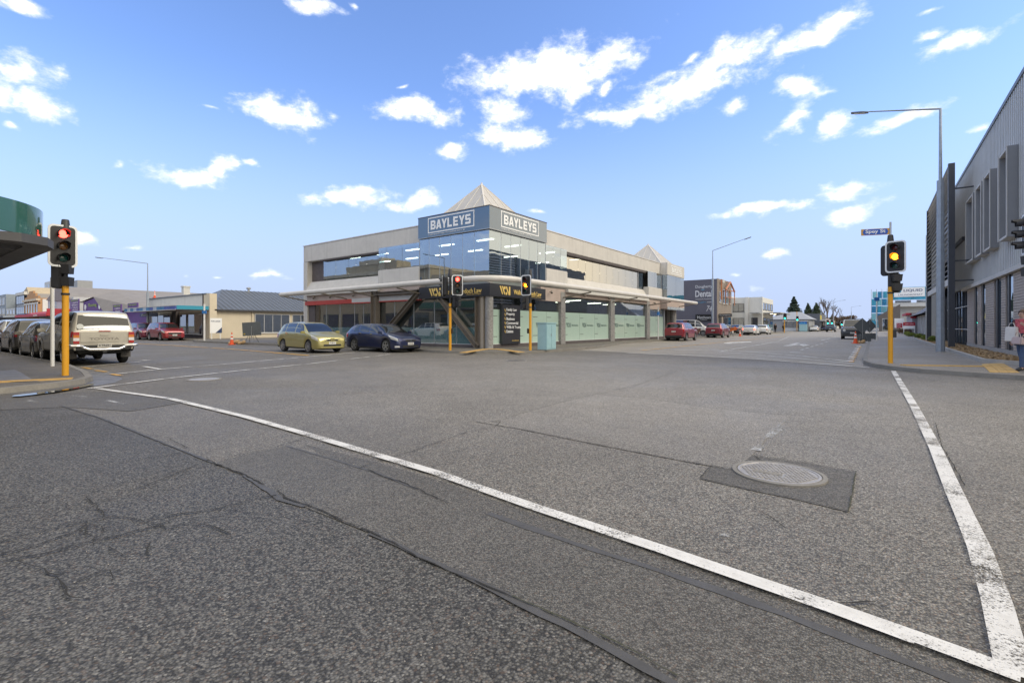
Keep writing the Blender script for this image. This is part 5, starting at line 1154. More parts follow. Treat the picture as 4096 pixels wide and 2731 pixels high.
# ---- cream shop with blue awning
M_cream = mat('cream_render', (.60, .53, .41), .8, var=.06, vs=1, streak=.12); M_groof = mat('grey_steel_roof', (.15, .165, .185), .5, .3, var=.08, vs=1); M_wb = mat('white_boards', (.55, .55, .53), .7, var=.08, vs=1.5, streak=.3)
M_awb = mat('awning_blue', (.05, .20, .42), .5, var=.5, vs=1.2); M_teal = mat('awning_teal', (.03, .27, .40), .5); M_navy2 = mat('navy_sign', (.025, .05, .13), .5)
cs = Bld('awning_shop', 'cream single-storey shop with blue street awning and grey sheet roof', -68.3, -52.0, 20.5, 40)
cs.bx(-68.3, -52.0, 20.9, 40, FZ, 2.93, 'wall', M_cream)
for i in range(17): x0 = -68.3 + i * .93; cs.bx(x0, x0 + .915, 20.5, 20.7, 2.95, 4.42, 'fascia_board', M_wb)
cs.bx(-68.5, -52.3, 20.4, 20.8, 4.42, 4.54, 'fascia_cap', M_groof); cs.bx(-52.95, -51.6, 20.45, 21.1, FZ, 4.48, 'corner_pillar', M_cream); cs.bx(-53.15, -52.96, 20.4, 21.0, FZ, 4.54, 'downpipe_box', M_plinth)
cs.bx(-68.3, -67.2, 20.55, 20.95, FZ, 2.95, 'brick_pier', M_plinth); cs.bx(-61.4, -60.3, 20.55, 20.95, FZ, 2.95, 'brick_pier', M_plinth)
cs.bx(-68.3, -53.1, 20.7, 20.9, FZ, .42, 'plinth', M_plinth)
for a, b, n in ((-67.1, -61.5, 3), (-58.9, -53.3, 3)): cs.win('S', a, b, .45, 2.55, n, fm=M_frame, gm=G_dk, sill=False)
cs.bx(-60.2, -59.0, 20.75, 20.92, FZ, 2.5, 'door', M_dark)
aw = cs.bx(-66.0, -51.75, 17.7, 20.5, 2.88, 2.95, 'awning', M_wb); [cs.bx(-66.05 + i * .957, -66.05 + (i + 1) * .957 - .01, 17.62, 17.7, 2.88, 3.20, 'awning_panel', (M_awb, mat('awning_pale', (.42, .50, .62), .5, var=.15), mat('awning_royal', (.06, .10, .36), .5, var=.3))[(0, 1, 0, 1, 2, 0, 1, 0, 2, 1, 0, 0, 2, 2, 2)[i]], aw) for i in range(15)]; cs.bx(-51.75, -51.68, 17.7, 20.4, 2.88, 3.24, 'awning_end', M_teal, aw); cs.bx(-66.07, -51.66, 17.60, 17.63, 3.20, 3.27, 'awning_trim', M_wb, aw); cs.bx(-66.07, -51.66, 17.60, 17.63, 2.82, 2.88, 'awning_trim', M_wb, aw)
cs.bx(-67.0, -61.6, 19.3, 19.36, 2.35, 2.75, 'hanging_sign', M_navy2); text('STUDIO', M_wh, cs.o, (-66.4, 19.28, 2.45), (1, 0, 0), 1.8, .2)
m = MB(); ez = 2.95; rz = 5.35; m.v = [(-51.7, 20.9, ez), (-51.7, 40.3, ez), (-58, 34, rz), (-58, 24.2, rz), (-64.3, 20.9, ez), (-64.3, 40.3, ez)]; m.f = [(0, 1, 2, 3), (0, 3, 4), (4, 3, 2, 5), (1, 5, 2)]; rf = m.build('roof', M_groof, cs.o)
m = MB()
for i in range(38):
    y = 21.2 + i * .5; t = min(1, (y - 20.9) / 3.3, (40.3 - y) / 6.3); p = Vector((-51.7, y, ez + .02)); q = Vector((-51.7 - 6.3 * t, y, ez + .02 + 2.4 * t)); m.bar(p, q, .05, .05)
small(m.build('roof_ribs', M_groof, rf)); cs.bx(-51.75, -51.6, 20.9, 40.3, 2.82, 2.96, 'gutter', M_dframe, rf)
m = MB(); m.lathe([(.12, 5.2), (.12, 5.55), (.26, 5.6), (.26, 5.7), (.1, 5.8)], c=(-58, 27.1, 0), n=12); m.build('roof_vent', M_alu, rf)
cs.win('E', 24.9, 28.7, .6, 2.6, 4, fm=M_frame, gm=G_dk); cs.win('E', 29.0, 32.8, .6, 2.6, 4, fm=M_frame, gm=G_dk); cs.f('E', 24.6, 24.72, .2, 2.85, 0, .12, 'downpipe', M_cream)
# ---- the row further down the left street
G_row = 'shops far down the left street'
M_purp = mat('purple_paint', (.13, .055, .24), .6, var=.1, vs=1); M_roofg = mat('weathered_roof', (.235, .22, .215), .8, var=.12, vs=.8, streak=.2); M_lime = mat('lime_print', (.35, .55, .05), .6); M_pw = mat('pale_wall', (.52, .54, .57), .8, var=.12, vs=.8, streak=.2)
M_orn = mat('ochre_brick', (.42, .24, .12), .85, var=.15, vs=3); M_sand = mat('sandstone', (.42, .35, .25), .85, var=.15, vs=2); M_mod = mat('grey_modern', (.30, .31, .33), .6, var=.1); M_rawn = mat('red_awning', (.42, .03, .05), .6, var=.1)
pb = Bld('purple_shop', 'purple shopfront with lime signs under a wide weathered grey roof', -95.6, -68.6, 20.5, 46, G_row)
pb.bx(-84.8, -68.6, 20.5, 21, FZ, 3.3, 'wall', M_purp)
m = MB(); m.prism([(-95.6, 20.5, FZ), (-84.8, 20.5, FZ), (-84.8, 20.5, 3.3), (-89.6, 20.5, 5.4), (-95.6, 20.5, 4.9)], (0, .5, 0)); m.build('gable_wall', M_purp, pb.o)
m = MB(); m.v = [(-89.6, 20.3, 5.5), (-84.8, 20.3, 3.25), (-74, 23, 3.25), (-89.6, 22.8, 6.4), (-89.6, 46, 6.4), (-74, 46, 3.25), (-95.8, 20.3, 5.0), (-97, 46, 4.6), (-68.5, 20.3, 3.3), (-68.5, 24, 3.3)]; m.f = [(0, 1, 2, 3), (3, 2, 5, 4), (6, 0, 3, 4, 7), (1, 8, 9, 2)]; m.build('roof', M_roofg, pb.o)
for (a, b, z0, z1) in ((-73.6, -68.8, .5, 1.7), (-79.5, -76, .5, 2.0)): pb.win('S', a, b, z0, z1, 2, fm=M_purp, gm=G_win)
def board(B, u0, u1, z0, z1, o, m, lines, face='S', tm=None):
    s = B.f(face, u0, u1, z0, z1, o, o + .08, 'sign_board', m); n = len(lines); hh = (z1 - z0) / n
    for i, (t, mm) in enumerate(lines):
        if face == 'S': text(t, mm, s, (u0 + (u1 - u0) * .12, B.y0 - o - .09, z1 - (i + .8) * hh), (1, 0, 0), (u1 - u0) * .76, hh * .55)
    return s
board(pb, -79.2, -75.8, 2.7, 4.05, .5, M_purp, [('BUILDCLUB', M_lime), ('- CARPETS', M_wh), ('- TILES', M_wh), ('- VINYLS', M_wh)])
board(pb, -73.8, -70.2, 3.3, 4.1, .4, M_purp, [('Bargain', M_lime), ('Carpets', M_lime)]); board(pb, -100.7, -95.7, 3.3, 5.4, .4, M_purp, [('BUILDCLUB', M_lime), ('- CARPETS', M_wh), ('- REMNANTS', M_wh), ('- TILES', M_wh), ('- VINYLS', M_wh), ('- DISCOUNTS', M_wh)])
text('Flooring', M_lime, pb.o, (-92.6, 20.42, 4.0), (1, 0, 0), 4.0, .6)
for x in (-94.4, -87.3): m = MB(); m.lathe([(.42, 0), (.42, .06)], c=(x, 20.5, 4.1), ax=(0, -1, 0), n=20); m.build('round_sign', M_wh, pb.o)
m = MB(); m.box(-98.6, -97.6, 34.5, 35.5, 5.8, 8.2); m.box(-98.7, -97.5, 34.4, 35.6, 8.2, 8.4); m.build('chimney', M_wb, pb.o)
wb_ = Bld('pale_hall', 'pale blue-white hall with a low grey gable roof', -118.3, -101.2, 20.5, 60, G_row)
wb_.bx(-118.3, -101.2, 20.5, 60, FZ, 5.9, 'wall', M_pw); m = MB(); m.prism([(-118.6, 20.3, 5.9), (-101, 20.3, 5.2), (-104.5, 20.3, 6.6), (-109, 20.3, 7.9), (-111, 20.3, 7.9)], (0, 40, 0)); m.build('roof', M_roofg, wb_.o)
for i in range(4): wb_.win('S', -117.5 + i * 1.6, -116.5 + i * 1.6, 3.6, 5.6, 1, fm=M_wb)
m = MB(); m.prism([(-125.5, 20.5, 3.9), (-101.2, 20.5, 3.9), (-101.2, 17.4, 3.2), (-125.5, 17.4, 3.2)], (0, 0, .06)); a_ = m.build('red_awning', M_rawn, wb_.o); wb_.bx(-101.25, -101.18, 17.4, 20.5, 2.9, 4.0, 'awning_end', M_rawn, a_); wb_.bx(-125.5, -101.2, 17.32, 17.4, 2.85, 3.2, 'awning_valance', M_rawn, a_); text('VERVE', M_wh, a_, (-110, 17.3, 2.9), (1, 0, 0), 3, .25)
for i in range(5): wb_.win('S', -117.5 + i * 3.3, -114.9 + i * 3.3, .5, 2.6, 2, fm=M_dframe, gm=G_dk)
fu = Bld('fuse_shop', 'low shop with mural wall between the ochre brick shop and the pale hall', -125.3, -118.4, 20.5, 44, G_row)
fu.bx(-125.3, -118.4, 20.5, 44, FZ, 3.6, 'wall', M_wb); fu.bx(-125.3, -118.4, 17.6, 20.5, 3.0, 3.5, 'awning', M_navy2); fu.win('S', -124.8, -119, .5, 2.6, 3, fm=M_dframe, gm=G_dk)
ob2 = Bld('ochre_brick_shop', 'ochre brick shop with heavy cornice, pilasters and stepped parapet', -138, -125.4, 20.5, 44, G_row)
ob2.bx(-138, -125.4, 20.7, 44, FZ, 6.6, 'wall', M_orn); ob2.bx(-138.2, -125.3, 20.1, 20.7, 6.1, 6.5, 'cornice', M_beigeT); ob2.bx(-137.8, -125.6, 20.45, 20.75, 6.5, 7.0, 'parapet', M_orn); ob2.bx(-135.5, -128, 20.45, 20.75, 7.0, 7.6, 'parapet', M_orn); ob2.bx(-133.6, -130, 20.45, 20.75, 7.6, 8.1, 'parapet', M_orn)
for i in range(6): ob2.bx(-137.9 + i * 2.38, -137.3 + i * 2.38, 20.4, 20.7, 3.4, 6.1, 'pilaster', M_orn)
for i in range(5): ob2.win('S', -137.1 + i * 2.38, -135.7 + i * 2.38, 3.8, 5.6, 1, fm=M_beigeT, gm=G_dk)
ob2.bx(-138, -125.4, 20.3, 20.7, 5.5, 5.8, 'string_course', M_wb); ob2.bx(-138, -125.4, 17.4, 20.6, 3.0, 3.3, 'awning', M_wb)
mu = ob2.bx(-125.4, -125.3, 21, 40, 3.7, 6.4, 'mural', mat('mural_white', (.62, .62, .62), .7, var=.1)); ob2.bx(-125.3, -125.26, 28, 40, 4.9, 5.7, 'mural_teal', mat('mural_teal', (.10, .33, .36), .7), mu); ob2.bx(-125.3, -125.26, 26, 40, 3.75, 4.85, 'mural_red', mat('mural_red', (.50, .08, .08), .7), mu); text('DUKE', mat('mural_ink', (.12, .12, .14), .7), mu, (-125.28, 22, 5.75), (0, 1, 0), 14, .5)
gm_ = Bld('grey_modern_block', 'grey modern block with framed glass upper storeys', -147, -138.2, 20.5, 60, G_row)
gm_.bx(-147, -138.2, 20.9, 60, FZ, 8.0, 'wall', M_mod); gm_.bx(-147.2, -128, 30, 33, 7.0, 8.5, 'roof_band', M_pw); gm_.bx(-147.1, -138.1, 20.4, 20.9, 7.7, 8.3, 'roof_frame', M_wb); gm_.bx(-147.1, -146.7, 20.4, 20.9, 3.5, 7.7, 'side_frame', M_dframe)
for z0, z1 in ((3.6, 5.3), (5.9, 7.6)): gm_.win('S', -146.6, -138.4, z0, z1, 4, fm=M_dframe, gm=G_win)
gm_.bx(-147, -138.2, 20.5, 20.9, 5.3, 5.9, 'spandrel', M_mod); gm_.bx(-147, -138.2, 17.5, 20.5, 3.0, 3.35, 'awning', M_dframe)
sg = Bld('sandstone_gable_hall', 'old sandstone hall with a steep gable rising above the row', -158.4, -147.2, 20.5, 60, G_row)
m = MB(); m.prism([(-158.4, 22.5, FZ), (-147.2, 22.5, FZ), (-147.2, 22.5, 8.0), (-149.5, 22.5, 9.9), (-158.4, 22.5, 7.6)], (0, 35, 0)); m.build('wall', M_sand, sg.o); sg.bx(-158.4, -147.2, 17.6, 22.4, 3.0, 3.3, 'awning', M_dframe); sg.bx(-158.4, -147.2, 20.5, 22.5, FZ, 5.2, 'shopfront', M_pw)
for i in range(3): sg.win('S', -157.5 + i * 3.5, -155 + i * 3.5, 3.5, 4.9, 1, fm=M_wb)
fl_ = Bld('blue_grey_block', 'blue-grey three-storey block at the far left end of the row', -185, -158.8, 20.5, 60, G_row)
fl_.bx(-185, -158.8, 20.5, 60, FZ, 8.6, 'wall', mat('blue_grey_wall', (.24, .28, .33), .7, var=.15)); fl_.bx(-164, -160, 24, 28, 8.6, 9.6, 'chimney', M_plinth)
for i in range(6):
    for z in (3.7, 6.2): fl_.win('S', -184 + i * 4.2, -181 + i * 4.2, z, z + 1.7, 2, fm=M_wb)
fl_.bx(-185, -158.8, 17.5, 20.5, 3.0, 3.3, 'awning', M_dframe)
ph = Bld('plain_grey_tower', 'plain grey box-like tower rising behind the row', -263, -217, 45, 49); ph.bx(-262, -217, 45, 49, FZ, 16.9, 'wall', M_mod); ph.bx(-264, -250, 44.8, 48.9, FZ, 18.6, 'stair_block', M_pw)
for i in range(3): ph.win('S', -248 + i * 10, -242 + i * 10, 14.4, 15.8, 2)
for i in range(3): ph.f('S', -262 + i * 4, -260 + i * 4, 15.5, 17.5, .2, .26, 'pane', G_win)
eb = Bld('far_street_end_block', 'low grey block closing the far end of the left street', -420, -300, 4, 40); eb.bx(-420, -330, -40, 60, FZ, 7, 'wall', M_mod)
for i in range(6): eb.win('S', -410 + i * 12, -402 + i * 12, 3, 5, 3)

# ---- right-hand street, left side
M_dent = mat('slate_render', (.115, .115, .15), .8, var=.07, vs=.8, streak=.2); M_taupe = mat('taupe_render', (.25, .215, .19), .8, var=.1, vs=1, streak=.25); M_cop = mat('copper_pipe', (.50, .20, .10), .45, .5, var=.2, vs=4)
db = Bld('dental_building', 'slate grey two-storey building with painted dental sign and copper gable frame', -32, FX, 68.3, 76.3)
db.bx(-32, FX - .02, 68.3, 76.3, FZ, 7.6, 'side_wall', M_dent); db.bx(FX - .02, FX + .05, 68.3, 76.3, FZ, 7.66, 'front_wall', M_taupe); db.x1 = FX + .05
def dt(s, u0, z0, w, h, m=M_wh, **k): return text(s, m, db.o, (u0, 68.285, z0), (1, 0, 0), w, h, **k)
M_pt = mat('faded_white_paint', (.60, .62, .66), .7); M_ptb = mat('sky_blue_paint', (.10, .35, .55), .7)
dt('Dougherty', -19.57, 6.35, 2.2, .5, M_pt, bold=.01); dt('Dental', -19.6, 5.25, 2.2, .88, M_pt, bold=.02); dt('General & Aesthetic', -19.57, 4.88, 2.1, .18, M_pt); dt("I'm glad to", -19.28, 4.4, 1.1, .25, M_ptb, shear=.3); dt('smiler', -18.1, 4.45, .7, .2, M_pt, shear=.3); dt('74', -18.15, 3.3, .75, .75, M_pt, shear=.3)
m = MB()
for i in range(12):
    a = R(200 + i * 12); b = R(212 + i * 12); m.prism([(-18.6 + .25 * math.cos(a), 68.28, 6.35 + .2 * math.sin(a)), (-18.6 + .25 * math.cos(b), 68.28, 6.35 + .2 * math.sin(b)), (-18.6 + .2 * math.cos(b), 68.28, 6.35 + .13 * math.sin(b)), (-18.6 + .2 * math.cos(a), 68.28, 6.35 + .13 * math.sin(a))], (0, -.01, 0))
m.build('smile_mark', M_ptb, db.o)
bb = db.bx(-19.55, -17.35, 68.16, 68.29, 2.0, 2.9, 'black_sign', mat('black_sign', (.012, .012, .014), .4)); text('Matthews', M_pt, bb, (-19.3, 68.15, 2.3), (1, 0, 0), 1.75, .38); text('EYECARE', M_pt, bb, (-18.85, 68.15, 2.1), (1, 0, 0), .85, .1)
ps = db.bx(FX + .1, FX + 1.7, 68.9, 69.0, 2.55, 2.95, 'projecting_sign', mat('black_sign', (.012, .012, .014), .4)); text('Optometrists', M_wh, ps, (FX + .15, 68.88, 2.66), (1, 0, 0), 1.4, .18)
for (a, b) in ((69.0, 70.1), (74.4, 75.6)): db.win('E', a, b, 4.5, 6.0, 1, fm=M_wb)
db.win('E', 70.9, 73.9, 4.4, 6.4, 2, fm=M_wb); db.win('E', 71.5, 75.8, .8, 2.6, 2, fm=M_dframe, gm=G_dk); db.f('E', 69.0, 70.4, FZ, 2.9, .003, .05, 'door', M_dark)
m = MB()
for y in (70.9, 73.2, 76.1): m.tube([(FX + .5, y, 4.3), (FX + .5, y, 6.3)], .06, 8)
for y in (70.9, 76.1): m.tube([(FX + .5, y, 6.3), (FX + .5, 73.5, 7.5)], .12, 8)
m.tube([(FX + .5, 70.8, 6.3), (FX + .5, 76.2, 6.3)], .07, 8); m.tube([(FX + .5, 70.8, 5.3), (FX + .5, 76.2, 5.3)], .05, 8); m.tube([(FX + .05, 73.5, 7.5), (FX + .5, 73.5, 7.5)], .06, 8); m.tube([(FX + .3, 69.4, 4.9), (FX + .3, 69.4, 7.6)], .1, 8)
small(m.build('copper_frame', M_cop, db.o)); db.bx(FX + .05, FX + .4, 69.9, 70.7, 7.2, 7.6, 'wall_unit', M_wb)
sr = Bld('saw_roof_hall', 'pale hall with ridged roof vents showing above the dental building', -60, -33, 70, 110); sr.bx(-60, -22, 80, 110, FZ, 7.0, 'wall', M_pw)
for x in (-30.5, -26.0): m = MB(); m.prism([(x - 2.6, 79, 7.0), (x + 2.4, 79, 7.0), (x + 1.6, 79, 9.6 if x < -28 else 8.6), (x - 1.8, 79, 9.6 if x < -28 else 8.6)], (0, 26, 0)); m.build('roof_vent', M_wb, sr.o)
M_wr = mat('white_render', (.60, .60, .585), .75, var=.06, vs=.8, streak=.15)
wt = Bld('white_corner_building', 'white two-storey corner building with flat awning down the right-hand street', -40, FX, 100, 113)
wt.bx(-40, FX, 100, 113, FZ, 6.7, 'wall', M_wr); wt.bx(-19.55, -18.95, 99.7, 100, FZ, 6.75, 'pier', M_wr); wt.bx(FX - .02, FX + .2, 99.9, 100.5, FZ, 6.72, 'pier', M_wr)
wt.win('S', -21.7, -19.75, 4.05, 5.6, 2, fm=M_dframe, gm=G_dk); wt.win('S', -21.7, -19.75, .5, 2.85, 2, fm=M_dframe, gm=G_dk); wt.win('S', -18.5, -17.4, .6, 2.9, 1, fm=M_dframe, gm=G_dk)
for i in range(4): wt.win('E', 101 + i * 3, 103.2 + i * 3, 4.4, 5.7, 1, fm=M_dframe, gm=G_dk)
wt.bx(FX, FX + 3.0, 101, 114.5, 3.65, 3.85, 'awning', M_mod); wt.bx(-18.4, FX, 97.5, 99.9, 3.65, 3.78, 'awning', M_mod)
for i in range(3): wt.win('E', 102 + i * 3.7, 105 + i * 3.7, .4, 2.9, 2, fm=M_dframe, gm=G_dk)
for y in (103, 107): m = MB(); m.box(FX + 1, FX + 1.4, y, y + .4, 3.6, 3.645); m.build('downlight', mat('warm_downlight', (.9, .8, .6), .5, emit=(1, .8, .5), es=4), wt.o)
hs = Bld('hip_roof_shop', 'grey hip-roofed shop with dark glass front beyond the far crossing', -22, -12.0, 136, 150)
hs.bx(-22, -12.6, 136, 150, FZ, 2.95, 'wall', M_mod); m = MB(); m.v = [(-22.5, 135.6, 2.95), (-12.0, 135.6, 2.95), (-12.0, 150.5, 2.95), (-22.5, 150.5, 2.95), (-17, 142, 4.9), (-15, 142, 4.9)]; m.f = [(0, 1, 5, 4), (1, 2, 5), (2, 3, 4, 5), (3, 0, 4)]; m.build('roof', mat('mid_grey_roof', (.30, .315, .34), .6, var=.1), hs.o)
hs.x1 = -12.6; hs.win('S', -17.3, -13.0, .9, 2.4, 3, fm=M_dframe, gm=G_dk); hs.bx(-18, -12.7, 135, 136, 2.4, 2.6, 'awning', M_wb); hs.bx(-17.6, -14.8, 135.7, 135.95, FZ, .9, 'low_wall', M_pw); hs.bx(-14.6, -12.9, 134.9, 134.97, 1.7, 2.35, 'blue_sign', mat('blue_sign', (.02, .12, .42), .5)); text('SALE', mat('cyan_print', (.1, .5, .7), .5), hs.o, (-14.4, 134.88, 1.85), (1, 0, 0), 1.2, .35)
h2 = Bld('flat_grey_shop', 'flat-roofed dark grey shop beyond the hip-roofed one', -22, -11.6, 152, 172); h2.bx(-22, -11.6, 152, 172, FZ, 4.6, 'wall', mat('dark_grey_wall', (.10, .11, .13), .7, var=.1)); h2.bx(-11.6, -10.4, 152, 170, 2.7, 2.95, 'awning', M_wb)
h2.f('E', 153, 157, 3.1, 4.2, .0, .06, 'yellow_sign', mat('yellow_sign', (.5, .42, .05), .6)); h2.win('E', 158, 166, .6, 2.5, 4, fm=M_dframe, gm=G_dk)
h3 = Bld('pink_gable_shop', 'small pale gabled shop past the far grey shop', -22, -10.6, 176, 196); m = MB(); m.prism([(-10.6, 176, FZ), (-22, 176, FZ), (-22, 176, 3), (-16.3, 176, 5.2), (-10.6, 176, 3)], (0, 20, 0)); m.build('wall', mat('pinkish_wall', (.45, .36, .33), .8, var=.1), h3.o); h3.win('E', 178, 190, .6, 2.4, 4)
# ---- right-hand street, right side
gr = Bld('gabled_clinic', 'low clinic with steep dark roofs and red awning past the grey clad building', 5, 16, 76, 96)
gr.bx(5.2, 16, 75, 94, FZ, 2.8, 'wall', mat('clinic_wall', (.33, .33, .36), .75, var=.1)); m = MB(); m.v = [(4.4, 74, 2.8), (4.4, 96, 2.8), (10.5, 96, 7.2), (10.5, 74, 7.2), (16.5, 74, 2.8), (16.5, 96, 2.8)]; m.f = [(0, 1, 2, 3), (3, 2, 5, 4), (0, 3, 4), (1, 5, 2)]; m.build('roof', mat('dark_tile_roof', (.10, .095, .10), .6, .1, var=.15, vs=1.5), gr.o)
m = MB(); m.v = [(4.4, 96, 3.3), (4.4, 112, 3.3), (8, 112, 4.9), (8, 96, 4.9)]; m.f = [(0, 1, 2, 3)]; m.build('roof', M_groof, gr.o); gr.bx(4.6, 16, 96, 112, FZ, 3.3, 'wall', mat('clinic_wall', (.33, .33, .36), .75, var=.1))
for (y0, y1) in ((76.5, 80), (81, 84.5), (86, 93.5)): gr.bx(5.1, 5.19, y0, y1, .4, 2.7, 'wall_panel', mat('clinic_panel', (.24, .235, .225), .7, var=.1)); gr.bx(5.05, 5.2, y0 - .15, y0, .2, 2.75, 'post', M_wb)
gr.bx(3.9, 5.2, 97, 110, 3.05, 3.35, 'red_awning', M_rawn); gr.bx(4.4, 5.1, 95.8, 96, 2.5, 2.8, 'red_sign', M_rawn)
tsn = gr.bx(2.9, 4.3, 111.9, 112, 1.0, 2.7, 'white_sign', M_wh); gr.bx(3.2, 4.0, 111.86, 111.9, 1.0, 1.85, 'red_panel', M_rawn, tsn); text('Public', M_wh, tsn, (3.28, 111.85, 1.5), (1, 0, 0), .6, .2); text('Trust', M_wh, tsn, (3.28, 111.85, 1.15), (1, 0, 0), .5, .2)
lq = Bld('laundromat_building', 'white and turquoise building carrying the liquid laundromat billboard', 3, 26, 150, 185)
lq.bx(3, 26, 152, 185, FZ, 6.5, 'wall', M_wr); lq.bx(3, 26, 150, 152, 6.0, 6.9, 'cornice', M_wr)
M_tq = mat('turquoise_print', (.04, .30, .48), .5, var=.7, vs=.5); lq.bx(3.4, 26, 149.6, 150, 7.6, 10.6, 'billboard', M_tq); bs = lq.bx(3.8, 9.5, 149.45, 149.6, 8.3, 10.5, 'billboard_panel', M_wh); text('LIQUID', mat('ink_blue', (.08, .1, .2), .5), bs, (5.6, 149.43, 9.4), (1, 0, 0), 3.5, .7, bold=.02); text('LAUNDROMAT', mat('ink_blue', (.08, .1, .2), .5), bs, (4.6, 149.43, 8.6), (1, 0, 0), 4.5, .35)
m = MB(); m.lathe([(.4, 0), (.4, .05)], c=(4.8, 149.45, 9.7), ax=(0, -1, 0), n=16); m.build('drop_logo', M_ptb, bs)
for i in range(4): lq.win('S', 4 + i * 4, 7 + i * 4, 6.95, 7.5, 1, gm=G_dk)
g2 = Bld('gabled_brown_shop', 'dark gabled shop below the turquoise scaffold wrap', .4, 5, 138, 150); m = MB(); m.prism([(.9, 138, FZ), (4.6, 138, FZ), (4.6, 138, 6.2), (.6, 138, 3.6)], (0, 12, 0)); m.build('wall', mat('brown_shop', (.13, .115, .11), .8, var=.1), g2.o); g2.y0 = 138; g2.win('S', 1.4, 2.6, .3, 3.0, 1, fm=M_wb, gm=G_dk)
sw = thing('scaffold_wrap', 'turquoise sheeted scaffold tower beside the laundromat billboard', 'scaffold', (1.6, 160, FZ))
for i in range(4):
    for k in range(5):
        m = MB(); x0 = -.6 + i * 1.1 + (k == 4) * .2; m.box(x0, x0 + 1.0, 160 + i * .4, 160.1 + i * .4, 1 + k * 1.9, 2.75 + k * 1.9); m.build('mesh_sheet', mat('turq_mesh%d' % ((i + k) % 3), ((.05, .33, .48), (.22, .50, .56), (.03, .22, .42))[(i + k) % 3], .7, var=.3, vs=1), sw)
for i in range(5): m = MB(); m.tube([(-.65 + i * 1.1, 160, FZ), (-.65 + i * 1.1, 160, 11)], .05, 6); m.build('scaffold_pole', M_alu, sw)
# low far roofs along both sides so that the street closes in the distance
for i in range(7):
    y = 215 + i * 38; k = Bld('far_house', 'small far house with grey roof, number %s along the right-hand street from the far crossing' % ('one', 'two', 'three', 'four', 'five', 'six', 'seven')[i], -30, -17, y, y + 20, 'far houses along the right-hand street'); k.bx(-30, -17, y, y + 20, FZ, 3, 'wall', (M_wr, M_beige, M_mod)[i % 3]); m = MB(); m.prism([(-30.4, y - .3, 3), (-16.6, y - .3, 3), (-23.5, y - .3, 5.4)], (0, 20.6, 0)); m.build('roof', M_groof, k.o)
for i in range(6):
    y = 200 + i * 40; k = Bld('far_house', 'small far house on the right side, number %s past the laundromat' % ('one', 'two', 'three', 'four', 'five', 'six')[i], 4, 18, y, y + 22, 'far houses on the right side'); k.bx(4, 18, y, y + 22, FZ, 3.2, 'wall', (M_mod, M_wr, M_beige)[i % 3]); m = MB(); m.prism([(3.6, y - .3, 3.2), (18.4, y - .3, 3.2), (11, y - .3, 5.8)], (0, 22.6, 0)); m.build('roof', M_groof, k.o)

# ------------------------------------------------------------------ traffic signals
M_yel = mat('signal_yellow', (.66, .32, .015), .45, var=.10, vs=3, bump=.05); M_blk = mat('signal_black', (.022, .022, .025), .5, var=.1); M_wbd = mat('backboard_border', (.72, .74, .76), .5)
M_off = {'red': mat('lens_red_off', (.10, .008, .012), .2, coat=.8), 'amber': mat('lens_amber_off', (.16, .07, .015), .2, coat=.8), 'green': mat('lens_green_off', (.005, .06, .055), .2, coat=.8)}
M_on = {'red': mat('lens_red_on', (.8, .05, .03), .3, emit=(1, .045, .03), es=7), 'amber': mat('lens_amber_on', (.9, .4, .02), .3, emit=(1, .30, .01), es=7), 'green': mat('lens_green_on', (.05, .8, .6), .3, emit=(.02, 1, .62), es=7)}
def rrect(w, h, r, n=5):
    out = []
    for cx_, cz_, a0 in ((w / 2 - r, h / 2 - r, 0), (-w / 2 + r, h / 2 - r, 90), (-w / 2 + r, -h / 2 + r, 180), (w / 2 - r, -h / 2 + r, 270)):
        for i in range(n + 1): a = R(a0 + 90 * i / n); out.append((cx_ + r * math.cos(a), cz_ + r * math.sin(a)))
    return out
def head(parent, c, face, lit=None, s=1.0, board=True):
    """three-lamp head: c = centre, face = direction the lamps look (deg, from +X)"""
    fd = Vector((math.cos(R(face)), math.sin(R(face)), 0)); sd = Vector((-fd.y, fd.x, 0)); up = Vector((0, 0, 1)); c = Vector(c)
    P = lambda a, b, d: c + sd * a * s + up * b * s + fd * d * s
    m = MB(); m.prism([P(a, b, -.16) for a, b in rrect(.30, .92, .05)], fd * .17 * s); h = m.build('signal_head', M_blk, parent)
    if board:
        m = MB(); m.prism([P(a, b, .0) for a, b in rrect(.55, 1.02, .11)], fd * .02); m.build('backboard', M_blk, h)
        m = MB(); o_ = rrect(.555, 1.025, .11); i_ = rrect(.465, .935, .08); n_ = len(o_); m.v = [tuple(P(a, b, .024)) for a, b in o_ + i_] + [tuple(P(a, b, .012)) for a, b in o_]
        for q in range(n_): m.f += [(q, (q + 1) % n_, n_ + (q + 1) % n_, n_ + q), (q, 2 * n_ + q, 2 * n_ + (q + 1) % n_, (q + 1) % n_)]
        m.build('border', M_wbd, h)
    for i, col in enumerate(('red', 'amber', 'green')):
        z = .29 - i * .29
        m = MB(); m.lathe([(.098 * s, 0), (.085 * s, .018 * s), (.05 * s, .03 * s), (0.001, .034 * s)], c=P(0, z, .03), ax=fd, n=20, cap=False); m.build('lens', M_on[col] if lit == col else M_off[col], h, smooth=60)
        m = MB(); n = 20; k0 = 0
        for j in range(n + 1):
            a = R(-35 + 250 * j / n); dl = .25 if 20 < -35 + 250 * j / n < 160 else .18
            for rr, dd in ((.115, .028), (.115, dl), (.108, dl), (.108, .028)): m.v.append(tuple(P(rr * math.cos(a), z + rr * math.sin(a), dd)))
        for j in range(n):
            for q in range(4): m.f.append((4 * j + q, 4 * j + (q + 1) % 4, 4 * j + 4 + (q + 1) % 4, 4 * j + 4 + q))
        m.build('visor', M_blk, h, smooth=50)
    return h
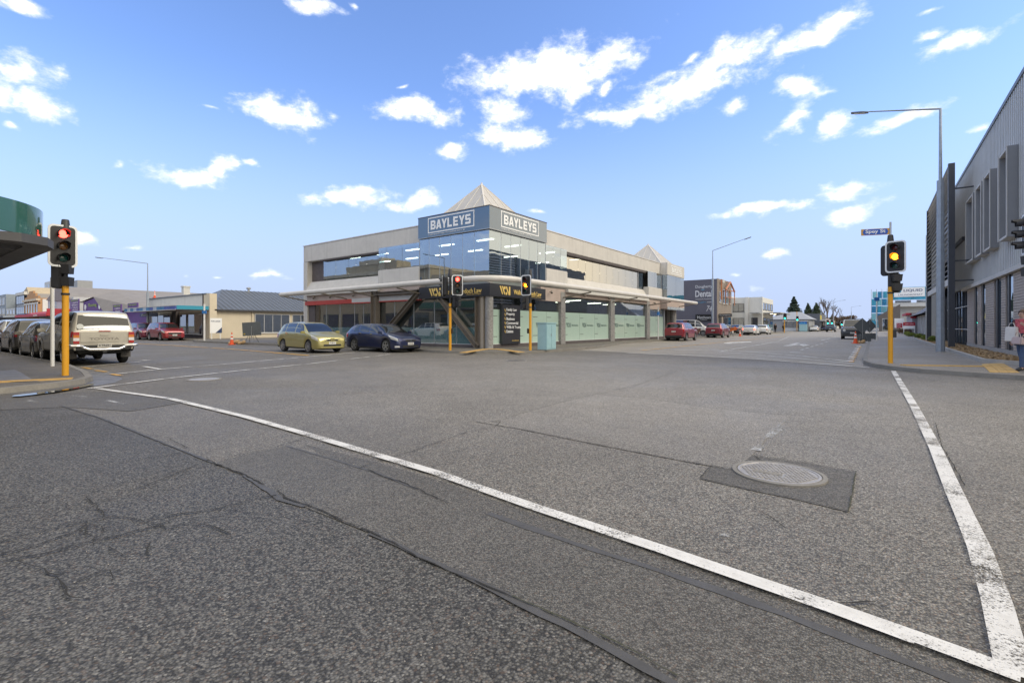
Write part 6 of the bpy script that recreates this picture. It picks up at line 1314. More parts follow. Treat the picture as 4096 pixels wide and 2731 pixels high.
def signal(label, x, y, z0, ht, heads, ped=None, button=None, split=2.45):
    t = thing('traffic_signal', label, 'traffic light', (x, y, z0), 0, 'traffic signals round the crossing')
    m = MB(); m.lathe([(.068, z0), (.068, split)], c=(x, y, 0), n=16); m.build('pole', M_yel, t, smooth=40)
    m = MB(); m.lathe([(.05, split), (.05, ht - .35)], c=(x, y, 0), n=14); m.build('upper_pole', M_blk, t, smooth=40)
    m = MB(); m.lathe([(.11, ht - .38), (.075, ht - .02), (.06, ht)], c=(x, y, 0), n=16); m.build('cap', M_blk, t, smooth=40)
    m = MB(); m.lathe([(.085, split - .22), (.085, split - .17)], c=(x, y, 0), n=16); m.build('clamp', M_trim, t)
    for (ox, oy, z, face, lit) in heads:
        head(t, (x + ox, y + oy, z), face, lit)
        for dz in (-.35, .35): m = MB(); m.tube([(x, y, z + dz), (x + ox, y + oy, z + dz)], .025, 6); m.build('bracket', M_blk, t)
    if ped:
        ox, oy, z, face = ped; fd = Vector((math.cos(R(face)), math.sin(R(face)), 0)); sd = Vector((-fd.y, fd.x, 0)); c = Vector((x + ox, y + oy, z))
        m = MB(); m.obox(c, fd, sd, (0, 0, 1), .09, .15, .31); p = m.build('pedestrian_head', M_blk, t, bevel=.02)
        for dz in (.15, -.15):
            m = MB(); q = c + Vector((0, 0, dz)) + fd * .09; m.prism([q + sd * .13 + Vector((0, 0, .12)), q - sd * .13 + Vector((0, 0, .12)), q - sd * .10 + Vector((0, 0, -.10)), q + sd * .10 + Vector((0, 0, -.10))], fd * .17); m.build('visor', M_blk, p)
    if button:
        bx, by = button; m = MB(); m.box(x + bx - .05, x + bx + .05, y + by - .05, y + by + .05, .95, 1.2); m.build('push_button', M_trim, t, bevel=.01)
    return t
camdir = lambda x, y: math.degrees(math.atan2(-y, -x))
RVv = Vector((RV[0], RV[1], 0))
x, y = -15.94, 3.08; c0 = camdir(x, y)
signal('yellow signal pole showing red at the left corner, before the ute', x, y, .1, 3.93, [(.05, -.06, 3.27, c0 + 14, 'red')], ped=(-.10 * RV[0], -.10 * RV[1] - .05, 2.55, c0 + 65), split=2.3)
x, y = -16.98, 17.69; c0 = camdir(x, y)
signal('left yellow signal pole showing red before the dark law-firm fascia', x, y, .1, 4.16, [(.36 * RV[0], .36 * RV[1], 3.35, c0 + 8, 'red'), (-.30 * RV[0], -.30 * RV[1], 3.30, c0 - 105, None)], ped=(.27 * RV[0], .27 * RV[1], 2.55, c0 + 55), button=(.09, .05))
x, y = -13.77, 20.07; c0 = camdir(x, y)
signal('right yellow signal pole showing amber beside the pale blue cabinet', x, y, .1, 4.12, [(-.2 * RV[0], -.2 * RV[1], 3.35, c0 - 28, 'amber')], ped=(-.22 * RV[0], -.22 * RV[1], 2.45, c0 - 60), button=(-.09, -.05))
x, y = .42, 20.2; c0 = camdir(x, y)
sR = signal('yellow signal pole showing amber under the blue street-name plate', x, y, .11, 4.3, [(.13, -.16, 3.56, c0 - 16, 'amber'), (-.02, .24, 3.5, c0 + 150, None)], ped=(.12 * RV[0], .12 * RV[1], 2.72, c0 + 25), button=(.11, .02), split=2.6)
x, y = 3.42, 18.05; c0 = camdir(x, y)
signal('signal pole cut off by the right edge, lamps seen from the side', x, y, .11, 4.3, [(-.40 * RV[0], -.40 * RV[1], 3.66, c0 - 78, None)], ped=(-.12 * RV[0], -.12 * RV[1], 2.85, c0 - 60), split=2.6)
# far signals down the right-hand street
def far_sig(label, p, zh, tall=4.0):
    t = thing('traffic_signal', label, 'traffic light', (p[0], p[1], .1), 0, 'green signals at the far crossing'); m = MB(); m.lathe([(.07, .1), (.07, tall)], c=(p[0], p[1], 0), n=10); m.build('pole', M_yel, t); head(t, (p[0] + .12, p[1] - .2, zh), -90, 'green', 1.15, True); return t
far_sig('far green signal by the awning of the white corner building', (-12.95, 99.3), 3.05, 3.7); far_sig('far green signal in front of the hip-roofed shop', (-14.9, 134.5), 3.15, 4.8)
far_sig('tiny green signal above the driving white SUV', (-9.8, 150), 2.4, 2.9); far_sig('tiny green signal above the driving ute', (-8.9, 150), 2.4, 2.9); far_sig('tiny green signal left of the black off-roader', (-6.8, 150), 2.0, 2.5)
# street-name plate
sn = thing('street_sign', 'blue street-name plate reading Spey St on the right signal pole', 'street sign', (.42, 20.2, 4.2))
m = MB(); m.lathe([(.03, 4.25), (.03, 4.72)], c=(.42, 20.2, 0), n=10); m.build('post', M_alu, sn)
dx = Vector((-.66, -.75, 0)).normalized(); dx = (RVv * -.95 + Vector((FV[0], FV[1], 0)) * .30).normalized(); up = Vector((0, 0, 1)); nn = dx.cross(up); c = Vector((.42, 20.2, 4.42)) + dx * .42
m = MB(); m.obox(c, dx, nn, up, .40, .006, .105); m.build('plate', mat('plate_orange', (.55, .30, .05), .5), sn)
m = MB(); m.prism([c + dx * a + up * b - nn * .008 for a, b in ((-.36, .0), (-.32, .09), (.32, .09), (.36, 0), (.32, -.09), (-.32, -.09))], nn * .016); m.build('blue_field', mat('plate_blue', (.02, .10, .45), .5), sn)
text('Spey St', M_wh, sn, c - nn * .012 + dx * .28 - up * .07, -dx, .56, .15, bold=.015, depth=.006)
# ------------------------------------------------------------------ street lamps
M_galv = mat('galvanised', (.33, .37, .42), .5, .5, var=.15, vs=4)
def lamp(label, base, hs, ht, arm, hl, r=.16, oct_=8):
    """octagonal lower shaft to hs, thin upper mast to ht, arm to arm=(x,y,z), head length hl"""
    t = thing('street_lamp', label, 'street lamp', base, 0, 'street lamps'); bx_, by_, bz_ = base
    m = MB(); m.lathe([(r, bz_), (r, bz_ + 1.1), (r * .93, bz_ + 1.12), (r * .80, hs)], c=(bx_, by_, 0), n=oct_); m.build('shaft', M_galv, t)
    m = MB(); m.lathe([(r * .42, hs - .05), (r * .30, ht)], c=(bx_, by_, 0), n=10); m.build('mast', M_galv, t, smooth=40)
    a = Vector((bx_, by_, ht)); b = Vector(arm); m = MB(); m.tube([a - Vector((0, 0, .02)), b], [r * .26, r * .18], 8); m.build('arm', M_galv, t, smooth=40)
    d = (b - a).normalized(); sd = d.cross(Vector((0, 0, 1))).normalized(); m = MB(); m.prism([b + sd * .07, b - sd * .07, b + d * hl * .35 - sd * .14, b + d * hl - sd * .09, b + d * hl + sd * .09, b + d * hl * .35 + sd * .14], (0, 0, -.07)); m.build('lamp_head', mat('lamp_head', (.16, .17, .18), .4, .4), t, bevel=.015)
    m = MB(); q = b + d * hl * .5 - Vector((0, 0, .08)); m.obox(q, d, sd, (0, 0, 1), hl * .3, .08, .01); m.build('led_panel', M_wh, t)
    return t
aY = onY(1995 * DS, 257 * DS, 30.66)
lamp('tall galvanised street lamp with long arm beside the louvre screen', (2.51, 30.66, FZ), 8.21, 11.62, (aY[0], 30.66, aY[2]), .75, .17)
lamp('slim street lamp standing before the dental building', (-15.95, 62.84, FZ), 7.15, 10.6, (-12.4, 62.84, 11.6), .8, .15)
lamp('slim street lamp rising behind the parked plum red SUV', (-62.17, 18.6, FZ), 4.9, 8.0, (-66.2, 15.8, 8.6), .8, .14)
lamp('far thin street lamp left of the bare tree', (-10.4, 185, FZ), 7, 9.0, (-8, 185, 9.4), .8, .14); lamp('far thin street lamp right of the bare tree', (-7.5, 240, FZ), 7, 9.0, (-5, 240, 9.4), .8, .14)
lamp('street lamp on the left footpath, seen only mirrored in the office windows', (-36.8, 3.2, FZ), 6.0, 8.6, (-40.0, 2.6, 9.3), .8, .15)
# ------------------------------------------------------------------ posts and small signs
M_wpost = mat('white_post', (.70, .70, .69), .5, var=.06); M_bsign = mat('parking_blue', (.03, .16, .45), .5)
def post(label, x, y, h, sign=None, r=.035, z0=FZ):
    t = thing('sign_post', label, 'sign post', (x, y, z0), 0, 'white parking sign posts'); m = MB(); m.lathe([(r, z0), (r, h)], c=(x, y, 0), n=10); m.build('post', M_wpost, t)
    if sign:
        z0s, z1s, w, ang = sign; d = Vector((math.cos(R(ang)), math.sin(R(ang)), 0)); m = MB(); m.obox((x, y, (z0s + z1s) / 2), d, (-d.y, d.x, 0), (0, 0, 1), w / 2, .012 + r, (z1s - z0s) / 2); m.build('plate', M_bsign, t)
    return t
post('plain white post at the left kerb beside the yellow signal pole', -19.9, 3.55, 2.78, None, .05)
post('white post with blue parking plate on the footpath near the blue-awning shop', -44.8, 17.35, 3.15, (2.35, 2.6, .30, 40), .07); post('white post with blue plate before the last frosted shop window', -15.45, 42.65, 3.0, (2.3, 2.6, .22, 60), .05)
post('white post with small square plate on the right footpath', .15, 50.6, 4.0, (3.4, 3.7, .35, 20), .05)
# ------------------------------------------------------------------ cabinet
M_cab = mat('pale_blue_cabinet', (.30, .48, .52), .55, var=.08, vs=3, streak=.12)
cb = thing('utility_cabinet', 'pale blue roadside utility cabinet on the office block footpath', 'cabinet', (-13.45, 21.1, FZ), R(3))
m = MB(); m.box(-.26, .26, -.50, .50, .02, 1.34); m.build('body', M_cab, cb, bevel=.012, local=True); m = MB(); m.box(-.29, .29, -.53, .53, 1.34, 1.39); m.build('lid', M_cab, cb, bevel=.01, local=True); m = MB(); m.box(-.24, .24, -.48, .48, -.02, .02); m.build('base', M_conc, cb, local=True)
for sy in (-1, 1): m = MB(); m.box(.262, .272, sy * .25 - .225, sy * .25 + .225, .08, 1.28); m.build('door', M_cab, cb, local=True)
m = MB(); m.box(.272, .29, -.05, -.02, .7, .82); m.build('handle', M_alu, cb, local=True)
c2b = thing('utility_cabinet', 'far pale blue cabinet in front of the hip-roofed shop', 'cabinet', (-13.6, 134.6, FZ)); m = MB(); m.box(-.8, .8, -.3, .3, 0, 1.6); m.build('body', M_cab, c2b, local=True); m = MB(); m.box(-.85, .85, -.34, .34, 1.6, 1.68); m.build('lid', M_cab, c2b, local=True)
# ------------------------------------------------------------------ roadworks kit
M_or = mat('cone_orange', (.72, .10, .03), .6, var=.12, vs=8); M_refl = mat('cone_white', (.75, .75, .74), .5); M_back = mat('sign_back', (.13, .145, .155), .6, .3, var=.12)
def cone(label, x, y, z, h=.9):
    t = thing('traffic_cone', label, 'cone', (x, y, z), random.uniform(0, 1), 'traffic cones'); k = h / .9
    m = MB(); m.box(-.19 * k, .19 * k, -.19 * k, .19 * k, 0, .035 * k); m.build('base', M_or, t, bevel=.01, local=True)
    def seg(a, b, mm, nm): 
        q = MB(); rr = lambda f: (.14 - .115 * f) * k; q.lathe([(rr(a), (.03 + .86 * a) * k), (rr(b), (.03 + .86 * b) * k)], n=16); q.build(nm, mm, t, smooth=40, local=True)
    seg(0, .40, M_or, 'cone_body'); seg(.40, .55, M_refl, 'reflective_band'); seg(.55, .68, M_or, 'cone_body'); seg(.68, .80, M_refl, 'reflective_band'); seg(.80, 1.0, M_or, 'cone_top')
    return t
cone('orange cone with white bands beside the grey-backed board near the car park', -36.5, 15.9, 0); cone('orange cone standing by the diamond roadworks sign on the right', -1.15, 45.1, 0, .95); cone('orange cone behind the wine red SUV on the far kerb', -14.0, 68.5, 0); cone('orange traffic cone perched on the roof edge above the blue awning', -66.6, 20.6, 4.54, .85)
def roadsign(label, x, y, z, ang, kind, name='roadworks_sign'):
    t = thing(name, label, 'road sign', (x, y, z), R(ang)); 
    for sx in (-.35, .35): m = MB(); m.bar((sx, .3, .0), (sx * .4, 0, .7), .03, .03); m.build('leg', M_back, t, local=True); m = MB(); m.bar((sx, -.35, .0), (sx * .4, 0, .7), .03, .03); m.build('leg', M_back, t, local=True)
    m = MB(); m.bar((0, .02, .3), (0, .02, 1.85 if kind == 'diamond' else 1.2), .035, .035); m.build('upright', M_alu, t, local=True)
    if kind == 'diamond':
        m = MB(); m.prism([(0, 0, .72), (.62, 0, 1.33), (0, 0, 1.95), (-.62, 0, 1.33)], (0, -.015, 0)); m.build('diamond_plate', M_back, t, local=True); m = MB(); m.box(-.6, .6, -.015, 0, .15, .66); m.build('lower_plate', M_back, t, local=True)
        m = MB(); m.box(.34, .48, .0, .006, .36, .42); m.build('sticker', mat('sticker_yellow', (.6, .45, .05), .6), t, local=True)
    elif kind == 'board':
        m = MB(); m.obox((0, 0, 1.0), (.997, 0, -.06), (0, 1, 0), (.06, 0, .997), .70, .012, .50); m.build('plate', M_back, t, local=True); m = MB(); m.box(.48, .6, .012, .02, .58, .66); m.build('sticker', mat('sticker_yellow', (.6, .45, .05), .6), t, local=True)
    else:
        m = MB(); m.obox((0, 0, .85), (.96, 0, .25), (0, 1, 0), (-.25, 0, .96), .75, .012, .22); m.build('plate', mat('orange_plate', (.62, .14, .02), .6), t, local=True)
        text('FOOTPATH', M_ink, t, (-.5, -.02, .72), (.96, 0, .25), .95, .14, up=(-.25, 0, .96), local=True)
    return t
roadsign('diamond roadworks sign seen from behind at the right kerb', -.75, 46.6, 0, 205, 'diamond'); roadsign('second grey-backed diamond sign behind the first one', -.35, 55.0, 0, 215, 'diamond'); roadsign('rectangular grey-backed board on a post near the car park entrance', -37.2, 17.6, FZ, 215, 'board'); roadsign('slanted orange roadworks board behind the wine red SUV', -14.9, 67.2, 0, 0, 'plate')
sb = thing('sandbags', 'heap of tan sandbags at the foot of the cone near the car park', 'sandbags', (-36.8, 16.3, 0))
for i in range(6):
    m = MB(); a = random.random() * 3; m.lathe([(.02, -.24), (.10, -.2), (.13, 0), (.10, .2), (.02, .24)], c=(random.uniform(-.75, .75), random.uniform(-.1, .45), .10 + .1 * (i % 2)), ax=(math.cos(a), math.sin(a), .1), n=8); m.build('sandbag', mat('sandbag', (.42, .29, .16), .9, var=.3, vs=8), sb, smooth=50, local=True)
sb2 = thing('sandbags', 'sandbags holding the diamond sign at the right kerb', 'sandbags', (-.75, 46.2, 0))
for i in range(5):
    m = MB(); a = random.random() * 3; m.lathe([(.02, -.24), (.09, -.2), (.11, 0), (.09, .2), (.02, .24)], c=(random.uniform(-.5, .5), random.uniform(-.2, .3), .09 + .08 * (i % 2)), ax=(math.cos(a), math.sin(a), .1), n=8); m.build('sandbag', mat('sandbag', (.42, .29, .16), .9, var=.3, vs=8), sb2, smooth=50, local=True)
es = thing('estate_sign', 'white estate-agent board on two legs before the cream wall', 'sign board', (-49.6, 20.2, FZ), R(75)); 
for sx in (-.35, .35): m = MB(); m.box(sx - .04, sx + .04, -.03, .03, 0, 1.2); m.build('leg', M_wpost, es, local=True)
m = MB(); m.box(-.48, .48, -.05, -.02, .55, 1.95); p = m.build('panel', M_wh, es, local=True); m = MB(); m.prism([(.48, -.055, .56), (.48, -.055, 1.1), (-.05, -.055, .56)], (0, -.004, 0)); m.build('print', M_navy2, p, local=True); text('FOR LEASE', M_navy2, p, (-.4, -.055, 1.6), (1, 0, 0), .75, .13, local=True)
ps2 = thing('red_sign', 'red and white sign on two posts beside the clinic hedge', 'sign', (4.2, 95.0, FZ)); 
for sx in (-.62, .62): m = MB(); m.box(sx - .05, sx + .05, -.05, .05, 0, 1.75); m.build('post', M_wpost, ps2, local=True)
m = MB(); m.box(-.72, .72, -.09, -.05, 1.25, 1.8); m.build('red_panel', M_rawn, ps2, local=True); m = MB(); m.box(-.7, .7, -.09, -.05, .8, 1.25); m.build('white_panel', M_wh, ps2, local=True); text('Vision Clinic', M_wh, ps2, (-.5, -.095, 1.45), (1, 0, 0), 1.0, .16, local=True)
# ------------------------------------------------------------------ trees and shrubs
def leafy(name, label, base, pts_, n, s, colr, trunk, cat='tree', group=None, seed=1, droop=0.0):
    """pts_: list of (centre, radii) lobes filled with leaf-sized faces"""
    rn = random.Random(seed); t = thing(name, label, cat, base, 0, group); m = MB(); r0, h0 = trunk
    if h0: m.tube([(0, 0, 0), (rn.uniform(-.1, .1), 0, h0 * .5), (0, 0, h0)], [r0, r0 * .7, r0 * .25], 8); m.build('trunk', mat('bark', (.07, .055, .045), .9, var=.3, vs=4), t, local=True)
    if h0:
        m = MB()
        for (c, rad) in pts_[:14]: m.tube([(0, 0, h0 * .45), (c[0] * .5, c[1] * .5, (c[2] + h0 * .5) / 2), c], [r0 * .35, r0 * .2, r0 * .06], 5)
        small(m.build('limbs', MATS['bark'], t, local=True))
    m = MB()
    for i in range(n):
        c, rad = pts_[rn.randrange(len(pts_))]; v = Vector((rn.gauss(0, 1), rn.gauss(0, 1), rn.gauss(0, 1))).normalized() * (rn.random() ** .45)
        p = Vector(c) + Vector((v.x * rad[0], v.y * rad[1], v.z * rad[2])); a = Vector((rn.gauss(0, 1), rn.gauss(0, 1), rn.gauss(0, .6) - droop)).normalized(); b = a.cross(Vector((rn.gauss(0, 1), rn.gauss(0, 1), rn.gauss(0, 1)))).normalized(); k = len(m.v); sz = s * rn.uniform(.6, 1.3)
        m.v += [tuple(p - a * sz), tuple(p + b * sz * .45), tuple(p + a * sz), tuple(p - b * sz * .45)]; m.f.append((k, k + 1, k + 2, k + 3))
    small(m.build('crown', mat('leaf_' + name, colr, .7, var=.6, vs=.8), t, local=True, fix=False)); return t
rn = random.Random(3); con = []
for i in range(60):
    f = i / 60; h = 1.6 + 8.8 * f; rad = (1 - f) ** 1.05 * 3.9 + .12; a = i * 2.4; con.append(((math.cos(a) * rad * .65, math.sin(a) * rad * .65, h + rn.uniform(-.2, .2)), (rad * .5 + .1, rad * .5 + .1, .3 + .2 * (1 - f))))
leafy('conifer_tree', 'dark pointed conifer behind the hip-roofed shop', (-20.3, 176, 0), con, 11000, .20, (.045, .072, .048), (.3, 10.2), seed=4, droop=.4)
for k, (x, w, h, lab) in enumerate(((-18.0, 1.6, 9.5, 'left of two dark green rounded conifers in the far distance'), (-15.6, 1.9, 9.6, 'right of two dark green rounded conifers in the far distance'))):
    lob = []
    for i in range(26):
        f = i / 26; rad = w * (math.sin(math.pi * min(1, .15 + f * .85)) ** .7) * (1.15 - f * .55); a = i * 2.4; lob.append(((math.cos(a) * rad * .55, math.sin(a) * rad * .55, 2.2 + f * (h - 3.0)), (rad * .6, rad * .6, .75)))
    leafy('cypress_tree', lab, (x, 192, 0), lob, 6500, .20, (.062, .092, .050), (.28, h * .8), group='dark conifers far down the street', seed=11 + k)
def bare(label, base, h, spread, seed, group=None, thick=.22):
    rn = random.Random(seed); t = thing('bare_tree', label, 'tree', base, 0, group); segs = []
    def grow(p, d, L, r, lv):
        q = p + d * L; segs.append((p, q, r, lv))
        if lv >= 5: return
        for i in range(rn.choice((2, 3))):
            nd = (d + Vector((rn.gauss(0, spread), rn.gauss(0, spread), rn.gauss(.12, .22)))).normalized(); grow(p.lerp(q, rn.uniform(.55, 1)), nd, L * rn.uniform(.6, .82), r * .62, lv + 1)
    grow(Vector((0, 0, 0)), Vector((0, 0, 1)), h * .28, thick, 0); m = MB(); b = MB()
    for p, q, r, lv in segs: (m if lv < 2 else b).tube([p, q], [r, r * .7], 6 if lv < 2 else 4, cap=False)
    bk = mat('bare_bark', (.11, .09, .075), .9, var=.3, vs=4); m.build('trunk', bk, t, local=True); small(b.build('twigs', bk, t, local=True)); return t
bare('leafless tall tree right of the dark conifers', (-12.3, 188, 0), 16.0, .36, 5, None, .34); bare('leafless tree leaning right beside the tall bare one', (-10.9, 194, 0), 13.0, .45, 9, None, .3)
lob = [((rn.uniform(-5, 5), rn.uniform(-2, 2), rn.uniform(2.0, 5.2)), (1.5, 1.2, .9)) for _ in range(26)]
leafy('brown_hedge_tree', 'wide brown winter tree mass above the far road', (-12.2, 262, 0), lob, 5000, .30, (.16, .105, .065), (.4, 4.5), seed=21)
lob = [((rn.uniform(-4, 4), rn.uniform(-2, 2), rn.uniform(1.0, 3.6)), (1.3, 1.2, .8)) for _ in range(16)]
leafy('brown_hedge_tree', 'smaller tan winter tree right of the wide brown one', (-5.2, 300, 0), lob, 2500, .3, (.22, .16, .10), (.3, 3.6), seed=22)
leafy('round_tree', 'low green tree at the foot of the bare trees', (-13.5, 200, 0), [((rn.uniform(-2, 2), rn.uniform(-1, 1), rn.uniform(1.5, 4)), (1.1, 1, .9)) for _ in range(12)], 3000, .2, (.05, .07, .025), (.2, 3), seed=23)
for i in range(8):
    x_, y_ = (-40 + i * 3.1, 330 + 25 * (i % 3)); leafy('far_tree', 'far dull green tree, %s of eight along the distant skyline' % ('first', 'second', 'third', 'fourth', 'fifth', 'sixth', 'seventh', 'eighth')[i], (x_ + (22 if i > 5 else 0), y_, 0), [((rn.uniform(-3, 3), rn.uniform(-2, 2), rn.uniform(1.5, 5)), (1.6, 1.4, 1.2)) for _ in range(10)], 1200, .35, (.06, .07, .04), (.25, 4), group='distant skyline trees', seed=30 + i)
leafy('hedge', 'low rusty-brown clipped hedge before the clinic', (4.1, 96.5, FZ), [((-1.0 + i * .35, rn.uniform(-.2, .2), .45), (.35, .5, .4)) for i in range(8)], 3500, .06, (.12, .065, .03), (0, 0), 'hedge', seed=41)
for i, (x_, y_, c_) in enumerate(((3.4, 73, (.16, .20, .03)), (3.5, 63, (.17, .21, .03)), (3.55, 54.8, (.08, .14, .03)), (3.75, 49.0, (.06, .12, .03)), (3.5, 85, (.07, .12, .03)))):
    leafy('shrub', ('lime green shrub furthest but one along the right verge', 'lime green shrub beside the clinic panels', 'green tuft left of the black column', 'green tuft right of the far black column', 'small dark shrub below the clinic hedge')[i], (x_, y_, FZ), [((rn.uniform(-.25, .25), rn.uniform(-.25, .25), .25), (.28, .28, .25)) for _ in range(4)], 900, .06, c_, (0, 0), 'shrub', 'shrubs along the right verge', seed=50 + i)
# ------------------------------------------------------------------ people
M_skin = mat('skin', (.48, .30, .22), .6); M_hair = mat('dark_hair', (.05, .03, .02), .6)
def person(label, loc, rz, h, joints, clothes, hair=M_hair):
    """joints: name -> (x, y, z) with x forward, y left, in units of body height; body grown with a Skin modifier"""
    t = thing('person', label, 'person', loc, R(rz)); J = joints; E_ = [('pelvis', 'belly'), ('belly', 'chest'), ('chest', 'neck'), ('neck', 'skull'), ('skull', 'crown')]
    for s_ in 'lr': E_ += [('pelvis', 'hip' + s_), ('hip' + s_, 'knee' + s_), ('knee' + s_, 'ankle' + s_), ('ankle' + s_, 'toe' + s_), ('chest', 'sho' + s_), ('sho' + s_, 'elb' + s_), ('elb' + s_, 'wri' + s_), ('wri' + s_, 'palm' + s_)]
    rad = dict(pelvis=(.088, .075), belly=(.085, .065), chest=(.098, .07), neck=(.032, .034), skull=(.050, .058), crown=(.042, .048), hip=(.056, .058), knee=(.036, .038), ankle=(.026, .028), toe=(.024, .016), sho=(.042, .042), elb=(.028, .028), wri=(.019, .021), palm=(.016, .024))
    def grow(names, edges, mm, nm, k=1.0, root='pelvis', fat=0.0):
        idx = {n: i for i, n in enumerate(names)}; me = bpy.data.meshes.new(nm); me.from_pydata([tuple(Vector(J[n]) * h) for n in names], [(idx[a], idx[b]) for a, b in edges], [])
        o = link(nm, me, mm, t); md = o.modifiers.new('skin', 'SKIN'); 
        for n, i in idx.items():
            base = n[:-1] if n[-1] in 'lr' and n[:-1] in rad else n; r = rad[base]; sv_ = me.skin_vertices[0].data[i]; sv_.radius = (r[0] * h * k + fat, r[1] * h * k + fat); sv_.use_root = n == names[0]
        md2 = o.modifiers.new('sub', 'SUBSURF'); md2.levels = 2; md2.render_levels = 2; 
        for p in me.polygons: p.use_smooth = True
        md.use_smooth_shade = True; return o
    body = grow(list(J), E_, M_skin, 'body')
    up_ = ['belly', 'pelvis', 'chest', 'shol', 'shor', 'elbl', 'elbr', 'wril', 'wrir']; grow(up_, [('pelvis', 'belly'), ('belly', 'chest'), ('chest', 'shol'), ('chest', 'shor'), ('shol', 'elbl'), ('shor', 'elbr'), ('elbl', 'wril'), ('elbr', 'wrir')], clothes[0], 'jacket', 1.08, fat=.012)
    lo = ['pelvis', 'hipl', 'hipr', 'kneel', 'kneer', 'anklel', 'ankler']; grow(lo, [('pelvis', 'hipl'), ('pelvis', 'hipr'), ('hipl', 'kneel'), ('hipr', 'kneer'), ('kneel', 'anklel'), ('kneer', 'ankler')], clothes[1], 'trousers', 1.06, fat=.008)
    for s_ in 'lr': grow(['ankle' + s_, 'toe' + s_], [('ankle' + s_, 'toe' + s_)], M_trim, 'shoe', 1.12, fat=.008)
    hd = Vector(J['skull']) * h; m = MB(); rr = .066 * h
    for i in range(7):
        for j in range(13):
            th = math.pi * .56 * i / 6; ph = 2 * math.pi * j / 12; m.v.append((hd.x - .008 * h + rr * math.sin(th) * math.cos(ph) * 1.0, hd.y + rr * .88 * math.sin(th) * math.sin(ph), hd.z + .022 * h + rr * math.cos(th)))
    for i in range(6):
        for j in range(12):
            if not (i > 3 and (j < 2 or j > 9)): m.f.append((i * 13 + j, i * 13 + j + 1, i * 13 + 14 + j, i * 13 + 13 + j))
    m.build('hair', hair, t, smooth=60, local=True)
    f = hd + Vector((.052 * h, 0, 0)); m = MB(); m.lathe([(.012 * h, 0), (.004 * h, .016 * h)], c=f + Vector((-.002 * h, 0, -.006 * h)), ax=(1, 0, -.3), n=6); m.build('nose', M_skin, t, local=True)
    for sy in (-1, 1):
        m = MB(); m.lathe([(.006 * h, 0), (.003 * h, .004 * h)], c=f + Vector((-.008 * h, sy * .02 * h, .010 * h)), ax=(1, 0, 0), n=8); m.build('eye', M_trim, t, local=True)
        p = Vector(J['palm' + 'lr'[sy < 0]]) * h; w = Vector(J['wri' + 'lr'[sy < 0]]) * h; d = (p - w).normalized(); s_ = d.cross(Vector((1, 0, 0.1))).normalized() if abs(d.x) < .9 else Vector((0, 1, 0)); n_ = d.cross(s_)
        for i in range(4):
            b0 = p + s_ * (i - 1.5) * .0105 * h; L = (.040, .046, .043, .034)[i] * h; m = MB(); m.tube([b0, b0 + d * L * .55, b0 + d * L * .85 + n_ * L * .3], [.0052 * h, .0048 * h, .0036 * h], 6); m.build('finger', M_skin, t, smooth=60, local=True)
        m = MB(); b0 = w.lerp(p, .45) + s_ * .022 * h; m.tube([b0, b0 + (d * .6 + s_ * .6) * .022 * h, b0 + (d * .95 + s_ * .45) * .036 * h], [.006 * h, .0055 * h, .004 * h], 6); m.build('thumb', M_skin, t, smooth=60, local=True)
    return t
def stand(step=.0, al=(.0, .0), bend=None):
    J = dict(pelvis=(0, 0, .53), belly=(0, 0, .62), chest=(.005, 0, .74), neck=(0, 0, .845), skull=(.01, 0, .905), crown=(.005, 0, .955), hipl=(0, .052, .50), hipr=(0, -.052, .50), kneel=(step * .55 + .015, .055, .285), kneer=(-step * .35 + .015, -.055, .285), anklel=(step, .055, .045), ankler=(-step, -.055, .05), toel=(step + .085, .06, .02), toer=(-step + .08, -.06, .02),
        shol=(0, .105, .79), shor=(0, -.105, .79), elbl=(-.02 + al[0] * .4, .135, .62), elbr=(-.02 + al[1] * .4, -.135, .62), wril=(.02 + al[0], .14, .48), wrir=(.02 + al[1], -.14, .48), palml=(.03 + al[0] * 1.15, .14, .44), palmr=(.03 + al[1] * 1.15, -.14, .44))
    if bend: J.update(bend)
    return J
M_jk = mat('navy_jacket', (.025, .03, .065), .8, var=.2, vs=8); M_jean = mat('blue_jeans', (.05, .085, .17), .85, var=.2, vs=12)
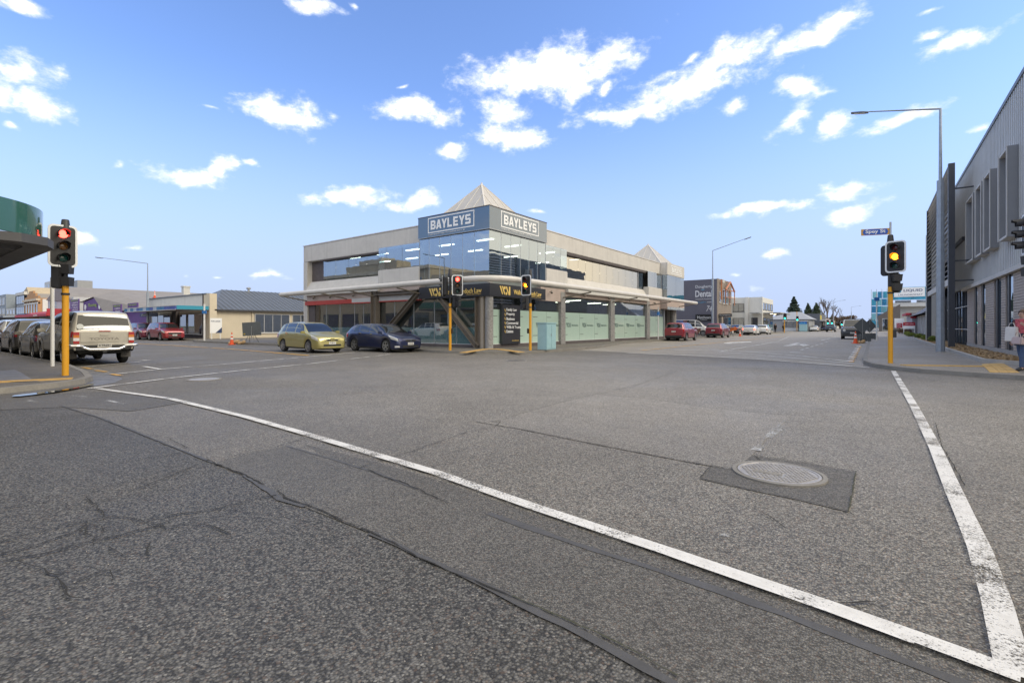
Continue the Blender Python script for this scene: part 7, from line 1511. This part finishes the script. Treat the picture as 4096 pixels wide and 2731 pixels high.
wk = person('person at the right edge in navy jacket and jeans carrying a white bag', (3.22, 18.75, FZ), 210, 1.68, stand(.07, (.05, .02), dict(elbl=(-.05, .17, .65), wril=(.09, .15, .72), palml=(.11, .12, .75))), (M_jk, M_jean), mat('brown_hair', (.10, .06, .035), .6))
m = MB()
for i in range(9):
    a = R(-75 + 150 * i / 8)
    for z in (1.02, 1.40): m.v.append((.145 * math.cos(a) * 1.0, .19 * math.sin(a), z))
for i in range(8): m.f.append((2 * i, 2 * i + 1, 2 * i + 3, 2 * i + 2))
m.build('patterned_scarf', mat('red_white_scarf', (.48, .10, .12), .9, var=.9, vs=22), wk, smooth=60, local=True)
def carry(label, name, p, dims, mm, strap):
    t = thing(name, label, 'bag', p, R(210)); m = MB(); a, b, c_ = dims; m.v = [(-a, -b, 0), (a, -b, 0), (a, b, 0), (-a, b, 0), (-a * .7, -b * .95, c_), (a * .7, -b * .95, c_), (a * .7, b * .95, c_), (-a * .7, b * .95, c_)]; m.f = [(0, 3, 2, 1), (4, 5, 6, 7), (0, 1, 5, 4), (1, 2, 6, 5), (2, 3, 7, 6), (3, 0, 4, 7)]; m.build('pouch', mm, t, bevel=.02, local=True)
    m = MB(); m.tube([(0, -b * .6, c_), (0, -b * .3, c_ + strap), (0, b * .3, c_ + strap), (0, b * .6, c_)], .008, 6); m.build('strap', mm, t, smooth=50, local=True); return t
carry('white shoulder bag hanging from the arm of the person at the right edge', 'shoulder_bag', (3.0, 18.76, .90), (.06, .17, .40), mat('white_bag', (.62, .60, .58), .7, var=.1, vs=5), .1); carry('small pinkish handbag at the hip of the person at the right edge', 'handbag', (3.08, 18.55, .83), (.06, .15, .2), mat('pink_bag', (.45, .36, .36), .7, var=.1), .12)
M_bkc = mat('black_coat', (.02, .02, .022), .85)
person('far walker in black coat nearer the white building awning', (-15.3, 105.5, FZ), -90, 1.75, stand(.09, (.06, -.05)), (M_bkc, M_bkc)); person('far walker in dark coat just right of the other one', (-14.2, 108, FZ), -80, 1.68, stand(.08, (-.05, .06)), (mat('dark_coat', (.035, .03, .03), .85), M_bkc))
